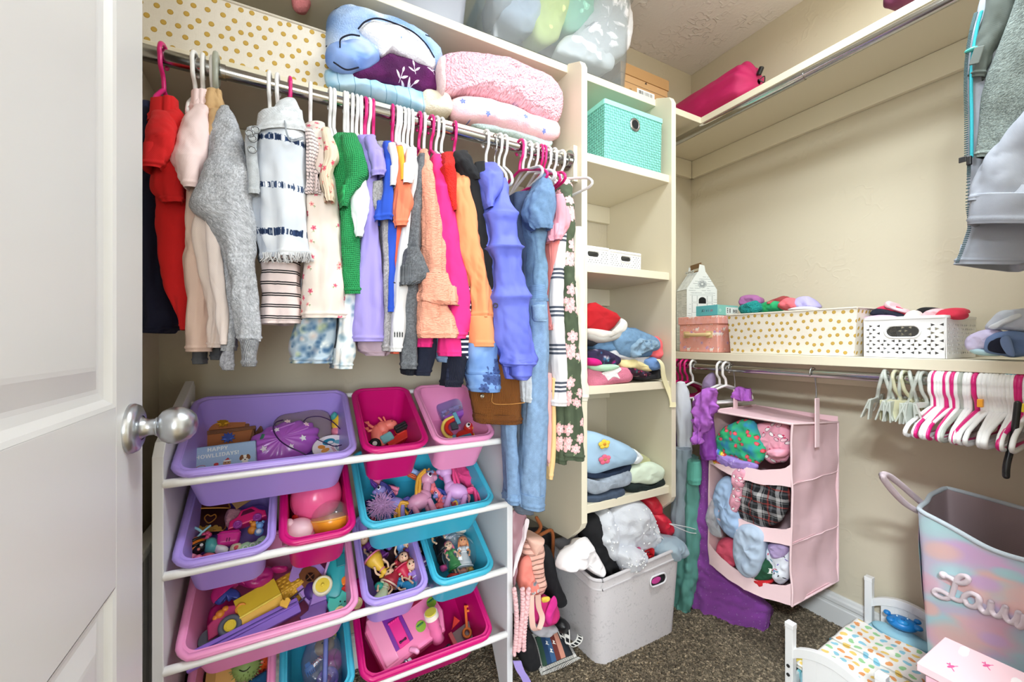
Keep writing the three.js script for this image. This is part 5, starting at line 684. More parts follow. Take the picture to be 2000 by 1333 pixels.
// --- top purple bin
for (const [x, y, hh, c, ph, l] of [[436, 828, .05, '#d8a12a', 3, 'brown toy treasure chest with a red and gold star, standing on the other chest'], [446, 858, .028, '#5a78d8', 5, 'brown toy treasure chest with a blue star, just above the holiday tin']]) {
  const t = toy('p1', x, y, hh, 'treasure_chest', l, 'toy', ph, 'toy treasure chests'); const bm = mat('#b06c3e', { roughness: .8 }), bd = mat('#84573a', { roughness: .8 });
  M('box', [rb(86, 34, 36, 0, -2, -14), rb(92, 7, 42, 0, 14, -12), rb(92, 5, 42, 0, -18, -12)], bd, t); M('front_panel', extr([[-37, -13], [34, -13], [40, 11], [-40, 11]], 2, .8).translate(0, 0, 4), bm, t); M('star', [star(10, 3).translate(0, -1, 6), place(star(10, 2), 0, -1, 8, 0, 0, .6)], PL(c, { metalness: .5 }), t); M('wing', place(rb(44, 26, 4, 0, 0, 0), 44, 10, -18, .2, -.9, .3), bd, t); }
{ const tx = canvas(512, 256, (x, w, h) => { fill(x, w, h, '#a9c4e6'); x.fillStyle = '#eef4fb'; for (let i = 0; i < 40; i++) x.fillRect((i * 97) % w, (i * 53) % h, 3, 3); x.fillStyle = '#f4f7fb'; x.font = 'bold 50px sans-serif'; x.fillText('HAPPY', 130, 60); x.fillText('HOWLLIDAYS!', 44, 118); ell(x, 420, 170, 34, 34, '#f6f1ea'); ell(x, 392, 158, 14, 26, '#8a5433', .3); ell(x, 448, 158, 14, 26, '#8a5433', -.3); ell(x, 420, 182, 7, 5, '#2b1b14'); ell(x, 408, 166, 4, 4, '#111'); ell(x, 432, 166, 4, 4, '#111'); ell(x, 420, 226, 30, 34, '#f3efe9'); ell(x, 280, 190, 30, 28, '#c79a77'); x.fillStyle = '#c8303a'; x.beginPath(); x.moveTo(250, 172); x.lineTo(310, 172); x.lineTo(288, 140); x.fill(); ell(x, 284, 168, 32, 7, '#fff'); ell(x, 268, 186, 4, 4, '#111'); ell(x, 292, 186, 4, 4, '#111'); ell(x, 200, 205, 22, 22, '#8f9096'); ell(x, 200, 186, 18, 12, '#c8303a'); x.strokeStyle = '#c8303a'; x.lineWidth = 4; x.beginPath(); x.arc(90, 230, 50, 3.4, 5.4); x.stroke(); });
  const t = toy('p1', 437, 893, .062, 'holiday_tin', 'light blue holiday tin with dog print and white lettering', 'tin', 4); M('tin', rb(108, 56, 8, 0, 0, -4, 4), mat('#ffffff', { map: tx, roughness: .4 }), t); M('lid_edge', rb(110, 58, 3, 0, 0, -5, 1.5), metal('#9fb4cc', .3), t); }
{ const t = toy('p1', 552, 866, .042, 'shell_case', 'purple scallop shell toy case with white stars', 'toy', 18); const pm = plastic('#b45fc6', { roughness: .22 });
  const dome = (sz) => gridGeo(72, 16, (u, v) => { const a = u * 6.2832, r = Math.sin(v * Math.PI / 2), rim = 1 + .04 * Math.cos(a * 14) * (Math.sin(a) > -.5 ? 1 : .3); const rx = 66 * rim, ry = (Math.sin(a) > 0 ? 40 : 46) * rim; return [Math.cos(a) * r * rx, Math.sin(a) * r * ry, sz * (Math.cos(v * Math.PI / 2) * 26 + Math.cos(a * 14) * 1.6 * r * (1 - r * .3)), u, v]; }, true);
  M('upper_shell', dome(1), pm, t); M('lower_shell', dome(-.5), plastic('#9a4fb0', { roughness: .25, side: THREE.DoubleSide }), t);
  M('handle', [tube([[-50, -22, 8], [-44, -40, 16], [-30, -46, 14], [-16, -40, 14]], 4, 8), rb(30, 4, 5, -26, -38, 17), rb(44, 3, 3, 8, 22, 23), rb(44, 3, 3, 26, 2, 24)], plastic('#c477d2', { roughness: .22 }), t);
  for (const [x, y, r, c] of [[32, -14, 6, '#fff'], [-4, 20, 5, '#f7eaf2'], [-34, -8, 6, '#f4e6ee'], [8, -22, 5, '#f7eaf2'], [48, 14, 5, '#ffd8e0'], [20, 34, 5, '#ffe0d8']]) { const d = Math.hypot(x / 66, y / 43), z = 26 * Math.sqrt(1 - d * d) + .5; M('star', place(star(r, 1.2), x, y, z, -y / 70, x / 90), PL(c), t); }
  M('badge', place(rb(20, 6, 2, 0, 0, 0, 2.5), -32, 14, 19, .1, -.3, .9), PL('#2f6b52'), t); }
{ const k = spot('p1', 560, 860, .068); const P = (l) => l.map(([x, y, u]) => spot('p1', x, y, u + .016).p); solo('neck_cord', [tube(P([[552, 821, .06], [538, 826, .066], [534, 840, .07], [544, 858, .074], [562, 872, .074], [588, 884, .064], [608, 896, .05]]), .0016, 7, 50), tube(P([[592, 824, .062], [602, 816, .064], [624, 814, .066], [646, 822, .062], [664, 838, .058], [680, 855, .05], [682, 872, .04]]), .0014, 7, 50), tube(P([[618, 858, .058], [636, 866, .056], [654, 872, .054], [672, 868, .05], [680, 862, .048]]), .0014, 7, 40)], PL('#3a1650'), 'dark purple cord looped over the shell case and round tin', 'cord'); }
{ const tx = canvas(256, 256, (x, w, h) => { fill(x, w, h, '#f3e7ef'); ell(x, 110, 70, 44, 34, '#1f86a8', -.4); ell(x, 120, 78, 20, 16, '#f3e7ef'); ell(x, 180, 84, 38, 22, '#69a8bf', .3); ell(x, 60, 118, 26, 20, '#ee9436', .5); ell(x, 84, 156, 30, 20, '#f0a24c', -.5); x.save(); x.translate(150, 150); x.rotate(1.2); x.fillStyle = '#d2708a'; x.font = 'bold 24px sans-serif'; x.fillText('LIP', -22, -30); x.fillStyle = '#3f7f98'; x.fillText('BALM', -30, -4); x.fillStyle = '#d2708a'; x.fillText('SWEET', -30, 22); x.restore(); });
  const t = toy('p1', 648, 874, .042, 'round_tin', 'round white tin printed with an orange butterfly', 'tin', 0); const g = disc(35, 8, 0, 0, -6); g.scale(1, .72, 1); M('tin', g, metal('#d9d9dc', .3), t); const c = new THREE.CircleGeometry(34, 40); c.scale(1, .72, 1); c.translate(0, 0, 2.2); M('label', c, mat('#ffffff', { map: tx, roughness: .4 }), t); }
lump('p1', 660, 835, .047, 'squishy_toy', 'yellow and pink squishy toy in the bin corner', 'toy', [['body', [[649, 820], [660, 810], [672, 818], [673, 836], [664, 842], [650, 838]], PL('#f7c63a'), { up: .004 }], ['base', [[648, 838], [662, 834], [674, 838], [672, 854], [660, 858], [649, 852]], PL('#f48ba5')], ['leaf', [[646, 812], [654, 806], [660, 812], [654, 822], [647, 820]], PL('#49a8a0'), { up: .008 }]]);
lump('p1', 600, 825, .057, 'clear_tray', 'clear moulded plastic tray behind the shell case', 'tray', [['tray', [[534, 828], [548, 812], [580, 806], [615, 800], [640, 806], [648, 824], [644, 858], [620, 866], [580, 840], [548, 840]], mat('#d9c7cf', { transmission: .7, roughness: .2, thickness: 0, side: THREE.DoubleSide }), { front: .01, back: .02 }]]);
// --- top magenta bin
{ const t = toy('m1', 746, 846, .03, 'dinosaur_toy', 'coral rubber dinosaur toy with spikes', 'toy', 0); const c = plastic('#f47f70', { roughness: .45 });
  M('body', [ball(15, -8, -4, 0, .9, 1.5, .9), ball(13, 2, 8, 4, 1, 1.1, .9), ball(11, 16, 12, 6, 1.3, .9, .9), ball(10, -14, -22, 0, .9, 1.2, .8), tube([[-12, -20, 0], [-14, -30, 2], [-4, -36, 4]], 5)], c, t); M('horn', [tube([[6, 14, 6], [0, 26, 6], [-3, 30, 6]], 2), tube([[10, 16, 6], [6, 30, 6]], 1.8)], c, t); for (const [x, y] of [[-22, 18], [-24, 6]]) M('claw', [tube([[-8, 6, 4], [x, y, 4]], 3), ...[-1, 0, 1].map((k) => tube([[x, y, 4], [x - 4 + 3 * k, y + 7, 5]], 1.3))], c, t); M('leg', [ball(7, 4, -10, 8, 1, 1.2, 1), ball(6, -2, -22, 8, 1, 1.4, 1)], c, t); M('eye', ball(1.8, 20, 15, 14), PL('#7a2a22'), t); }
{ const t = toy('m1', 768, 858, .028, 'toy_truck', 'black, red and teal toy truck lying on its side', 'toy', 22); M('body', [rb(46, 16, 14, 8, -6, 0, 2), rb(20, 14, 12, 18, 6, 2, 3)], PL('#d3352c'), t); M('bonnet', rb(24, 18, 10, -10, 6, 6, 4), PL('#7fbcc0'), t); M('roof', [rb(26, 16, 12, 22, 10, 8, 4), ...[-1, 0, 1].map((k) => rb(24, 3, 3, 22, 10 + k * 5, 15, 1))], PL('#242426'), t); M('wheel', [disc(9, 8, 36, -12, 2), ring(6, 3, 36, -12, 10)], mat('#161616', { roughness: .7 }), t); M('axle', bar([0, -12, 3], [36, -12, 3], 2), metal('#999', .3), t); }
{ const t = toy('m1', 732, 868, .026, 'loose_tyre', 'loose black toy wheel with a white hub', 'toy', 0); M('tyre', [ring(8, 4.2, 0, 0, 0), disc(8, 6, 0, 0, -4)], mat('#131313', { roughness: .6 }), t); M('hub', [disc(4.4, 3, 0, 0, 1), ball(2, 0, 0, 4)], PL('#f0eee9'), t); }
// --- top pink bin
{ const t = toy('k1', 892, 798, .055, 'craft_case', 'purple tinted craft case with a clear lid and small pieces', 'case', 12); M('base', rb(70, 12, 26, 2, -14, -4, 5), PL('#9450b8'), t); M('lid', rb(72, 32, 22, 0, 4, -2, 6), mat('#b9b4e0', { transmission: .75, roughness: .15, thickness: 0 }), t); const r = rng(5); for (let i = 0; i < 12; i++) M('piece', rb(10, 5, 5, -26 + i * 5, -5 + 9 * r(), 2 * r(), 1).rotateZ(0), PL(['#e9e6ef', '#d5483f', '#3b4d92', '#efc7ce', '#2f3c6a', '#f2f2f2'][i % 6]), t); }
{ const t = toy('k1', 886, 836, .035, 'building_set_ring', 'yellow, red and blue curved toy track piece', 'toy', 0); M('outer_arc', tube([[4, 22, 2], [-14, 16, 2], [-22, 0, 2], [-16, -16, 2], [0, -22, 2]], 3.4, 8), PL('#f2d667'), t); M('inner_arc', tube([[2, 16, 3], [-10, 10, 3], [-14, -2, 3], [-8, -14, 3]], 4, 8), PL('#d93223'), t); M('arm', [place(rb(8, 26, 6, 12, 14, 5), 0, 0, 0, 0, 0, .2), rb(26, 6, 6, 6, -20, 4)], PL('#6aa9bd'), t); M('hub', rb(14, 14, 8, 2, 2, 2), PL('#4b5058'), t); }
{ const t = toy('k1', 914, 846, .04, 'parrot_toy', 'red toy parrot with a big white eye and yellow beak', 'toy', -12); M('body', [ball(14, -4, -6, 0, 1.4, .9, .8), ball(11, 2, 8, 4)], PL('#cf2f25'), t); M('crest', tube([[2, 18, 4], [8, 22, 4], [12, 16, 4]], 2), PL('#e8644e'), t); M('eye', [ball(5, 0, 10, 13, 1, 1.1, .5)], PL('#f6f4ee'), t); M('pupil', ball(2.4, .6, 10, 16, 1, 1.1, .4), PL('#101010'), t); M('beak', tube([[8, 6, 10], [14, 2, 11], [12, -8, 10]], 3.4), PL('#f0b52f'), t); M('wing', place(rb(26, 8, 5, -10, -10, 10, 2), 0, 0, 0, 0, 0, .3), PL('#4f8fa8'), t); }
// --- second row purple
{ const t = toy('p2', 412, 1008, .062, 'treasure_chest', 'dark toy chest outlined in gold with a heart on its front', 'toy', -8, 'toy treasure chests'); M('chest', rb(56, 44, 26, 0, -6, -14, 2), PL('#3a1712'), t); M('lid', place(cyl(28, 26, 0, -13, 0, 28, 28), 0, 14, -14, Math.PI / 2, 0, 0, [1, 1, .62]), PL('#42170f'), t); const gm = PL('#c98a3a', { metalness: .6 }); M('gold_trim', [tube([[-28, -28, 0], [-28, 14, 0], [28, 14, 0], [28, -28, 0]], 1.6, 6, 40, true, .1), tube([[-28, 16, 0], [-20, 28, 0], [0, 33, 0], [20, 28, 0], [28, 16, 0]], 1.6, 6)], gm, t); M('heart', tube([[0, -14, 1], [-9, -5, 1], [-6, 2, 1], [0, -1, 1], [6, 2, 1], [9, -5, 1]], 1.1, 6, 40, true), gm, t); M('coin', [...Array(7)].map((_, i) => disc(4.5, 2, -20 + i * 6.5, -26 + (i % 2) * 3, 0)), PL('#d9ac4b', { metalness: .6 }), t); }
lump('p2', 480, 972, .082, 'cardboard_piece', 'brown cardboard playset piece at the back of the purple bin', 'toy', [['panel', [[448, 978], [470, 966], [500, 950], [516, 952], [500, 972], [462, 996]], mat('#a57b4e', { roughness: .9 }), { sharp: true, front: .004, back: .006, fold: 0 }]]);
lump('p2', 452, 1012, .057, 'plush_pig', 'dusty pink plush toy behind the pink car', 'toy', [['body', [[440, 1010], [446, 996], [462, 994], [476, 1002], [474, 1022], [458, 1034], [442, 1030]], fleece('#c98c97'), { fold: .003 }]]);
function toyCar(t, c, wc, L = 58) { M('body', extr([[-L / 2, -8], [-L / 2 + 4, 2], [-L * .22, 5], [-L * .08, 15], [L * .22, 15], [L * .36, 5], [L / 2, 0], [L / 2, -8]], 20, 3, false).translate(0, 0, -12), PL(c), t); M('window', extr([[-L * .15, 6], [-L * .06, 13], [L * .17, 13], [L * .26, 6]], 1, .3).translate(0, 0, 11.5), PL('#5a1233'), t); for (const x of [-L * .28, L * .28]) { M('wheel', [disc(7.5, 4, x, -8, 10), ring(5, 1.6, x, -8, 14.5)], PL(wc), t); } }
toyCar(toy('p2', 482, 1015, .067, 'toy_car', 'hot pink toy car with purple wheels', 'toy', 14), '#d81f6c', '#a13c9c');
{ const t = toy('p2', 493, 1034, .062, 'animal_figure', 'tiny orange mouse figure beside a blue one', 'toy', 0); M('body', [ball(8, 0, -2, 0), ball(6, 2, 8, 3)], PL('#eb9436'), t); M('ear', [ball(3, -3, 13, 3), ball(3, 6, 13, 3)], PL('#eb9436'), t); }
{ const t = toy('p2', 506, 1036, .064, 'animal_figure', 'tiny blue mouse figure with white belly', 'toy', 0); M('body', [ball(8, 0, -3, 0), ball(6.5, 1, 8, 3)], PL('#7fb0e6'), t); M('ear', [ball(3, -4, 14, 2), ball(3, 6, 14, 2)], PL('#7fb0e6'), t); M('belly', ball(5, 0, -4, 5), PL('#e7eef6'), t); }
{ const t = toy('p2', 447, 1052, .062, 'toy_case', 'glossy magenta rounded toy case', 'toy', -4); M('body', rb(38, 28, 22, 0, 0, 0, 8), PL('#de2c93'), t); M('latch', [rb(2, 7, 2, -2, -6, 11, .6), rb(2, 7, 2, 2, -6, 11, .6)], PL('#7c1451'), t); M('lid_seam', rb(39, 1.4, 23, 0, 6, 0, .5), PL('#b81f76'), t); }
{ const t = toy('p2', 382, 1068, .057, 'bee_toy', 'orange and black striped bee toy with a white eye', 'toy', 20); M('body', ball(19, 0, 0, 0, 1, .95, .9), PL('#e8812b'), t); M('stripe', [-9, 0.5].map((x) => place(new THREE.TorusGeometry(x < -5 ? 17 : 19, 2.6, 8, 36), 2, x + 6, 0, Math.PI / 2)), PL('#17120f'), t); M('face', ball(12, 4, -10, 7, 1.1, .8, .9), PL('#15110f'), t); M('eye', ball(3, 8, -8, 17, 1, 1, .5), PL('#f2efe8'), t); M('nose', ball(2.6, 2, -14, 17), PL('#e8806b'), t); }
lump('p2', 412, 1068, .056, 'surprise_egg', 'teal plastic egg between the bee and the magenta case', 'toy', [['egg', [[398, 1068], [404, 1054], [418, 1051], [428, 1062], [426, 1080], [410, 1086], [400, 1082]], PL('#58b3ab'), { fold: 0, front: .02 }]]);
lump('p2', 432, 1074, .056, 'eraser_toy', 'white rounded eraser toy at the bin front', 'toy', [['body', [[418, 1076], [421, 1066], [440, 1067], [447, 1073], [441, 1083], [422, 1083]], PL('#f4f1ef'), { fold: 0 }]]);
lump('p2', 460, 1072, .056, 'eraser_toy', 'cream eraser toy with a red heart', 'toy', [['body', [[448, 1076], [452, 1066], [470, 1062], [474, 1070], [466, 1080], [450, 1082]], PL('#efe3b8'), { fold: 0 }], ['heart', [[456, 1070], [460, 1066], [466, 1066], [464, 1072], [459, 1075]], PL('#e2575a'), { fold: 0, up: .012, front: .003, back: .002 }]]);
{ const t = toy('p2', 493, 1066, .058, 'scalloped_toy', 'pale green scalloped toy with white swirls', 'toy', 12); const g = []; for (let i = 0; i < 9; i++) g.push(ball(7, -18 + i * 4.6, 4 * Math.sin(i), 0, 1, 1, .7)); M('body', [...g, ball(15, 0, -4, -2, 1.5, .7, .6)], PL('#b5dcae'), t); M('swirl', [0, 1, 2].map((i) => ring(4, .9, -12 + 12 * i, -2, 6.4)), PL('#f4f8f0'), t); }
{ const t = toy('p2', 366, 1090, .052, 'flower_toy', 'bubblegum pink flower-shaped squeeze toy', 'toy', 0); M('petals', [...Array(5)].map((_, i) => ball(7, Math.cos(i * 1.257) * 8, Math.sin(i * 1.257) * 7, 2)), PL('#f48fb3'), t); M('centre', ball(5, 0, 0, 7), PL('#f7b3cb'), t); }
lump('p2', 400, 1090, .052, 'toy_sofa', 'coral and pink toy blocks along the bin front', 'toy', [['seat', [[376, 1092], [390, 1084], [398, 1090], [392, 1098], [378, 1100]], PL('#f27ba0'), { fold: 0 }], ['block', [[394, 1088], [404, 1081], [422, 1084], [420, 1092], [398, 1097]], PL('#de6470'), { fold: 0 }]]);
{ const t = toy('p2', 392, 1040, .072, 'straw_toy', 'pale blue tube toy with a pink flower', 'toy', 0); M('tube', [tube([[-18, 14, 2], [-4, 4, 6], [8, -8, 4]], 2.4), tube([[14, 8, 4], [4, -2, 6], [-8, -14, 2]], 2)], PL('#9fd6e2'), t); M('flower', [...Array(5)].map((_, i) => ball(4, 10 + Math.cos(i * 1.257) * 5, -10 + Math.sin(i * 1.257) * 4, 6)), PL('#d64a78'), t); }
// --- second row magenta
{ const t = toy('m2', 618, 970, .088, 'pink_ball', 'large glossy pink ball with raised swirl bands', 'ball', 0); M('ball', gridGeo(64, 40, (u, v) => { const a = u * 6.2832, b = v * Math.PI, q = 46 * (1 + .008 * Math.cos(a * 6 + b * 2)); return [q * Math.sin(b) * Math.cos(a), q * Math.cos(b), q * Math.sin(b) * Math.sin(a), u, v]; }, true).rotateZ(-.9), plastic('#f7669f', { roughness: .2 }), t); M('handle', tube([[-30, 30, 10], [-46, 18, 14], [-56, 0, 14], [-54, -10, 14]], 3), PL('#f2609a'), t); }
{ const t = toy('m2', 646, 1014, .078, 'capsule', 'orange capsule with a clear dome lid', 'toy', 0); const half = (a, b) => new THREE.SphereGeometry(35, 36, 18, 0, 6.2832, a, b); M('cup', half(Math.PI * .46, Math.PI * .54), plastic('#f6a02c', { roughness: .25, side: THREE.DoubleSide }), t); M('lid', half(0, Math.PI * .46), clearT, t); M('filling', place(cyl(33, 3, 0, 2, 0, 33, 36), 0, 0, 0), PL('#f4ac3c'), t); M('rim', place(new THREE.TorusGeometry(35, 1.6, 8, 40), 0, 3, 0, Math.PI / 2), PL('#f0b050'), t); t.rotateX(.5); }
{ const t = toy('m2', 584, 1042, .063, 'pig_bank', 'white and pink round piggy toy with a small ear', 'toy', 0); M('body', ball(30, 0, 0, 0, 1, .95, .9, 28), plastic('#fbd5de', { roughness: .3 }), t); M('belly', place(new THREE.SphereGeometry(30.6, 28, 14, 0, 6.2832, 0, 1.1), 0, 0, 0, .9, 0, -2.2, [1, .95, .9]), PL('#f490b1'), t); M('ear', ball(8, -16, 16, 18, .9, 1.1, .8), PL('#fbd9e2'), t); M('sticker', [rb(9, 20, .8, -20, -10, 22, .3)].map((g) => place(g, 0, 0, 0, 0, -.3, .1)), PL('#c77a93'), t); }
{ const t = toy('m2', 582, 1010, .063, 'bottle_lid', 'red bottle cap behind the piggy toy', 'toy', 0); M('cap', ball(11, 0, 0, 0, 1, .6, .8), PL('#e0342f'), t); M('rim', place(new THREE.TorusGeometry(10, 1.5, 8, 28), 0, -1, 0, Math.PI / 2), PL('#c92a27'), t); }

// --- ponies
function pony(b, px, py, hh, phi, k, label, body, mane, flip = 1) {
  const t = toy(b, px, py, hh, 'toy_pony', label, 'toy', phi, 'toy ponies in the teal bin'); t.scale.multiplyScalar(k * 1.18); if (flip < 0) t.rotateY(Math.PI); const bm = PL(body, { roughness: .4 }), mm = PL(mane, { roughness: .45 });
  M('body', [ball(13, 0, 0, 0, 1.5, 1, .95), ball(10, 12, 4, 0, 1, 1.1, .9), tube([[14, 6, 0], [20, 16, 0], [24, 24, 0]], 7), ball(10.5, 27, 28, 0, 1.1, 1, .95), ball(6, 36, 25, 0, 1.1, .85, .9)], bm, t);
  for (const [x, z] of [[12, 6], [12, -6], [-13, 6], [-13, -6]]) M('leg', [new THREE.CylinderGeometry(4, 5.2, 24, 12).translate(x + z * .4, -18, z), ball(5.2, x + z * .4, -30, z, 1.1, .7, 1.1)], bm, t);
  M('ear', [ball(3, 22, 40, 4, .8, 1.6, .7), ball(3, 22, 40, -4, .8, 1.6, .7)], bm, t);
  const strands = (pts, n, sp) => [...Array(n)].map((_, i) => tube(pts.map(([x, y, z], j) => [x + Math.sin(i * 2.1 + j) * sp * (j / 2 + .3), y + Math.cos(i * 1.7 + j) * sp * .6, z + (i / (n - 1) - .5) * 13]), 2.6, 6, 14));
  M('mane', strands([[26, 40, 0], [14, 34, 0], [8, 22, 0], [4, 10, 0]], 8, 3), mm, t); M('tail', strands([[-18, 4, 0], [-28, 8, 0], [-36, -2, 0], [-38, -18, 0], [-32, -28, 0]], 7, 3), mm, t);
  for (const s of [1, -1]) { M('eye', ball(3.6, 30, 30, 8.4 * s, 1, 1.3, .5, 12), PL('#fafafa'), t); M('pupil', ball(2.2, 31, 30, 9.8 * s, 1, 1.3, .4, 12), PL('#2a1a3c'), t); } return t; }
pony('t2', 818, 980, .073, 12, 1.05, 'dusty pink toy pony lying in the middle of the teal bin', '#d494b4', '#e0a53a');
pony('t2', 892, 960, .078, -28, 1.0, 'pale lilac toy pony with a long hot pink mane', '#dca8e0', '#e64b86', -1);
pony('t2', 822, 936, .078, 80, .62, 'sky blue toy pony with its legs out, at the back', '#9fbdf0', '#ea6a3a');
pony('t2', 770, 985, .068, -10, .85, 'violet toy pony with a big white eye', '#8f86cc', '#3d3a86', -1);
pony('t2', 748, 962, .068, 60, .7, 'pink toy pony with legs in the air at the bin end', '#ee86a8', '#6b3fa0');
pony('t2', 836, 958, .063, 20, .7, 'coral toy pony with an orange mane', '#f4808c', '#f0a04a');
pony('t2', 806, 1004, .048, -150, .5, 'yellow toy pony lying upside down along the front', '#f3bf3c', '#f59fb4');
pony('t2', 862, 990, .053, 140, .5, 'salmon toy pony lying upside down beside a yellow one', '#ee7079', '#c9425e');
pony('t2', 892, 985, .053, 170, .52, 'lemon yellow toy pony beside the salmon one', '#f0cf49', '#f2a6bd');
pony('t2', 880, 976, .058, 10, .6, 'periwinkle toy pony underneath the lilac one', '#8d93d6', '#32479a', -1);
{ // loose hair: countless strands
  const hair = (b, px, py, hh, n, len, sp, c, name, label) => { const k = spot(b, px, py, hh), r = rng(px), g = []; for (let i = 0; i < n; i++) { const a = r() * 6.283, e = (r() - .3) * 1.2, d = V(Math.cos(a), Math.sin(a), 0).applyQuaternion(k.q).addScaledVector(k.z, .4 + e * .5).normalize(); const p0 = k.p.clone().add(V((r() - .5) * sp, (r() - .5) * sp, (r() - .5) * sp * .4).applyQuaternion(k.q)); const L = len * (.6 + .6 * r()); g.push(tube([p0, p0.clone().addScaledVector(d, L * .5).add(V(0, .003, 0)), p0.clone().addScaledVector(d, L).add(V(0, -.004 * r(), 0))], .0007, 4, 5)); } const o = solo(name, g, cloth(c), label, 'toy'); return o; };
  hair('t2', 745, 992, .072, 240, .034, .03, '#d9a8da', 'fluffy_toy', 'fluffy lilac pompom toy at the end of the teal bin');
  lump('t2', 905, 928, .074, 'pony_mane', 'curly hot pink mane spread at the back of the teal bin', 'toy', [['curl', [[858, 934], [866, 914], [890, 906], [915, 916], [932, 932], [936, 956], [920, 962], [900, 944], [878, 944]], cloth('#d8407e'), { fold: .006, fx: 110, aniso: .4, front: .018 }], ['curl', [[918, 952], [926, 944], [938, 950], [936, 962], [924, 964]], cloth('#f2a3bf'), { fold: .003, fx: 120, up: .012 }]]);
  lump('t2', 722, 986, .054, 'toy_wing', 'dark violet toy wing with a pale pink edge', 'toy', [['wing', [[713, 980], [722, 975], [732, 984], [734, 996], [724, 1000], [716, 994]], PL('#3c2766'), { fold: .001 }], ['edge', [[718, 984], [734, 986], [736, 990], [722, 990]], PL('#e6c3d4'), { up: .012, front: .004, back: .002, fold: 0 }]]);
  lump('t2', 766, 953, .064, 'toy_wing', 'dark violet toy wing beside the pink pony legs', 'toy', [['wing', [[757, 950], [766, 946], [775, 952], [776, 962], [768, 964], [764, 956]], PL('#412a6b'), { fold: .001 }]]);
  lump('t2', 726, 1014, .034, 'toy_apple', 'small red toy apple in the front corner of the teal bin', 'toy', [['apple', [[720, 1016], [726, 1009], [735, 1013], [733, 1021], [723, 1022]], PL('#d2323f'), { fold: 0 }]]);
}
// --- third row pink bin
{ const t = toy('k3', 482, 1238, .085, 'toy_rail', 'long purple toy rail with a yellow heart', 'toy', 15); M('rail', [rb(190, 24, 14, 0, 0, -6, 2), rb(186, 8, 8, 2, 15, -4, 2), rb(188, 3, 5, 0, 5, 2, 1)], PL('#8d68cf'), t); M('dark_groove', rb(184, 2, 2, 0, 10, 1, .5), PL('#4a2f86'), t); M('heart', extr([[0, -9], [-9, 1], [-7, 7], [-3, 8], [0, 4], [3, 8], [7, 7], [9, 1]], 5, 1.2).translate(72, 16, 3), PL('#f4bf4b'), t); }  // thin dark strip set along the rail groove
{ const t = toy('k3', 447, 1212, .065, 'toy_buggy', 'magenta and orange toy buggy with big grey tyres', 'toy', 20); M('body', extr([[-34, -14], [-30, 6], [-14, 14], [4, 20], [22, 12], [30, -2], [28, -14]], 22, 3).translate(0, 0, -14), PL('#c93d78'), t); M('seat', [ball(8, -10, 16, 8), ball(6, 0, 20, 8), ball(5, -18, 14, 8)], PL('#ee9436'), t); M('headlight', [disc(10, 6, 22, 4, 8), ring(8, 2.4, 22, 4, 14)], PL('#f19a38'), t); M('tyre', [disc(19, 14, -2, -16, 6), ring(15, 4.4, -2, -16, 19)], mat('#5d6270', { roughness: .6 }), t); M('hub', [disc(10, 4, -2, -16, 18), ring(8, 1.4, -2, -16, 22)], PL('#f5d93e'), t); M('rear_tyre', [disc(18, 14, -34, -14, -10)], mat('#565b68', { roughness: .6 }), t); }
{ const t = toy('k3', 510, 1186, .080, 'play_roof', 'plain yellow folded play roof, brightest thing in the pink bin', 'toy', 20); const g = (y, a) => { const q = rb(72, 42, 4, 0, 0, 0, 1); q.rotateX(a); q.translate(0, y, 0); return q; }; M('upper_slope', g(19, -.35), PL('#f6d23f'), t); M('lower_slope', g(-20, .35), PL('#f0b938'), t); M('ridge', rb(73, 4, 5, 0, -.5, 8, 1.5), PL('#f9dc58'), t); }
{ const t = toy('k3', 562, 1152, .075, 'play_roof', 'golden play roof with scalloped tile relief', 'toy', 22); for (const [y, a, n] of [[14, -.5, 'upper_slope'], [-16, .6, 'lower_slope']]) { const q = [rb(52, 36, 3, 0, 0, 0, 1)]; for (let i = 0; i < 5; i++) for (let j = 0; j < 4; j++) q.push(ball(4, -20 + i * 10 + (j % 2) * 4, -13 + j * 8.5, 1.2, 1, .9, .5, 10)); M(n, q.map((s) => place(s, 0, y, 0, a)), PL('#e2ac35'), t); } }
{ const t = toy('k3', 606, 1128, .080, 'play_house', 'lilac toy house front with an arched brown door', 'toy', 32); M('wall', extr([[-28, -40], [24, -40], [24, 22], [-2, 46], [-28, 22]], 5, 1.5), PL('#b08ad6'), t); M('door', extr([[-16, -30], [16, -30], [16, 4], [10, 16], [0, 20], [-10, 16], [-16, 4]], 3, 1).translate(-2, 0, 5), PL('#7a4a2e'), t); M('window', [disc(8, 1.4, -2, -2, 9)], PL('#23150f'), t); M('window_bar', [rb(17, 1.6, 2, -2, -2, 11, .5), rb(1.6, 17, 2, -2, -2, 11, .5)], PL('#7a4a2e'), t); }
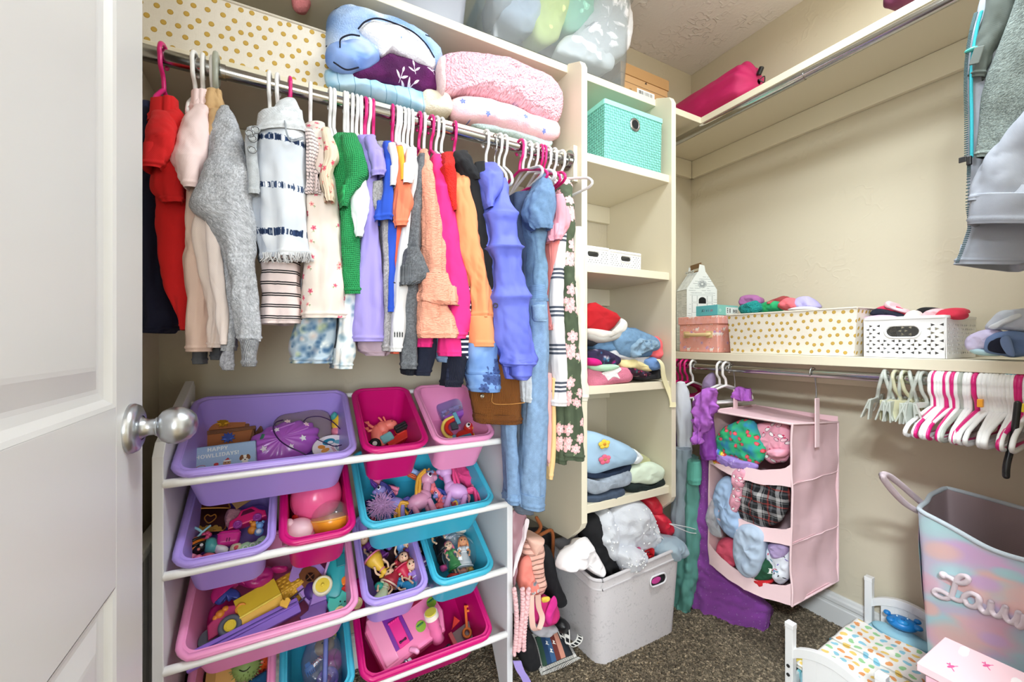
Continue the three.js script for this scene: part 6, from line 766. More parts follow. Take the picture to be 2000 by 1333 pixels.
{ const t = toy('k3', 660, 1120, .085, 'toy_car', 'teal toy car with lilac trim standing on its nose', 'toy'), k = spot('k3', 660, 1120, .085); const U = (pts, o) => puff(pts, { n: k.z, p: k.p.clone().addScaledVector(k.z, o.up || 0), front: .016, back: .02, fold: 0, pw: 3, ...o });
  W('body', U([[646, 1083], [658, 1070], [671, 1062], [680, 1067], [684, 1084], [680, 1106], [675, 1132], [670, 1157], [666, 1176], [650, 1178], [633, 1173], [626, 1157], [634, 1131], [640, 1104]], {}), PL('#2fa7b0'), t); W('fin', U([[680, 1072], [688, 1090], [692, 1104], [690, 1115], [684, 1106], [680, 1096]], { up: .01, front: .006, back: .02 }), PL('#2697a2'), t); W('trim', U([[645, 1084], [650, 1082], [640, 1110], [634, 1134], [627, 1156], [632, 1172], [625, 1168], [621, 1156], [632, 1120]], { up: .008, front: .006 }), PL('#dcb0e0'), t);
  M('wheel', [disc(17, 8, -28, -20, 12), ring(14, 2.6, -28, -20, 20)], PL('#f6efcf'), t); M('hub', [disc(12, 3, -28, -20, 19), ball(3, -28, -20, 23)], PL('#f1d648'), t); M('window', rb(16, 24, 3, 6, 18, 15, 4), PL('#1d7d88'), t); }
{ const t = toy('k3', 672, 1180, .065, 'cat_wagon', 'turquoise cat-shaped wagon with cream wheels', 'toy', 12); M('body', extr([[-26, -12], [24, -12], [26, 10], [20, 20], [14, 12], [6, 14], [2, 20], [-4, 13], [-14, 12], [-22, 18], [-27, 8]], 18, 2).translate(0, 0, -8), PL('#46c8b8'), t); for (const x of [-12, 20]) M('wheel', [disc(10, 5, x, -14, 11), ring(7, 1.5, x, -14, 16)], PL('#f3dfa0'), t); M('face', [ball(1.6, -6, 4, 12), ball(1.6, 8, 4, 12), ball(1.4, 1, 0, 12.4), ...[-1, 1].map((s) => rb(7, .9, .9, 1 + s * 9, -2, 12, .3))], PL('#153a3a'), t); }
{ const t = toy('k3', 614, 1195, .060, 'butterfly_wing', 'dark violet winged toy part in the pink bin', 'toy', 20); M('wing', extr([[-26, -22], [6, -24], [22, -6], [26, 18], [10, 12], [2, 22], [-8, 6], [-24, 4]], 4, 1.5), PL('#8a63bd'), t); M('upper_wing', extr([[-6, 6], [20, 0], [26, 24], [6, 22]], 4, 1.5).translate(4, 6, 6), PL('#a883d6'), t); M('body', ball(10, 10, 36, 0, 1.5, 2, 1), PL('#4d2f7a'), t); }
{ const t = toy('k3', 574, 1176, .070, 'toy_ladder', 'dark toy rack piece with pale rungs', 'toy', 30); M('rail', [rb(54, 4, 5, 0, 8, 0), rb(54, 4, 5, 0, -8, 0)], PL('#3f2a5c'), t); for (let i = 0; i < 6; i++) M('rung', rb(3, 14, 3, -22 + i * 9, 0, 1, 1), PL('#9f8fae'), t); }
lump('k3', 445, 1166, .080, 'toy_awning', 'blue scalloped toy awning at the bin end', 'toy', [['canopy', [[418, 1178], [424, 1160], [440, 1150], [462, 1152], [470, 1164], [466, 1174], [456, 1168], [448, 1176], [438, 1168], [430, 1182]], PL('#3f4fa6'), { fold: .002, front: .012 }]]);
lump('k3', 500, 1128, .090, 'toy_curtain', 'magenta toy curtain swags behind the yellow roof', 'toy', [['swag', [[410, 1166], [420, 1142], [450, 1122], [480, 1110], [520, 1104], [534, 1118], [520, 1142], [490, 1150], [460, 1140], [430, 1150], [418, 1182]], PL('#c8297f'), { fold: .004, fx: 80, front: .012 }], ['swag', [[470, 1124], [500, 1112], [532, 1110], [530, 1134], [506, 1148], [482, 1146]], PL('#b02577'), { fold: .004, fx: 80, up: .008 }], ['bow', [[528, 1112], [540, 1106], [562, 1108], [560, 1116], [540, 1120]], PL('#b3246f'), { up: .006, fold: .003 }]]);
lump('k3', 425, 1200, .050, 'toy_stage', 'deep pink play stage under the buggy', 'toy', [['stage', [[405, 1210], [414, 1186], [440, 1174], [500, 1160], [560, 1180], [580, 1200], [500, 1226], [430, 1246], [408, 1236]], PL('#b91f6f'), { fold: .002, front: .006 }]]);
{ const t = toy('k3', 678, 1140, .080, 'toy_block', 'orange and red toy blocks behind the teal car', 'toy', 20); M('orange_block', rb(18, 14, 14, 0, 6, 0, 2), PL('#ee8127'), t); M('red_block', rb(24, 16, 14, -2, -10, -2, 2), PL('#cf2a25'), t); }
// --- dolls
function doll(b, px, py, hh, phi, k, label, hair, dress, trim, skin = '#f0c6a4') {
  const t = toy(b, px, py, hh, 'toy_doll', label, 'toy', phi, 'little dolls in the toy bins'); t.scale.multiplyScalar(k * 1.18); const sk = PL(skin, { roughness: .5 }), dm = PL(dress, { roughness: .45 }), hm = PL(hair, { roughness: .5 });
  M('dress', [lathe([[0, 10], [6, 10], [5, 4], [4.6, 0], [8, -6], [13, -18], [15, -27], [0, -27]], 28), ball(4, -7, 8, 0), ball(4, 7, 8, 0)], dm, t); M('trim', [place(new THREE.TorusGeometry(15, 1.5, 8, 28), 0, -26, 0, Math.PI / 2), place(new THREE.TorusGeometry(5, 1, 8, 24), 0, 1, 0, Math.PI / 2)], PL(trim), t);
  const head = M('head', [ball(8.6, 0, 21, 1, 1, 1.05, .95, 24), cyl(2.4, 5, 0, 9, 0, 2.2, 12), ball(1.1, 0, 19.4, 9.3)], sk, t);
  M('hair', [place(new THREE.SphereGeometry(9.6, 24, 14, 0, 6.2832, 0, 1.75), 0, 21.5, -.8, -.5), ball(6.4, 0, 16, -6, 1.1, 1.7, .8), tube([[-8, 20, 0], [-9, 12, 0], [-8, 4, 1]], 2.2), tube([[8, 20, 0], [9, 12, 0], [8, 4, 1]], 2.2)], hm, t);
  for (const s of [-1, 1]) { M('arm', [tube([[s * 7, 8, 1], [s * 11, 0, 4], [s * 9, -7, 8]], 1.7, 8, 14), ball(2, s * 9, -8, 8.6)], sk, t); M('eye', ball(1.25, s * 3.2, 21, 8.7, 1, 1.3, .5, 10), PL('#2b1a14'), t); }
  M('mouth', ball(1.3, 0, 16.6, 8.4, 1.3, .5, .4, 10), PL('#c4495a'), t); M('leg', [tube([[-3, -26, 0], [-3, -33, 1]], 2, 8), tube([[3, -26, 0], [3, -33, 1]], 2, 8)], sk, t); return t; }
lump('p3', 780, 1100, .02, 'dark_filler', 'added dark filler lump under the little dolls', 'toy', [['heap', [[718, 1066], [760, 1054], [815, 1046], [834, 1090], [842, 1134], [800, 1160], [738, 1176], [726, 1120]], cloth('#3b1f22'), { fold: .006, fx: 70, front: .02 }]]);  // dark lump added to fill the gaps under the dolls
doll('p3', 724, 1072, .068, 30, 1.0, 'little doll with golden hair and a plum dress by the bin side', '#d9a03c', '#7a2f86', '#a05aa8');
doll('p3', 746, 1112, .078, -150, 1.0, 'little brown-haired doll in a yellow and pink gown', '#4a2318', '#f2c23e', '#ea7fa8');
doll('p3', 784, 1078, .068, 175, .95, 'little doll in a sky blue dress lying head down', '#3b2a2a', '#5d9fdc', '#9cc7ee');
doll('p3', 806, 1080, .073, 20, 1.0, 'little doll in a violet dress with white edging, near the bin end', '#8a4a2a', '#8550ae', '#f0e8f4');
doll('p3', 776, 1112, .078, -40, .95, 'little auburn-haired doll with a pale headband', '#6b2a1a', '#b02a3a', '#f0c8b0');
doll('p3', 796, 1130, .073, 200, .8, 'little doll in a crimson dress under the red-haired one', '#7a3020', '#cf2048', '#e85a74');
doll('p3', 812, 1128, .078, 10, 1.0, 'little red-haired doll in a lavender gown, closest to the rim corner', '#c55a24', '#b48be0', '#f4ecfa');
doll('p3', 786, 1142, .068, 60, .85, 'little ginger doll in a bright blue dress', '#c98a4e', '#2a8fc4', '#6ab8e0');
doll('p3', 752, 1150, .063, -30, 1.05, 'little doll in a pale green gown along the bin front', '#4a2a1c', '#ccd8b0', '#e8ecd0');
lump('p3', 742, 1144, .061, 'turtle_toy', 'turquoise toy shell between the dolls', 'toy', [['shell', [[731, 1146], [736, 1138], [748, 1138], [752, 1148], [744, 1156], [734, 1154]], PL('#35b5a0'), { fold: 0 }]]);
lump('p3', 748, 1066, .061, 'doll_shoe', 'periwinkle doll chair back behind the plum doll', 'toy', [['back', [[750, 1068], [754, 1058], [764, 1056], [768, 1066], [760, 1076]], PL('#8d75cc'), { fold: 0 }], ['seat', [[734, 1068], [742, 1062], [750, 1068], [748, 1076], [738, 1076]], PL('#7fb0e0'), { fold: 0 }]]);
{ const t = toy('p3', 801, 1062, .076, 'hoop_toy', 'golden hoop toy at the back of the doll bin', 'toy', 15); M('hoop', place(new THREE.TorusGeometry(11, 2.6, 10, 32), 0, 0, 0, 0, .9, 0, [1, 1.2, 1]), PL('#b98434', { metalness: .4 }), t); M('figure', [ball(4, 0, 0, 0, .8, 2, .8)], PL('#8a5a30'), t); }
// --- third row teal bin
{ const t = toy('t3', 897, 1084, .062, 'clear_globe', 'clear plastic globe with two small dolls inside', 'toy', 0); M('globe', ball(33, 0, 0, 6, 1, 1.05, .9, 36), mat('#ffffff', { transmission: .97, roughness: .03, thickness: 0 }), t); M('rim', ring(33, 1, 0, 0, 4), clearT, t); }
doll('t3', 882, 1086, .066, 6, .8, 'small doll in a green dress inside the clear globe', '#e06a8a', '#2f8a3a', '#2f8a3a');
doll('t3', 906, 1080, .071, -10, .85, 'small doll with an orange face and pink bow in the globe', '#e78a4a', '#d9dade', '#f2f2f4', '#e79a68');
doll('t3', 855, 1052, .066, 20, .9, 'blond doll in black at the back of the teal bin', '#d8b25c', '#171519', '#2a262c');
lump('t3', 868, 1080, .032, 'doll_cape', 'crumpled black doll cape in the teal bin', 'toy', [['cape', [[846, 1064], [858, 1060], [872, 1070], [874, 1094], [868, 1112], [856, 1100], [850, 1082]], cloth('#161417'), { fold: .004, fx: 90 }]]);
lump('t3', 882, 1046, .062, 'clear_pouch', 'crinkled clear plastic pouch beside the blond doll', 'toy', [['pouch', [[862, 1056], [872, 1036], [894, 1034], [904, 1046], [902, 1058], [876, 1066]], clearT, { fold: .004, fx: 90 }]]);
lump('t3', 902, 1030, .072, 'cream_mask', 'cream rounded toy with lilac ribbon at the back', 'toy', [['face', [[886, 1026], [896, 1016], [914, 1020], [914, 1034], [902, 1044], [890, 1040]], PL('#f3e7d6'), { fold: 0 }], ['ribbon', [[858, 1038], [872, 1030], [890, 1030], [878, 1044], [866, 1048]], cloth('#b3a8da'), { up: .005 }]]);
lump('t3', 884, 1124, .042, 'toy_heart', 'red and pink toy pieces along the teal bin front', 'toy', [['red_piece', [[872, 1128], [880, 1121], [896, 1122], [898, 1128], [884, 1132]], PL('#dd3a35'), { fold: 0 }], ['pink_piece', [[894, 1118], [906, 1110], [914, 1116], [910, 1124], [898, 1126]], PL('#f2a090'), { fold: 0 }], ['rainbow_piece', [[910, 1112], [920, 1107], [926, 1114], [918, 1121]], PL('#e6b25a'), { fold: 0 }], ['magenta_piece', [[858, 1108], [870, 1104], [874, 1112], [864, 1118]], PL('#d04a8c'), { fold: 0 }]]);
lump('t3', 934, 1106, .032, 'teal_block', 'dark teal toy block lying at the end of the teal bin', 'toy', [['block', [[930, 1094], [942, 1096], [938, 1110], [930, 1114]], PL('#1a7f88'), { fold: 0, sharp: true }]]);
// --- bottom row
{ const t = toy('k4', 432, 1325, .06, 'wooden_block', 'long ochre wooden block standing in the pink bin', 'toy', 0); M('block', rb(48, 84, 26, 0, -4, -8, 1.5), mat('#e6b667', { roughness: .6 }), t); M('shaded_side_face', rb(16, 84, 26, -17, -4, -7.5, 1), mat('#c79a55', { roughness: .6 }), t); }  // one side in a darker copy of the wood, its shade painted in
{ const t = toy('k4', 481, 1302, .06, 'frog_ball', 'green spiky frog ball with white eyes', 'toy', 0); const gm = PL('#93b565', { roughness: .5 }); M('body', ball(24, 0, 0, 0, 1, 1, .9, 28), gm, t); const sp = []; for (let i = 0; i < 150; i++) { const a = i * 2.39996, y = 1 - 2 * (i + .5) / 150, q = Math.sqrt(1 - y * y); const d = V(Math.cos(a) * q, y, Math.sin(a) * q); if (d.z > .55 && Math.abs(d.y) < .6) continue; sp.push(bar(d.clone().multiplyScalar(22), d.clone().multiplyScalar(28.5), .8, 5)); } M('spikes', sp, gm, t); for (const [x, y] of [[-8, 22], [17, 14]]) { M('eye', [ball(7.5, x, y, 10)], PL('#e8ecd8'), t); M('pupil', ball(4.4, x + .5, y, 14.5, 1, 1, .7), PL('#0d0d0d'), t); } M('mouth', tube([[-10, -8, 19.5], [-4, -12, 20], [2, -12, 20.5], [7, -8, 20]], .9), PL('#2a3a1c'), t); }
{ const t = toy('k4', 512, 1290, .04, 'spiky_ball', 'orange spiky ball behind the frog', 'toy', 0); M('core', ball(17, 0, 0, 0), PL('#d9541f'), t); const sp = []; for (let i = 0; i < 90; i++) { const a = i * 2.39996, y = 1 - 2 * (i + .5) / 90, q = Math.sqrt(1 - y * y), d = V(Math.cos(a) * q, y, Math.sin(a) * q); sp.push(bar(d.clone().multiplyScalar(15), d.clone().multiplyScalar(25), .7, 5)); } M('spikes', sp, PL('#e2622a'), t); }
lump('k4', 380, 1328, .05, 'sequin_purse', 'brown sequined purse in the corner of the pink bin', 'purse', [['purse', [[356, 1322], [368, 1312], [396, 1310], [408, 1322], [404, 1344], [360, 1344]], mat('#5b3a24', { metalness: .5, roughness: .35, bumpMap: met(T.wov, .02), bumpScale: .004 }), { fold: .003, front: .02 }]]);
lump('k4', 500, 1326, .04, 'blue_cloth', 'dark blue doll cloth below the spiky balls', 'toy', [['cloth', [[484, 1334], [500, 1322], [524, 1310], [528, 1330], [510, 1344], [490, 1344]], cloth('#1f5f8c'), {}]]);
{ const t = toy('t4', 632, 1292, .05, 'bubble_pouch', 'clear glittery pouch holding small toys', 'pouch', 0); const k = spot('t4', 632, 1292, .05);
  W('pouch', puff([[588, 1310], [594, 1270], [612, 1242], [640, 1236], [664, 1252], [674, 1290], [668, 1330], [650, 1350], [600, 1350]], { n: k.z, p: k.p, front: .028, back: .02, fold: .003, fx: 90, pw: 2.4 }), mat('#d8dcf0', { transmission: .85, roughness: .1, thickness: 0, side: THREE.DoubleSide }), t);
  M('strap', tube([[8, 62, 20], [6, 40, 34], [3, 0, 38], [0, -40, 34]], 4.4, 8), PL('#7d85cc'), t); }
{ const t = toy('t4', 634, 1262, .045, 'squishy_toy', 'tan bear-shaped squishy inside the clear pouch', 'toy', 0); M('body', ball(18, 0, 0, 0, 1, 1, .8), PL('#d8aa66'), t); M('ear', [ball(5, -12, 15, 2), ball(6, 18, 12, 4, .7, 1.3, .7)], PL('#e0cf62'), t); M('face', [ball(1.6, -4, 2, 14), ball(1.6, 6, 2, 14), ball(2, 1, -3, 14.5, 1.3, .7, .6)], PL('#3a2618'), t); }
{ const t = toy('t4', 650, 1292, .045, 'compact_toy', 'magenta shell compact inside the clear pouch', 'toy', 0); M('shell', ball(19, 0, 0, 0, .95, 1.1, .6), PL('#d8308c'), t); M('crease', [tube([[8, 14, 9], [2, 2, 12], [6, -14, 9]], 1)], PL('#a81c68'), t); }
{ const t = toy('t4', 604, 1308, .045, 'hair_clip', 'bright blue claw clip inside the clear pouch', 'toy', 20); M('jaw', [rb(16, 10, 10, 0, 0, 0, 3), ...[-2, -1, 0, 1, 2].map((i) => rb(1.8, 8, 3, i * 3.4, -7, 3, .6)), rb(10, 7, 5, 0, 8, 3, 2)], PL('#2f9be0'), t); }
{ const t = toy('t4', 640, 1328, .045, 'ring_toy', 'purple ring box at the bottom of the clear pouch', 'toy', 0); M('ring', [ring(16, 4, 0, 0, 4), disc(13, 5, 0, 0, 0)], PL('#9a6cd2'), t); M('gem', ball(7, 0, 0, 8, 1, 1, .5), PL('#d05aa8'), t); }
{ const t = toy('t4', 622, 1290, .043, 'hair_coil', 'coral coil hair tie inside the clear pouch', 'toy', 30); M('coil', tube([...Array(40)].map((_, i) => [-16 + i * .8, Math.cos(i * 1.2) * 4, Math.sin(i * 1.2) * 4]), 1.1, 6, 160), PL('#f07a86'), t); }
{ const t = toy('m4', 793, 1228, .085, 'camper_van', 'pink toy camper van with a purple side door', 'toy', 17); t.scale.multiplyScalar(.8); const cm = plastic('#f283b4', { roughness: .3 });
  M('body', place(extr([[-72, -52], [66, -52], [80, -20], [76, 40], [58, 66], [-60, 66], [-76, 40]], 40, 9).translate(0, 0, -22), 0, 0, 0, 0, 0, 0), cm, t);
  M('side_door', place(rb(44, 96, 3, 0, 0, 0, 3), -22, 14, 28), PL('#7d2f9e'), t); M('door_slide', [rb(26, 58, 4, -22, -6, 30, 3), ...[-2, -1, 0, 1, 2].map((i) => ball(3.4, -22 + i * 5.4, 24, 31))], PL('#ec2f92'), t); M('bone_latch', [rb(12, 4, 2, -22, -24, 33, 1), ball(3, -28, -24, 33), ball(3, -16, -24, 33)], PL('#3a1238'), t);
  M('window', extr([[-24, -14], [26, -14], [22, 12], [-12, 12]], 2, .5).translate(30, 40, 27), PL('#8c1638'), t); M('roof_fold', [rb(34, 112, 10, -58, 6, 24, 5)], plastic('#f59ac2', { roughness: .25 }), t); M('rail_trim', [0, 1, 2, 3].map((i) => rb(4, 18, 4, -74, 44 - i * 26, 20, 1.5)), PL('#f8b6d3'), t);
  for (const [x, y] of [[26, -22], [72, 8]]) { M('pineapple_sticker', [disc(12, 1.2, x, y, 28)].map((g) => g), PL('#8bb83a'), t); M('sticker_leaf', [0, 1, 2].map((i) => ball(4, x - 5 + i * 5, y + 4, 29.4, 1, .6, .3)), PL('#2f7a3a'), t); }
  M('tank', [lathe([[0, 40], [15, 40], [16, 34], [13, 30], [15, 14], [12, 10], [15, -8], [12, -12], [15, -30], [0, -30]], 28).rotateX(.9).translate(50, -48, 34)], PL('#f07aae'), t); M('tank_lid', [place(cyl(17, 12, 0, 0, 0, 16, 32), 50, -26, 62, .9)], PL('#f6ece0'), t); M('tank_cap', place(cyl(13.5, 2, 0, 12, 0, 13.5, 32), 50, -26, 62, .9), PL('#eedd55'), t);
  M('bumper', [place(rb(36, 12, 8, -44, -60, 16, 2), 0, 0, 0, 0, 0, .1), ball(7, -34, -64, 22, .8, 1.3, .8)], metal('#9a9aa2', .3), t); M('handle_peg', tube([[-14, -50, 28], [-8, -58, 34], [-6, -62, 34]], 6), PL('#f6a6cc'), t); }
{ const t = toy('m4', 914, 1242, .03, 'frame_toy', 'clear toy screen between two coral posts', 'toy', 14); for (const x of [-28, 28]) M('post', rb(8, 46, 10, x, 0, 0, 1.5), PL('#f4707f'), t); M('pane', rb(50, 36, 1.5, 0, 2, 0, .4), mat('#cfc7cc', { transmission: .6, roughness: .15, thickness: 0 }), t); }
{ const t = toy('m4', 908, 1218, .05, 'toy_key', 'orange toy key with a round head', 'toy', -12); M('shaft', [rb(5, 40, 4, 3, 10, 0, 1), rb(8, 4, 4, 6, 28, 0, 1), rb(8, 4, 4, 6, 20, 0, 1)], PL('#f2772e'), t); M('head', ring(7, 2.4, 3, -16, 0), PL('#ee8a3a'), t); }
{ const t = toy('m4', 888, 1218, .035, 'toy_arrow', 'red toy arrow piece beside the camper', 'toy', 10); M('arrow', extr([[-9, -7], [9, -2], [3, 9]], 5, 1), PL('#ea3c33'), t); }
{ const t = toy('m4', 868, 1272, .03, 'animal_figure', 'dark teal lizard figure under the camper', 'toy', 10); M('body', [ball(7, 0, 0, 0, 1.5, .8, .8), ball(5, 10, 2, 0)], PL('#2a4a58'), t); M('tail', tube([[-8, 0, 0], [-14, 2, 0], [-16, 6, 0]], 2), PL('#3a8a86'), t); M('leg', [tube([[4, -4, 2], [8, -9, 3]], 1.6), tube([[-4, -4, 2], [-7, -9, 3]], 1.6)], PL('#3a8a86'), t); }
// ---------------------------------------------------------------- jacket on the upper rod
{
  const pl = (x, nx = -1, nzv = 0) => ({ p: V(x, 1.9, -.25), n: V(nx, 0, nzv).normalize(), dir: V(1, 0, 0) });
  const grey = cloth('#a4a8b2', { roughness: .7, bumpMap: weaveFine, bumpScale: .0003 }), yoke = heather('#97a39d');
  const t = garment('jacket', 'grey winter jacket with a turquoise zip hanging by the frame edge', 'jacket', [
    ['front_panel', [[-60, 1920, 2080], [28, 1904, 2080], [117, 1884, 2080], [230, 1885, 2080], [308, 1884, 2080], [440, 1888, 2080], [490, 1873, 2060], [517, 1863, 1990]], { plane: pl(1.32), dz: .2, fold: .004, fx: 26, bulge: .06 }, grey],
    ['yoke', [[-90, 1985, 2110], [0, 1972, 2110], [60, 1950, 2110], [113, 1928, 2110], [165, 1910, 2100], [240, 1906, 2060], [290, 1907, 1990], [306, 1909, 1945]], { plane: pl(1.285), dz: .2, fold: .004, fx: 24, bulge: .3 }, yoke],
    ['sleeve', [[150, 2040, 2120], [200, 2000, 2120], [250, 1952, 2110], [300, 1912, 2110], [340, 1896, 2110], [390, 1884, 2100]], { plane: pl(1.265), dz: .2, fold: .007, fx: 26, bulge: .35 }, grey],
    ['cuff', [[376, 1886, 2090], [396, 1881, 2092], [412, 1880, 2092], [437, 1882, 2090]], { plane: pl(1.255), dz: .16, fold: .004, fx: 60, fy: 2, bulge: .35, open: .08 }, grey],
    ['lining', [[440, 1930, 2080], [480, 1925, 2080], [505, 1920, 2080]], { plane: pl(1.36), dz: .12, fold: .003 }, cloth('#2f7f8b')],
    ['collar', [[-80, 1930, 2010], [20, 1912, 1975], [90, 1900, 1945], [150, 1890, 1925]], { plane: pl(1.305), dz: .1, fold: .005 }, cloth('#5b625d')]], 'jackets on the upper rod');
  const zl = [[1911, 26], [1902, 60], [1893, 117], [1891, 170], [1892, 230], [1892, 308]], zp = zl.map(([x, y]) => onX(x, y, 1.312)); const zc = new THREE.CatmullRomCurve3(zp);
  W('zip_tape', tube(zp.map((p) => p.clone().add(V(0, 0, .0045))), .003, 8, 60), cloth('#3db7c4'), t);
  const teeth = []; for (let i = 0; i < 90; i++) { const p = zc.getPoint(i / 90); teeth.push(place(bx(.003, .0022, .006, 0, 0, 0, .0006, 1), p.x - .004, p.y, p.z - .003)); } const z2 = new THREE.CatmullRomCurve3([[1894, 318], [1893, 345], [1891, 405], [1895, 442], [1884, 480], [1871, 514]].map(([x, y]) => onX(x, y, 1.312))); for (let i = 0; i < 50; i++) { const p = z2.getPoint(i / 49); teeth.push(place(bx(.003, .0022, .006, 0, 0, 0, .0006, 1), p.x - .004, p.y, p.z)); }
  W('zip_teeth', teeth, plastic('#3d5c60'), t); const s = onX(1893, 314, 1.30); W('zip_slider', [place(bx(.008, .02, .008, 0, -.01, 0, .002), s.x, s.y, s.z), place(bx(.003, .012, .012, 0, 0, 0, .001), s.x, s.y, s.z - .01)], metal('#4b4b4d', .35), t);
  const pt = onX(1908, 108, 1.292); W('patch', place(bx(.004, .035, .016, 0, -.018, 0, .002), pt.x, pt.y, pt.z, .25), cloth('#6d736e'), t); const pu = onX(1897, 97, 1.305); W('zip_pull', place(ball(.006, 0, 0, 0, 1, .7, 1.8), pu.x, pu.y, pu.z), plastic('#59c9bd'), t);
}
// ---------------------------------------------------------------- hangers on the lower rod
const R2X = 1.497, R2Y = .945; const rodZ = (px) => -R2X / Math.tan(Math.atan((px - 1000) / F) + TH);
{
  const g = hangerGeo(.142, .0048, .0215), gr = 'empty hangers on the lower rod', K = { w: [white, 'white'], p: [pinkH, 'hot pink'], c: [plastic('#dfe3da', { roughness: .25, transmission: .5, thickness: 0 }), 'clear'] };
  const L = [[1823, 'w', 'first after the clip hangers'], [1828, 'p', 'first pink after the clip hangers'], [1833, 'w', 'second white after the clip hangers'], [1838, 'w', 'third white after the clip hangers'], [1843, 'w', 'fourth white, before the second pink'], [1850, 'p', 'second pink after the clip hangers'], [1857, 'w', 'between the second and third pink'], [1864, 'p', 'third pink after the clip hangers'], [1872, 'w', 'before the lone clear one'], [1880, 'c', 'alone among the white ones'], [1888, 'w', 'just past the lone clear one'], [1896, 'w', 'before the thick pink one'], [1908, 'p', 'fourth, leaning outward'], [1919, 'w', 'with an orange size tag'], [1928, 'w', 'second past the orange tag'], [1936, 'w', 'third past the orange tag'], [1943, 'w', 'fourth past the orange tag'], [1950, 'w', 'fifth past the orange tag'], [1958, 'w', 'sixth past the orange tag'], [1965, 'w', 'before the blue clip'], [1972, 'w', 'under the blue clip'], [1981, 'w', 'past the blue clip'], [1989, 'p', 'first of two at the frame edge'], [1997, 'p', 'second of two at the frame edge'], [2006, 'w', 'cut by the frame edge']];
  const pr = {}; const r = rng(23);
  for (const [px, k, what] of L) { const pos = [R2X, R2Y, rodZ(px)], lab = `${K[k][1]} empty hanger ${what}`; let o; if (!pr[k]) { o = pr[k] = M('clothes_hanger', g, K[k][0]); tag(o, lab, 'hanger', gr); o.position.set(...pos); } else o = copy(pr[k], lab, pos); o.rotation.set(0, -Math.PI / 2 + (r() - .5) * .16, (r() - .5) * .05); }
  const fp = { w: 0, p: 0 }; const L2 = [[1324, 'p', 'first by the tower'], [1334, 'p', 'second by the tower'], [1343, 'p', 'third by the tower'], [1354, 'w', 'holding the ice blue gown'], [1407, 'w', 'holding the purple gown'], [1419, 'w', 'behind the pink organizer strap']];
  for (const [px, k, what] of L2) { const o = copy(pr[k], `${K[k][1]} dress hanger ${what}`, [R2X, R2Y, rodZ(px)]); o.userData.group = 'hangers with dress-up gowns'; o.rotation.set(0, -Math.PI / 2 + (r() - .5) * .3, (r() - .5) * .1); }
  { const p = V(R2X, R2Y + .022, rodZ(1975)); solo('clip', [place(bx(.012, .016, .02, 0, 0, 0, .003), p.x, p.y, p.z), place(bx(.008, .01, .026, 0, 0, 0, .002), p.x, p.y + .008, p.z)], plastic('#7cb9cb'), 'small blue plastic clip on the hangers near the frame edge', 'clip'); }
  for (const [px, py, c, l] of [[1915, 788, '#f2a32c', 'orange'], [1998, 797, '#f2d53a', 'yellow']]) { const p = onX(px, py, 1.47); solo('size_tag', place(bx(.012, .02, .01, 0, -.01, 0, .002), p.x, p.y, p.z), plastic(c), l + ' size tag clipped on a hanger neck', 'tag', 'size tags'); }
  { const p = onX(1988, 850, 1.42); solo('clip_hanger', [tube([[p.x, p.y + .07, p.z], [p.x - .01, p.y, p.z - .004], [p.x - .05, p.y - .06, p.z - .006], [p.x - .055, p.y - .085, p.z - .006]], .006, 8)], plastic('#1b1b1d'), 'black hanger end hanging among the white ones', 'hanger'); }
  // clear clip hangers
  const cm = mat('#f1f4ee', { transmission: .6, roughness: .25, thickness: 0 }), cy = mat('#f4f0d2', { transmission: .55, roughness: .25, thickness: 0 });
  const hk = []; for (let i = 0; i <= 12; i++) { const a = R(-50 + i * 21); hk.push([0, Math.sin(a) * .021, -Math.cos(a) * .021]); } hk.push([0, -.03, .016], [0, -.05, .002], [0, -.062, 0]);
  const proto = (w, m, lab) => { const t = thing('clip_hanger', lab, 'hanger', [R2X, R2Y, 0], 'clear clip hangers'); M('hook', tube(hk, .0044, 8, 40), m, t); M('crossbar', [place(bx(.006, .016, w * 2, 0, -.074, 0, .0025))], m, t); for (const s of [-1, 1]) { const c = M('clip', [place(bx(.004, .056, .042, 0, 0, 0, .0018), .008, -.112, s * w, 0, 0, .12), place(bx(.004, .056, .042, 0, 0, 0, .0018), -.008, -.112, s * w, 0, 0, -.12), place(bx(.008, .02, .034, 0, 0, 0, .002), 0, -.084, s * w)], m, t); M('spring', place(new THREE.TorusGeometry(.008, .0016, 8, 20), 0, -.07, s * w, 0, Math.PI / 2), chrome, c); } return t; };
  const A = proto(.085, cm, 'clear clip hanger first toward the organizer, sticking out'), B = proto(.06, cy, 'yellowed clip hanger in the middle of the clear ones'); const list = [[1724, A], [1733, A, 'second clear clip hanger from the organizer side'], [1744, A, 'third clear clip hanger from the organizer side'], [1753, B], [1762, A, 'clear clip hanger after the first yellowed one'], [1771, B, 'second yellowed clip hanger'], [1780, A, 'clear clip hanger third from the white hangers'], [1790, A, 'clear clip hanger second from the white hangers'], [1806, A, 'clear clip hanger next to the white hangers']];
  list.forEach(([px, o, l], i) => { const c = l ? copy(o, l) : o; c.position.set(R2X, R2Y, rodZ(px)); c.rotation.set(0, -Math.PI / 2 + (r() - .4) * .8, (r() - .5) * .5); });
}
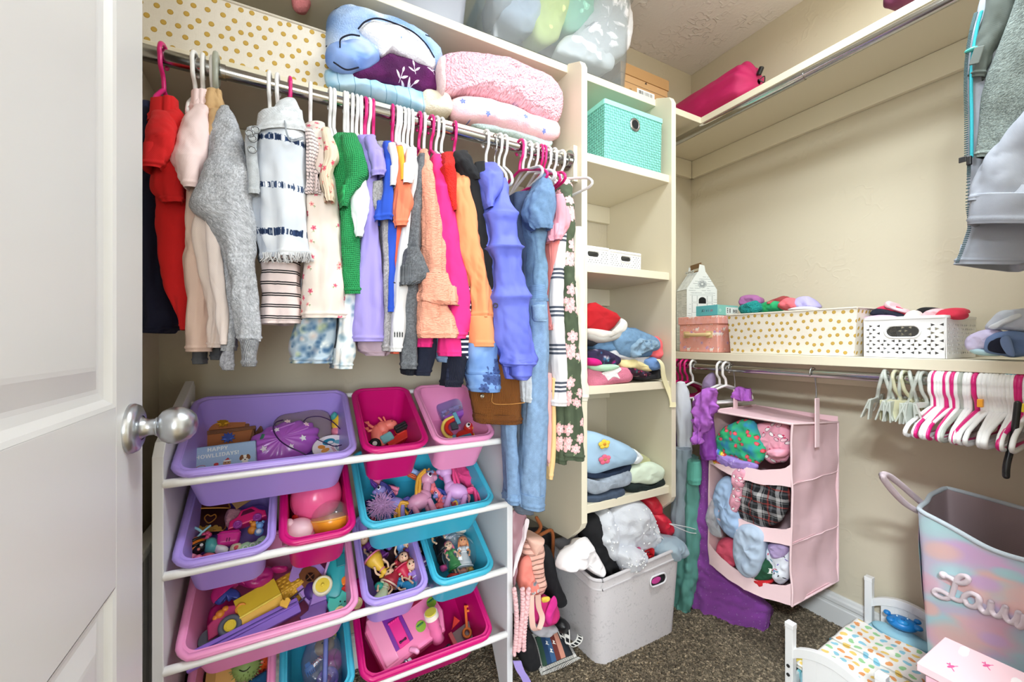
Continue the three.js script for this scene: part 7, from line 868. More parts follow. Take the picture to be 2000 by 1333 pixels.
// ---------------------------------------------------------------- gowns on the lower rod
{
  const cp = (x, z) => { const p = V(x, .9, z), n = V(-x, 0, -z).normalize(); return { p, n, dir: n.clone().negate() }; };
  const tulle = (c, tr = .35) => mat(c, { transmission: tr, roughness: .7, thickness: 0, side: THREE.DoubleSide, bumpMap: weave, bumpScale: .0005 }); const sq = rep(T.fuzz, 20);
  G('gown', 'ice blue dress-up gown with a white bodice beside the tower', 'dress', [
    ['bodice', [[748, 1322, 1338], [770, 1316, 1346], [820, 1318, 1352], [890, 1322, 1350]], { plane: cp(1.36, -1.12), dz: .06, fold: .004 }, cloth('#e6ebf3', { roughness: .5 })],
    ['skirt', [[880, 1320, 1352], [960, 1312, 1356], [1060, 1310, 1352], [1150, 1314, 1348], [1205, 1318, 1342]], { plane: cp(1.33, -1.1), dz: .1, fold: .012, fx: 50 }, tulle('#c8dbea')]], 'dress-up gowns');
  G('gown', 'sea green sheer gown between the blue and purple ones', 'dress', [
    ['skirt', [[900, 1340, 1368], [1000, 1334, 1370], [1100, 1326, 1364], [1170, 1318, 1352], [1208, 1316, 1340]], { plane: cp(1.335, -1.06), dz: .08, fold: .012, fx: 50 }, tulle('#78c4b8')],
    ['belt', [[904, 1342, 1370], [930, 1341, 1372], [950, 1344, 1370]], { plane: cp(1.31, -1.035), dz: .03, fold: .004 }, tulle('#6fcab8', .2)]], 'dress-up gowns');
  G('gown', 'purple sequined dress-up gown with a long sheer skirt', 'dress', [
    ['bodice', [[800, 1366, 1392], [850, 1362, 1396], [900, 1368, 1400]], { plane: cp(1.33, -.985), dz: .06, fold: .006 }, cloth('#8a3ba6', { roughness: .5 })],
    ['ruffle', [[762, 1372, 1400], [785, 1356, 1404], [805, 1354, 1400], [835, 1350, 1384], [870, 1350, 1372]], { plane: cp(1.31, -.965), dz: .06, fold: .014, fx: 80, fy: 30 }, cloth('#b96bd0')],
    ['ruffle', [[758, 1436, 1452], [770, 1432, 1466], [784, 1440, 1462]], { plane: cp(1.52, -.95), dz: .05, fold: .012, fx: 80, fy: 30 }, cloth('#b96bd0')],
    ['skirt', [[890, 1370, 1392], [960, 1362, 1391], [1040, 1354, 1394], [1100, 1350, 1410], [1140, 1346, 1464], [1180, 1345, 1496], [1215, 1352, 1514], [1243, 1392, 1490]], { plane: cp(1.36, -1.04), dz: .1, fold: .013, fx: 40 }, mat('#ac52c4', { roughness: .45, sheen: 1, sheenColor: '#d69af0', side: THREE.DoubleSide, bumpMap: sq, bumpScale: .003 })]], 'dress-up gowns');
  { const q = scene.children[scene.children.length - 1], r = rng(41), g = []; q.updateMatrixWorld(true); const m = q.children[3], a = m.geometry.attributes; for (let i = 0; i < 420; i++) { const k = Math.floor(r() * a.position.count); g.push(place(new THREE.OctahedronGeometry(.0014, 0), a.position.getX(k), a.position.getY(k), a.position.getZ(k))); } const o = M('sequin_dust', g, plastic('#f0d8f8', { roughness: .15 }), q); o.userData.kind = 'stuff'; }
  solo('sheer_sleeve', puff([[1376, 740], [1392, 728], [1398, 740], [1395, 760], [1382, 772], [1372, 764]], { ...{ n: cp(1.5, -1.08).n, p: V(1.5, .8, -1.08) }, front: .02, back: .02, fold: .004 }), tulle('#b9a0cc'), 'sheer lilac sleeve by the gown hangers', 'sleeve');
  soft('gown', 'dark violet gown barely visible by the tower', 'dress', [['body', [[1318, 800], [1326, 790], [1330, 850], [1328, 895], [1318, 890]], { n: cp(1.5, -1.25).n, p: V(1.5, .8, -1.25), front: .01, back: .02 }, cloth('#4d2c66')]], 'dress-up gowns');
}
// ---------------------------------------------------------------- hanging organizer
{
  const X0 = 1.38, X1 = 1.668, Z0 = -1.0, Z1 = -.715, Y0 = .217, Y1 = .788; const pk = cloth('#f4cdd2', { roughness: .85, bumpMap: weaveFine, bumpScale: .0006 }), pp = cloth('#f8d6d9');
  const t = thing('hanging_organizer', 'pale pink fabric hanging organizer with three cubbies', 'organizer', [(X0 + X1) / 2, Y0, (Z0 + Z1) / 2]);
  const panel = (f, nu, nv, th, nrm) => { const a = gridGeo(nu, nv, f), b = gridGeo(nu, nv, (u, v) => { const p = f(u, v); return [p[0] + nrm[0] * th, p[1] + nrm[1] * th, p[2] + nrm[2] * th, p[3], p[4]]; }); return [a, b]; };
  const wob = (a, b, s) => .005 * nz(a * 14, b * 11, s) + .0025 * nz(a * 34, b * 30, s);
  const bow = (y) => .009 * Math.sin((y - Y0) / .19 * Math.PI) ** 2;
  for (const [z, s] of [[Z1, 1], [Z0, -1]]) W('side_panel', panel((u, v) => { const x = mix(X0, X1, u), y = mix(Y0, Y1, v) - .02 * u * v; return [x, y, z - s * bow(y) * Math.sin(u * Math.PI) + wob(x, y, s), x, y]; }, 16, 28, .003, [0, 0, -s]), pk, t);
  W('rear_panel', panel((u, v) => [X1 + wob(u, v, 3), mix(Y0, Y1, v), mix(Z0, Z1, u), u * .29, v * .57], 8, 16, .003, [-1, 0, 0]), pk, t);
  W('top_panel', panel((u, v) => [mix(X0, X1, u), Y1 - .02 * u * v - .006 * Math.sin(u * 3.1) * Math.sin(v * 3.1), mix(Z0, Z1, v), u * .29, v * .29], 10, 10, .004, [0, -1, 0]), pk, t);
  for (const [y, h] of [[.592, .07], [.405, .058], [.217, .07]]) {
    W('shelf', panel((u, v) => [mix(X0, X1, u), y + .004 - .018 * Math.sin(v * Math.PI), mix(Z0, Z1, v), u * .29, v * .29], 8, 12, .004, [0, 1, 0]), pk, t);
    W('lip', panel((u, v) => { const sag = Math.sin(v * Math.PI); return [X0 - .004 - .012 * sag * (1 - u), mix(y - .02 * sag, y + h - (h - .016) * Math.pow(sag, .7) * .85, u) + wob(v, u, y) * .6, mix(Z0, Z1, v), u * .06, v * .29]; }, 6, 18, .003, [1, 0, 0]), pp, t); }
  const pip = []; for (const z of [Z0, Z1]) { pip.push(tube([...Array(12)].map((_, i) => [X0, mix(Y0, Y1, i / 11), z + wob(X0, mix(Y0, Y1, i / 11), z > -.8 ? 1 : -1)]), .0035, 6)); pip.push(tube([...Array(12)].map((_, i) => [X1, mix(Y0, Y1 - .02, i / 11), z]), .004, 6)); pip.push(bar([X0, Y1, z], [X1, Y1 - (z === Z1 ? .02 : 0), z], .0035, 8), bar([X0, Y0, z], [X1, Y0, z], .0035, 8)); } pip.push(bar([X0, Y1, Z0], [X0, Y1, Z1], .0035, 8)); W('piping', pip, pp, t);
  const seam = []; for (const y of [.597, .407]) seam.push(tube([...Array(14)].map((_, i) => { const x = mix(X0, X1, i / 13); return [x, y, Z1 + wob(x, y, 1) + .0006]; }), .0018, 6)); W('seam', seam, pp, t);
  for (const [z, px, yb] of [[Z1 + .004, 1588, .70], [Z0 + .008, 1422, .78]]) { W('strap', span(1.507, 1.532, yb, .862, z, z + .004, .0015), pp, t); const h = []; for (let i = 0; i <= 14; i++) { const a = R(-60 + i * 18); h.push([1.497 - .0185 * Math.cos(a) * .2, .944 + .0185 * Math.sin(a), z + .0185 * Math.cos(a) * .98]); } h.length = 0; for (let i = 0; i <= 14; i++) { const a = R(200 - i * 17); h.push([1.497 + .019 * Math.cos(a), .944 + .019 * Math.sin(a), z]); } h.push([1.515, .915, z], [1.519, .89, z], [1.519, .855, z]); W('hook', tube(h, .0022, 8, 50), metal('#b9bbbd', .2), t); }
  const I = (x, l, parts) => soft('garment', l, 'clothes', parts.map(([n, p, m, o]) => [n, p, { x, front: .025, back: .05, fold: .006, fx: 45, ...o }, m]), 'clothes in the pink organizer');
  I(1.425, 'pink kitten print pyjamas in the top cubby', [['fold', [[1478, 830], [1510, 826], [1538, 830], [1536, 900], [1500, 902], [1484, 870]], clothT(met(T.kitty, .09))], ['sleeve', [[1500, 882], [1516, 876], [1536, 880], [1534, 892], [1508, 892]], cloth('#f4a9bd'), { x: 1.40 }]]);
  I(1.40, 'green strawberry print leggings in the top cubby', [['fold', [[1396, 870], [1404, 846], [1430, 826], [1470, 822], [1484, 850], [1496, 886], [1480, 908], [1440, 896], [1406, 888]], clothT(met(T.straw, .085))]]);
  { const rn = canvas(256, 128, (x, w, h) => { fill(x, w, h, '#a58ad6'); ['#e2453d', '#f08b3a', '#f2d64a', '#5fb85a', '#4a86d6'].forEach((c, i) => { x.strokeStyle = c; x.lineWidth = 10; x.beginPath(); x.arc(110, 120, 86 - i * 10, Math.PI, 0); x.stroke(); }); x.fillStyle = '#efe6f8'; for (let i = 0; i < 30; i++) x.fillRect((i * 61) % w, (i * 37) % h, 4, 4); }); I(1.392, 'lilac shirt with a rainbow print hanging over the top lip', [['fold', [[1390, 884], [1396, 874], [1430, 890], [1480, 908], [1478, 918], [1430, 916], [1394, 904]], clothT(met(rn, .15, .07))]]); }
  I(1.40, 'dark tartan shirt bunched in the middle cubby', [['fold', [[1424, 960], [1450, 940], [1500, 940], [1538, 944], [1536, 1000], [1520, 1024], [1480, 1028], [1444, 1010]], clothT(met(T.plaid, .055)), { fold: .01 }]]);
  I(1.372, 'pink kitten print sock draped over the organizer lip', [['sock', [[1432, 922], [1444, 916], [1456, 922], [1450, 960], [1440, 1000], [1426, 1002], [1424, 986], [1432, 950]], clothT(met(T.kitty, .07)), { front: .014, back: .01 }]]);
  I(1.385, 'light blue cotton top spilling from the middle cubby', [['fold', [[1396, 960], [1410, 934], [1430, 936], [1436, 980], [1448, 1010], [1450, 1044], [1436, 1054], [1408, 1030], [1396, 1000]], cloth('#a9c4e6'), { fold: .008 }]]);
  I(1.372, 'pale blue printed sleeve hanging down to the lowest cubby', [['fold', [[1440, 1030], [1470, 1024], [1490, 1040], [1492, 1085], [1480, 1122], [1460, 1130], [1440, 1112], [1432, 1070]], cloth('#bccde2'), { fold: .007, front: .018 }]]);
  I(1.41, 'coral sock rolled in the lowest cubby', [['fold', [[1404, 1060], [1420, 1050], [1438, 1056], [1442, 1100], [1424, 1112], [1406, 1098]], cloth('#e65a74')]]);
  { const tx = canvas(256, 128, (x, w, h) => { fill(x, w, h, '#24543a'); x.fillStyle = '#f0efe8'; x.font = 'bold 84px serif'; x.fillText('red', 60, 92); }); I(1.40, 'dark green shirt with white lettering in the lowest cubby', [['fold', [[1462, 1104], [1484, 1090], [1506, 1096], [1512, 1126], [1494, 1136], [1470, 1128]], clothT(met(tx, .09, .045))], ['red_edge', [[1456, 1130], [1480, 1128], [1508, 1136], [1496, 1146], [1466, 1142]], cloth('#c9232b'), { x: 1.395 }]]); }
  I(1.415, 'lilac and white printed top in the lowest cubby', [['fold', [[1500, 1066], [1520, 1062], [1539, 1068], [1538, 1136], [1520, 1140], [1504, 1110]], clothT(met(T.paleP, .07))], ['lilac_fold', [[1502, 1064], [1530, 1060], [1539, 1066], [1536, 1086], [1512, 1090]], cloth('#b9a3d0'), { x: 1.405 }]]);
  I(1.45, 'black top at the back of the lowest cubby', [['fold', [[1396, 1060], [1460, 1050], [1536, 1056], [1536, 1110], [1440, 1116]], cloth('#1c1b20'), { front: .01 }]]);
  I(1.378, 'scrap of white tulle caught beside the organizer', [['scrap', [[1380, 1020], [1384, 990], [1396, 972], [1404, 990], [1400, 1030], [1410, 1048], [1392, 1046]], mat('#eef2f6', { transmission: .6, roughness: .6, thickness: 0, side: THREE.DoubleSide }), { front: .012, back: .01 }]]);
}
// ---------------------------------------------------------------- felt basket under the tower
{
  const t = thing('fabric_basket', 'speckled pale grey felt basket heaped with dress-up clothes', 'basket', [1.037, .002, -1.138]);
  const felt = noiseTex(256, (i, j, n) => { const s = tn(i / n, j / n, 70, 91) + .35 * tn(i / n, j / n, 20, 92); const v = .93 - .28 * Math.max(0, s - .92); return [v, v * .985, v * .985]; }, true);
  const fm = mat('#ffffff', { color: '#eceaec', roughness: .97, map: rep(felt, 3), bumpMap: fuzz, bumpScale: .0004, side: THREE.DoubleSide });
  const df = (x, y, z) => [x + .006 * nz(z * 9, y * 8, 1), y - (y > .2 ? .016 * (1 - clamp((x + .2) / .2, 0, 1)) * clamp(z * 8, 0, 1) : 0), z + .008 * nz(x * 8, y * 8, 2) * y / .3];
  const b = openBox(.41, .305, .27, { taper: .88, t: .006, r: .04, n: 8 }), p = b.attributes.position; for (let i = 0; i < p.count; i++) p.setXYZ(i, ...df(p.getX(i), p.getY(i), p.getZ(i))); b.computeVertexNormals(); M('body', creased(b, 50), fm, t);
  const loopAt = (y, o) => { const L = []; for (const [sx, sz, a0] of [[1, 1, 0], [-1, 1, 90], [-1, -1, 180], [1, -1, 270]]) for (let k = 0; k <= 6; k++) { const a = R(a0 + k * 15); L.push(df(sx * (.165 + o) + Math.cos(a) * .04, y, sz * (.095 + o) + Math.sin(a) * .04)); } return L; };
  M('rim_band', [tube(loopAt(.303, -.002), .006, 8, 160, true, .3), tube(loopAt(.272, -.0025), .0035, 6, 160, true, .3)], fm, t);
  const st = (w, h) => { const q = []; for (let k = 0; k < 28; k++) { const a = k / 28 * 6.2832; q.push([clamp(Math.cos(a) * 3, -1, 1) * (w - h) + Math.cos(a) * h, Math.sin(a) * h]); } return q; };
  const hx = .075, hy = .222, hz = .134; M('shaded_slot_plate', place(extr(st(.036, .0155), .002, .0005), hx, hy, hz - .004, -.05), mat('#17141a', { roughness: .9 }), t); M('handle_frame', place(tube(st(.038, .0175).map(([x, y]) => [x, y, 0]), .003, 6, 80, true), hx, hy, hz, -.05), plastic('#efedf0', { roughness: .6 }), t);  // flat dark plate paints the shade inside the handle hole
  M('cloth_in_slot', place(ball(.014, 0, 0, 0, 1.6, .8, .15), hx - .008, hy, hz - .0015, -.05), cloth('#d0459a'), t);
  const gr = 'dress-up clothes in the felt basket', D = (l, parts) => soft('garment', l, 'clothes', parts.map(([n, p, m, o]) => [n, p, { z: -1.08, front: .05, back: .06, fold: .008, fx: 36, ...o }, m]), gr);
  const tul = mat('#eef0f6', { transmission: .3, roughness: .6, thickness: 0, side: THREE.DoubleSide, bumpMap: fuzz, bumpScale: .0008 });
  D('white pearl-dotted tulle dress heaped on the felt basket', [['puff', [[1184, 1010], [1200, 988], [1236, 976], [1262, 988], [1278, 1020], [1282, 1060], [1262, 1078], [1230, 1078], [1200, 1070], [1186, 1040]], tul, { fold: .014, fx: 30 }], ['puff', [[1156, 1036], [1166, 1006], [1186, 994], [1196, 1030], [1198, 1080], [1184, 1096], [1168, 1070]], tul, { fold: .014 }], ['hem', [[1200, 1076], [1236, 1066], [1256, 1080], [1236, 1108], [1216, 1118], [1204, 1100]], tul, { z: -1.04, fold: .01 }]]);
  { const r = rng(31), pr = [], q = scene.children[scene.children.length - 1]; q.updateMatrixWorld(true); for (const m of q.children) { const a = m.geometry.attributes, N = a.position.count; for (let i = 0; i < 34; i++) { const k = Math.floor(r() * N * .72), v = V(a.position.getX(k), a.position.getY(k), a.position.getZ(k)).applyMatrix4(m.matrixWorld); pr.push(ball(.003, v.x, v.y, v.z + .001, 1, 1, .6, 8)); } } const o = solo('pearl_beads', pr, plastic('#ffffff', { roughness: .2 }), 'scattered pearl dots on the white tulle dress', 'beads'); o.userData.kind = 'stuff'; delete o.userData.category; }
  D('black cloth inside the felt basket beside the white shirt', [['fold', [[1140, 1020], [1160, 1000], [1176, 1050], [1196, 1100], [1206, 1122], [1176, 1130], [1160, 1100], [1142, 1060]], cloth('#121114'), { z: -1.09 }]]);
  D('white shirt slung over the corner of the felt basket', [['drape', [[1084, 1108], [1092, 1084], [1108, 1070], [1130, 1056], [1144, 1052], [1160, 1076], [1172, 1098], [1174, 1124], [1154, 1118], [1134, 1104], [1116, 1108], [1096, 1110]], cloth('#f4eeee'), { z: -1.06, fold: .012, back: .03 }]]);
  D('red satin glove cloth rising behind the white tulle', [['upper', [[1250, 972], [1270, 964], [1280, 980], [1282, 1000], [1266, 1004], [1254, 994]], cloth('#cf1f35', { roughness: .5 }), { z: -1.13, back: .03 }], ['lower', [[1262, 998], [1284, 996], [1302, 1016], [1306, 1040], [1290, 1046], [1276, 1030]], cloth('#d8203a', { roughness: .5 }), { z: -1.12, back: .03 }]]);
  for (const [l, x, y, c, s] of [['pink satin rose on the felt basket rim', 1238, 1100, '#e5426d', 1], ['large red satin rose on the felt basket rim', 1262, 1084, '#d4222c', 1.15], ['small rose pink bow in the felt basket', 1240, 1078, '#d05a8a', .8]]) { const q = onZ(x, y, -1.035); const tt = thing('fabric_rose', l, 'flower', q, 'satin roses'); const m = cloth(c, { roughness: .5 }); for (let k = 0; k < 4; k++) M('petal', place(gridGeo(28, 6, (u, v) => { const a = u * 6.2832, rr = (.006 + k * .0055) * s * (1 + .12 * Math.sin(a * 3 + k * 2)) * (.7 + .4 * v); return [Math.cos(a) * rr, Math.sin(a) * rr, (.016 - k * .004) * s * v + .006 * s]; }), 0, 0, 0), m, tt); }
  D('pale blue tulle bunched over the far rim of the basket', [['puff', [[1276, 1080], [1290, 1056], [1316, 1048], [1334, 1062], [1330, 1080], [1300, 1092]], mat('#c6dbe8', { transmission: .45, roughness: .6, thickness: 0, side: THREE.DoubleSide }), { z: -1.05, fold: .01 }]]);
  solo('wire_hanger', [tube([[1272, 1028], [1282, 1040], [1300, 1058]].map(([x, y]) => onZ(x, y, -1.05)), .0018, 6), tube([[1308, 1024], [1330, 1034], [1352, 1042], [1372, 1040], [1350, 1032], [1310, 1024]].map(([x, y]) => onZ(x, y, -1.04)), .0015, 6)], white, 'thin white hanger lying across the basket heap', 'hanger');
}
// ---------------------------------------------------------------- bags on the floor beside the toy rack
{
  const gr = 'bags on the floor'; const Bg = (n, l, parts) => soft(n, l, 'bag', parts.map(([q, p, m, o]) => [q, p, { z: -1.12, front: .03, back: .06, fold: .004, fx: 40, ...o }, m]), gr);
  const quilt = noiseTex(128, (i, j, n) => 1 - Math.pow(Math.abs(Math.cos(j / n * Math.PI * 4)), 12)); const peachL = mat('#eeb7a6', { roughness: .5, bumpMap: met(quilt, .06), bumpScale: .006, side: THREE.DoubleSide });
  Bg('backpack', 'peach quilted mini backpack with black side', [['front', [[1020, 1070], [1030, 1050], [1050, 1050], [1060, 1064], [1058, 1100], [1064, 1150], [1052, 1164], [1036, 1144], [1024, 1110]], peachL, { z: -1.08 }], ['side', [[1056, 1066], [1070, 1066], [1080, 1110], [1094, 1150], [1106, 1178], [1092, 1188], [1070, 1160], [1060, 1120]], cloth('#17161a'), { z: -1.11 }], ['top_flap', [[1030, 1052], [1042, 1048], [1062, 1052], [1054, 1068], [1044, 1086], [1034, 1066]], mat('#efc0ae', { roughness: .5, side: THREE.DoubleSide }), { z: -1.06, front: .02 }]]);
  solo('bag_strap', [tube([[1022, 1040], [1044, 1044], [1056, 1030], [1048, 1012]].map(([x, y]) => onZ(x, y, -1.14)), .006, 8), tube([[1040, 1056], [1062, 1042], [1078, 1038], [1080, 1070], [1078, 1095]].map(([x, y]) => onZ(x, y, -1.15)), .006, 8)], cloth('#8a4a20'), 'brown straps looping behind the peach backpack', 'strap', gr);
  Bg('backpack', 'dark pack mostly hidden behind the peach backpack', [['body', [[1024, 1046], [1050, 1030], [1076, 1046], [1082, 1100], [1090, 1170], [1040, 1170], [1020, 1120]], cloth('#1d1719'), { z: -1.22, back: .08 }]]);
  { const cats = canvas(256, 256, (x, w, h) => { fill(x, w, h, '#f08a7c'); scatter(x, w, h, 7, 15, (x, a, b, i) => { x.rotate(b - .5); ell(x, 0, 0, 22, 16, i % 2 ? '#e9e4e2' : '#8d8f98'); x.fillStyle = i % 2 ? '#e9e4e2' : '#8d8f98'; x.beginPath(); x.moveTo(-20, -8); x.lineTo(-14, -26); x.lineTo(-4, -12); x.moveTo(20, -8); x.lineTo(14, -26); x.lineTo(4, -12); x.fill(); x.fillStyle = '#2a2226'; for (const k of [-8, 0, 8]) x.fillRect(k - 1, -14, 3, 9); ell(x, -8, 2, 3, 3, '#222'); ell(x, 8, 2, 3, 3, '#222'); }); });
    Bg('pouch', 'coral pouch with a cat face print', [['body', [[1014, 1120], [1020, 1094], [1032, 1086], [1040, 1120], [1052, 1150], [1048, 1164], [1026, 1168], [1014, 1150]], clothT(met(cats, .09)), { z: -1.055, front: .02, back: .03 }]]); }
  Bg('pouch', 'magenta strapped pouch below the peach backpack', [['body', [[1030, 1176], [1044, 1164], [1066, 1164], [1086, 1180], [1090, 1206], [1070, 1222], [1040, 1214]], cloth('#c4246f'), { z: -1.075 }], ['strap', [[1064, 1206], [1072, 1180], [1082, 1164], [1088, 1176], [1080, 1204], [1072, 1222]], cloth('#d32b8a'), { z: -1.04, front: .008, back: .006 }], ['yellow_trim', [[1058, 1170], [1072, 1166], [1074, 1172], [1060, 1178]], cloth('#e8c24a'), { z: -1.035, front: .004, back: .004 }]]);
  { const a = [[1038, 1164], [1036, 1200], [1040, 1226], [1052, 1230], [1062, 1212], [1056, 1190], [1052, 1164]].map(([x, y]) => onZ(x, y, -1.03)); const c = new THREE.CatmullRomCurve3(a); const g = gridGeo(40, 4, (u, v) => { const p = c.getPoint(u); return [p.x + (v - .5) * .016, p.y, p.z + .01 * Math.sin(u * 6) + .004 * (v - .5)]; }); const g2 = g.clone(); g2.translate(0, 0, -.0025); solo('bag_strap', [g, g2], cloth('#f3c3b4'), 'pale pink looped strap hanging before the magenta pouch', 'strap', gr); }
  { const az = canvas(256, 256, (x, w, h) => { fill(x, w, h, '#1d1d20'); x.fillStyle = '#e9e6df'; for (let i = 0; i < 32; i++) { x.fillRect(i * 8, 4, 4, 22); x.fillRect(i * 8, 230, 4, 22); x.fillRect(4, i * 8, 18, 4); x.fillRect(234, i * 8, 18, 4); } ['#2e4d3c', '#243f66', '#3a5d86', '#6d2f28', '#c98a76', '#20262e'].forEach((c, i) => { x.fillStyle = c; x.beginPath(); x.moveTo(30 + i * 34, 30); x.lineTo(70 + i * 34, 30); x.lineTo(50 + i * 34, 226); x.lineTo(10 + i * 34, 226); x.fill(); }); x.fillStyle = '#e9e6df'; x.save(); for (const [cx, cy] of [[90, 90], [140, 100], [100, 150]]) { x.beginPath(); x.moveTo(cx, cy - 20); x.lineTo(cx + 14, cy - 4); x.lineTo(cx + 4, cy); x.lineTo(cx + 14, cy + 20); x.lineTo(cx - 12, cy + 4); x.lineTo(cx - 2, cy); x.fill(); } x.restore(); });
    const P = [[1037, 1240], [1098, 1226], [1128, 1284], [1060, 1314]], n = V(-.35, .75, .62).normalize(), p0 = onY(1060, 1312, .012); const pts = P.map(([x, y]) => onPl(x, y, n, p0)); const t = thing('woven_bag', 'black and white bordered woven bag with zigzag pattern lying flat', 'bag', p0, gr);
    const gg = (o) => gridGeo(20, 20, (u, v) => { const a = pts[0].clone().lerp(pts[1], u), b = pts[3].clone().lerp(pts[2], u), p = a.lerp(b, v); const e = Math.pow(Math.sin(u * Math.PI) * Math.sin(v * Math.PI), .4) * .012 + .003 * nz(u * 5, v * 5, 3); p.addScaledVector(n, o * e); return [p.x, p.y, p.z, u, 1 - v]; });
    W('body', [gg(1), gg(-.8)], clothT(az), t); const fr = []; for (let i = 0; i <= 26; i++) for (const [a, b] of [[0, 3], [3, 2]]) { const p = pts[a].clone().lerp(pts[b], i / 26), d = p.clone().sub(pts[0].clone().add(pts[2]).multiplyScalar(.5)).normalize(); fr.push(bar(p, p.clone().addScaledVector(d, .01), .0014, 5)); } W('fringe', fr, cloth('#e4e0da'), t);
    const sc = new THREE.CatmullRomCurve3([[1100, 1250], [1092, 1232], [1098, 1218], [1106, 1232], [1110, 1262], [1128, 1252], [1132, 1236], [1122, 1230]].map(([x, y]) => onPl(x, y, n, p0.clone().addScaledVector(n, .02)))); const sg = (d) => gridGeo(60, 3, (u, v) => { const p = sc.getPoint(u); return [p.x + (v - .5) * .008, p.y + .01 * Math.sin(u * 5), p.z + (v - .5) * .018 + d, u * 3, v]; }); W('strap', [sg(0), sg(.002)], clothT(canvas(64, 64, (x, w, h) => { fill(x, w, h, '#e9e6df'); x.fillStyle = '#17171a'; for (let i = 0; i < 6; i++) x.fillRect(i * 11, 12, 6, 40); })), t); }
  const br = []; for (const [o, s] of [[0, 0], [14, 1], [26, 2]]) { const pts = []; for (let i = 0; i <= 34; i++) { const v = i / 34, y = 1150 + v * (128 - s * 8), x = 1004 + o * .9 + 5 * Math.sin(v * 3 + s) ; const p = onZ(x, y, -1.0); p.x += .0022 * Math.sin(i * 2.2); p.z += .003 * Math.cos(i * 2.2); pts.push(p); } br.push(tube(pts, .0055, 8, 120)); } for (let i = 0; i < 3; i++) for (let k = 0; k < 22; k++) { const p = onZ(1004 + i * 12 + 5 * Math.sin(k / 22 * 3 + i), 1152 + k * 5.6, -1.0); br.push(ball(.0075, p.x, p.y, p.z, 1, .7, 1, 8)); }
  solo('braided_cord', br, cloth('#f3c2c4'), 'pale pink crinkled cord strands hanging from the rack side', 'cord', gr);
  solo('lanyard', (() => { const c = [[1010, 1292], [1016, 1310], [1026, 1326], [1034, 1345]]; const f = (d) => gridGeo(3, 20, (u, v) => { const p = onZ(crv(c, 0, v) + (u - .5) * 16, crv(c, 1, v), -1.0 + .01 * v); return [p.x, p.y, p.z + d]; }); return [f(0), f(-.002)]; })(), cloth('#a794d8'), 'lavender ribbon strap trailing on the carpet by the rack foot', 'ribbon', gr);
  Bg('mesh_bag', 'sheer pink mesh bag with a scalloped white edge', [['body', [[1000, 1000], [1014, 992], [1030, 1012], [1024, 1060], [1010, 1100], [1004, 1150], [1000, 1100]], mat('#d9a9b4', { transmission: .5, roughness: .5, thickness: 0, side: THREE.DoubleSide }), { z: -1.05, front: .012, back: .03 }], ['edge', [[1028, 1012], [1034, 1014], [1022, 1062], [1008, 1110], [1002, 1130], [1006, 1090], [1020, 1050]], cloth('#f4e3e6'), { z: -1.035, front: .006, back: .005 }]]);
  Bg('camera_case', 'small black rounded case on the carpet behind the woven bag', [['body', [[1086, 1222], [1092, 1212], [1106, 1212], [1112, 1226], [1104, 1236], [1090, 1234]], mat('#161618', { roughness: .4 }), { z: -1.1, front: .02, back: .03 }]]);
  Bg('shoe', 'dark slipper under the pink cords', [['body', [[1016, 1250], [1030, 1230], [1046, 1260], [1050, 1300], [1030, 1310], [1016, 1290]], cloth('#151417'), { z: -1.06 }]]);
  Bg('pouch', 'pale grey pouch edge above the woven bag', [['body', [[1036, 1232], [1050, 1216], [1080, 1220], [1088, 1228], [1060, 1240]], cloth('#a9a6ab'), { z: -1.08 }]]);
}
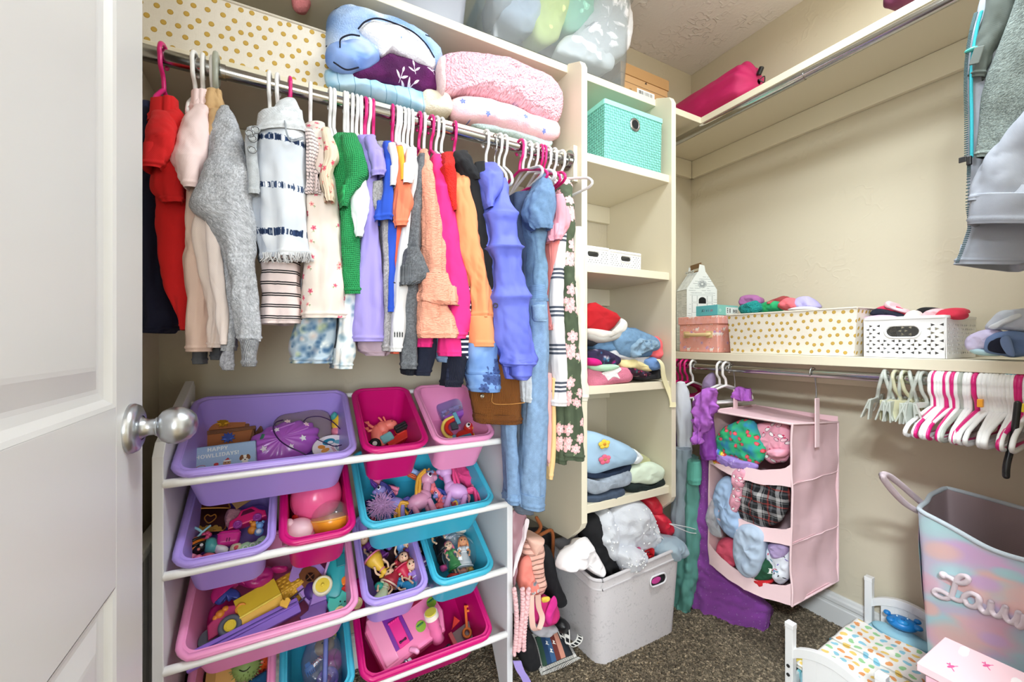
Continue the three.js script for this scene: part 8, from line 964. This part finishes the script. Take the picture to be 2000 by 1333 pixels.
// ---------------------------------------------------------------- doll bed
{
  const X0 = 1.254, X1 = 1.735, Z0 = -.652, Z1 = -.447, H = .244, P = .0105; const wm = mat('#f2f1ef', { roughness: .35 });
  const t = thing('doll_bed', 'white wooden doll bed with slatted head and foot boards', 'bed', [(X0 + X1) / 2, 0, (Z0 + Z1) / 2]);
  for (const x of [X0, X1]) for (const z of [Z0, Z1]) { W('post', span(x - P, x + P, 0, H, z - P, z + P, .002), wm, t); W('post_cap', span(x - P - .0008, x + P + .0008, H - .014, H + .001, z - P - .0008, z + P + .0008, .002), wm, t); }
  const cz = (Z0 + Z1) / 2, hw = (Z1 - Z0) / 2 - P;
  for (const x of [X0, X1]) { const arch = []; for (let i = 0; i <= 16; i++) { const u = -1 + i / 8; arch.push([u * hw, .175 + .036 * Math.cos(u * Math.PI / 2) ** .8]); } const top = arch.slice().reverse().map(([a, b]) => [a, b + .0]); const low = arch.map(([a, b]) => [a, b - .024]); const g = extr([...low, ...top], .014, .001); g.rotateY(-Math.PI / 2); g.translate(x + .007, 0, cz); W('arched_rail', g, wm, t); W('lower_rail', span(x - .007, x + .007, .03, .075, Z0 + P, Z1 - P), wm, t);
    const n = 4, gap = .022, sw = (2 * hw - 2 * gap) / n; for (let k = 0; k < n; k++) { const za = Z0 + P + gap + k * sw, u = ((za + sw / 2) - cz) / hw, y1 = .156 + .036 * Math.cos(u * Math.PI / 2) ** .8; const holes = x === X1 && (k === 1 || k === 2) ? [[...Array(16)].map((_, i) => { const a = i / 16 * 6.2832; return [sw / 2 + (k === 1 ? .006 : -.006) + Math.cos(a) * .0145, .142 + Math.sin(a) * .012 + (k === 1 ? .002 : -.003)]; })] : []; const q = extr([[.0006, .07], [sw - .0006, .07], [sw - .0006, y1], [.0006, y1]], .008, .0006, false, holes); q.rotateY(-Math.PI / 2); q.translate(x + .004, 0, za); W('slat', q, wm, t); } }
  for (const z of [Z0, Z1]) { W('side_rail', span(X0 + P, X1 - P, .05, .092, z - .005, z + .005), wm, t); }
  for (const y of [.14, .165]) W('screw_cap', place(cyl(.0045, .002), X0 - P - .0015, y - .04, Z0, 0, 0, Math.PI / 2), mat('#2b2b2b', { roughness: .5 }), t);
  const mt = solo('doll_mattress', span(X0 + .014, X1 - .014, .06, .112, Z0 + .013, Z1 - .013, .012), cloth('#a9dcea'), 'aqua mattress in the doll bed', 'mattress');
  const beans = canvas(512, 512, (x, w, h) => { fill(x, w, h, '#faf7ee'); const r = rng(12), cs = ['#f0a262', '#f4d374', '#9fd79a', '#93cfe0']; for (let j = 0; j < 9; j++) for (let i = 0; i < 8; i++) { const px = (i + (j % 2) * .5 + .25) * 64, py = (j + .5) * 57; x.fillStyle = cs[(i + j * 3) % 4]; x.globalAlpha = .95; for (const dx of [-w, 0, w]) { x.save(); x.translate(px + dx, py); x.rotate(r() * 6 * (dx === -w ? 1 : 1)); x.beginPath(); x.ellipse(0, 0, 22, 14, 0, 0, 7); x.fill(); x.beginPath(); x.ellipse(12, 6, 11, 12, 0, 0, 7); x.fill(); x.restore(); } } x.globalAlpha = 1; });
  const qf = (x0, x1, y, o) => (u, v) => { const a = mix(x0, x1, u), s = (v - .5) * 1.24, zz = cz + s * (Z1 - Z0 - .012); const e = Math.max(0, Math.abs(s) - .5); const y2 = y - (e > 0 ? e * .26 : 0) + .004 * nz(a * 30, zz * 30, o) + .006 * nz(a * 9, zz * 11, o); const z2 = e > 0 ? cz + Math.sign(s) * ((Z1 - Z0 - .012) * .5 + .006) : zz; return [a, y2, z2, a, s * (Z1 - Z0) ]; };
  const bm = clothT(met(beans, .23)); const q = thing('doll_quilt', 'white quilt with orange, yellow, green and blue beans on the doll bed', 'quilt', [(X0 + X1) / 2 - .05, .11, cz]);
  W('quilt_body', [gridGeo(40, 40, qf(X0 + .016, 1.60, .128, 1)), gridGeo(40, 40, qf(X0 + .016, 1.60, .119, 1))], bm, q); W('turned_fold', [gridGeo(24, 40, qf(1.47, 1.63, .134, 1)), gridGeo(24, 40, qf(1.47, 1.63, .129, 1))], bm, q);
  const k = onY(1762, 1218, .165); const tb = thing('plush_toy', 'bright blue rubber bear face toy lying on the doll bed pillow', 'toy', k, undefined, .4); const bl = PL('#1f7fc6', { roughness: .35 }); M('body', [ball(.03, 0, 0, 0, 1, .62, 1.25, 24), ball(.012, -.012, .008, -.026, 1, .6, 1), ball(.012, -.012, .006, .034, 1, .6, 1)], bl, tb); M('ear', [ball(.009, .012, .014, -.034, 1, .8, 1), ball(.009, .014, .012, .036, 1, .8, 1)], bl, tb); M('muzzle', ball(.012, -.018, .012, 0, .9, .7, 1.2), PL('#2a8ed2'), tb); for (const z of [-.012, .012]) M('eye', ball(.0022, -.004, .0205, z), PL('#d8eef8'), tb); M('nose', ball(.004, -.018, .021, 0, 1, .6, 1.3), PL('#14609c'), tb);
  solo('doll_pillow', [ball(.045, 1.685, .122, cz, .8, .35, 1.7, 24)], cloth('#a5d9e8'), 'aqua pillow at the head of the doll bed', 'pillow');
  soft('doll_cloth', 'yellow and aqua doll cloths stuffed under the foot of the bed', 'clothes', [['aqua_cloth', [[1554, 1320], [1562, 1296], [1576, 1300], [1586, 1322], [1570, 1330]], { x: 1.30, front: .01, back: .02 }, cloth('#7ecbd4')], ['yellow_cloth', [[1556, 1284], [1566, 1280], [1572, 1296], [1560, 1300]], { x: 1.30, front: .01, back: .02 }, cloth('#f0d964')]]);
}
// ---------------------------------------------------------------- laundry hamper with the name on it, and the pink chest
{
  const top = [[1.365, -.425], [1.66, -.452], [1.56, -.11], [1.235, -.135]], bot = [[1.40, -.395], [1.62, -.415], [1.55, -.17], [1.30, -.185]]; const HY = .629;
  const C = (L) => [L.reduce((s, p) => s + p[0], 0) / 4, L.reduce((s, p) => s + p[1], 0) / 4]; const t = thing('laundry_hamper', 'pastel watercolour laundry hamper with a raised cursive name', 'hamper', [C(bot)[0], 0, C(bot)[1]]);
  const per = (u, y, inset = 0) => { const k = y / HY, n = 4, f = (u % 1) * 4, i = Math.floor(f), w = f - i; const P = (a) => { const b = bot[a % 4], c = top[a % 4]; return [mix(b[0], c[0], k), mix(b[1], c[1], k)]; }; const a = P(i), b = P(i + 1), c = [0, 1].map((q) => mix(C(bot)[q], C(top)[q], k)); let x = mix(a[0], b[0], w), z = mix(a[1], b[1], w); const rr = 1 - .05 * Math.pow(Math.abs(2 * w - 1), 6) - inset; return [c[0] + (x - c[0]) * rr, c[1] + (z - c[1]) * rr]; };
  const wc = canvas(1024, 512, (x, w, h) => { fill(x, w, h, '#d9cfe4'); const r = rng(19); for (let i = 0; i < 300; i++) { x.save(); x.translate(r() * w, r() * h); x.rotate(.6); const R0 = 16 + r() * 24, g = x.createRadialGradient(0, 0, 0, 0, 0, R0), c = ['#b9e6ea', '#f4c0d2', '#dfc2ea', '#f8cdc6', '#c2e9ec', '#e6bfe6'][i % 6]; g.addColorStop(0, c + 'ff'); g.addColorStop(.55, c + 'cc'); g.addColorStop(1, c + '00'); x.fillStyle = g; x.scale(2, 1); x.fillRect(-R0, -R0, 2 * R0, 2 * R0); x.restore(); } });
  const surf = (ins) => (u, v) => { const y = HY * v; const [x, z] = per(u, y, ins); return [x + .004 * nz(u * 14, v * 6, 1), y - (v > .9 ? .02 * Math.sin(u * 4 * Math.PI) ** 2 * (v - .9) * 10 * (u > .75 ? 1 : 0) : 0), z + .004 * nz(u * 14, v * 6, 2), u * 1.3, y * 1.35]; };
  W('body', gridGeo(96, 24, surf(0), true), clothT(met(wc, 1.3, .65), { bumpMap: null }), t); W('lining', gridGeo(96, 24, surf(.03), true), cloth('#a89497'), t); W('base', gridGeo(48, 2, (u, v) => { const [x, z] = per(u, .01, v * .98); return [x, .004, z]; }), cloth('#a89497'), t);
  const rp = []; for (let i = 0; i < 64; i++) { const q = surf(.012)(i / 64, 1); rp.push([q[0], q[1], q[2]]); } W('rim', tube(rp, .0055, 8, 200, true), cloth('#cfd9e0'), t);
  W('handle', [tube([[1790, 998], [1768, 984], [1744, 960], [1726, 936], [1724, 928], [1736, 930], [1760, 948], [1785, 970], [1808, 990]].map(([x, y], i) => onZ(x, y, -.43 - .006 * (i > 4 ? 1 : 0))), .0072, 8, 60)], cloth('#dbc8ce'), t);
  // raised rope lettering on the face toward the door
  const a = per(.7502, .45), b = per(.9998, .45), fn = V(a[1] - b[1], 0, b[0] - a[0]).normalize(); if (fn.dot(V(-1, 0, .2)) < 0) fn.negate(); const tilt = fn.clone().add(V(0, -.13, 0)).normalize(); const fp = V(mix(a[0], b[0], .5), .45, mix(a[1], b[1], .5)).addScaledVector(fn, .012);
  const S = (l) => tube(l.map(([x, y]) => onPl(x, y, tilt, fp)), .0052, 8, l.length * 8);
  const L1 = [[1843, 1124], [1857, 1130], [1868, 1137], [1881, 1140], [1891, 1134], [1888, 1127], [1877, 1126], [1868, 1135], [1863, 1152], [1858, 1165], [1848, 1170], [1834, 1166], [1825, 1158], [1830, 1153], [1843, 1157], [1857, 1166], [1869, 1173], [1880, 1173], [1885, 1164], [1897, 1160], [1910, 1166], [1913, 1177], [1904, 1186], [1890, 1182], [1884, 1172]], L2 = [[1911, 1168], [1913, 1184], [1921, 1196], [1930, 1197], [1935, 1188], [1936, 1177]], L3 = [[1936, 1177], [1935, 1190], [1943, 1203], [1953, 1204], [1960, 1196], [1964, 1187]], L4 = [[1964, 1187], [1962, 1200], [1968, 1213], [1978, 1217], [1986, 1210], [1990, 1198]], L5 = [[1990, 1198], [1986, 1214], [1990, 1226], [1999, 1220], [2003, 1204], [2006, 1214], [2010, 1230], [2024, 1236]];
  W('lettering', [S(L1), S(L2), S(L3), S(L4), S(L5), ball(.008, ...onPl(1843, 1124, tilt, fp).toArray())], cloth('#f7e7ec'), t);
}
{
  const Y = .44, t = thing('toy_chest', 'pale pink wooden chest with painted clouds and dancers', 'chest', [1.114, 0, -.18]);
  const tx = canvas(512, 1024, (x, w, h) => { fill(x, w, h, '#f4cdd2'); for (const [cx, cy] of [[430, 120], [330, 380], [160, 560], [360, 800]]) { ell(x, cx, cy, 70, 22, '#f8ecea'); ell(x, cx - 30, cy + 12, 46, 16, '#f8ecea'); ell(x, cx + 30, cy - 10, 42, 16, '#f8ecea'); } x.strokeStyle = x.fillStyle = '#e0578f'; for (const [cx, cy] of [[153, 128], [378, 240], [150, 400], [330, 640]]) { ell(x, cx, cy, 30, 10, '#e0578f', .3); ell(x, cx + 16, cy - 18, 8, 8, '#e0578f'); x.lineWidth = 6; x.beginPath(); x.moveTo(cx, cy); x.lineTo(cx - 40, cy + 26); x.moveTo(cx + 4, cy); x.lineTo(cx + 46, cy + 22); x.moveTo(cx, cy - 4); x.lineTo(cx + 40, cy - 16); x.stroke(); } });
  const lid = uv01(bx(.142, .016, .28, 0, Y - .016, 0, .002)); M('lid', lid, mat('#ffffff', { map: tx, roughness: .45 }), t); const pm = mat('#e7b9c8', { roughness: .5 }); M('body', [span(-.064, .064, 0, Y - .0165, -.13, .13)], pm, t); M('plinth', span(-.068, .068, 0, .03, -.134, .134), pm, t);
}
// ---------------------------------------------------------------- whitewashed boards between door and rack
{ const t = thing('board_panel', 'whitewashed rough board panel standing between door and toy rack', 'panel', [-.285, 0, -1.1]); const g = noiseTex(128, (i, j, n) => { const v = .72 + .3 * tn(i / n, j / n * .15, 40, 5) - .35 * Math.max(0, tn(i / n, j / n * .2, 60, 8) - .72) * 3; return [v, v * .99, v * .97]; }, true); const m = mat('#ffffff', { map: rep(g, 4, 1), roughness: .85 });
  for (let k = 0; k < 5; k++) W('board', span(-.292 + .002 * (k % 2), -.272 + .002 * (k % 2), 0, .602 - .002 * k, -1.33 + k * .095, -1.238 + k * .095, .002), m, t); W('cap', span(-.295, -.266, .603, .622, -1.335, -.86, .003), mat('#e6e4e0', { roughness: .6 }), t); }
// ---------------------------------------------------------------- carpet pile over the part of the floor in view
{ const tg = new THREE.IcosahedronGeometry(.0021, 0); tg.scale(.8, .8, 1.7); tg.translate(0, .003, 0); const n = 170000, r = rng(77); const im = new THREE.InstancedMesh(tg, mat('#ffffff', { roughness: 1 }), n); im.name = 'carpet_pile'; shade(im); im.userData.kind = 'stuff'; im.userData.label = 'brown and beige flecked carpet pile'; const m4 = new THREE.Matrix4(), e = new THREE.Euler(), q = new THREE.Quaternion(), c = new THREE.Color();
  for (let i = 0; i < n; i++) { const x = mix(.1, 1.765, r()), z = mix(-1.385, -.3, Math.pow(r(), .9)); e.set((r() - .5) * 2.2, r() * 6.28, (r() - .5) * 1.2); const s = .8 + .9 * r(); m4.compose(V(x, -.001, z), q.setFromEuler(e), V(s, s, s)); im.setMatrixAt(i, m4); const k = hash(Math.floor(x * 160), Math.floor(z * 160), 5) * .5 + r() * .5; const v = .05 + .4 * k * k * k + .1 * r(); c.setRGB(v * 1.04, v * .82, v * .55); im.setColorAt(i, c); } scene.add(im); }
renderer.render(scene, camera);
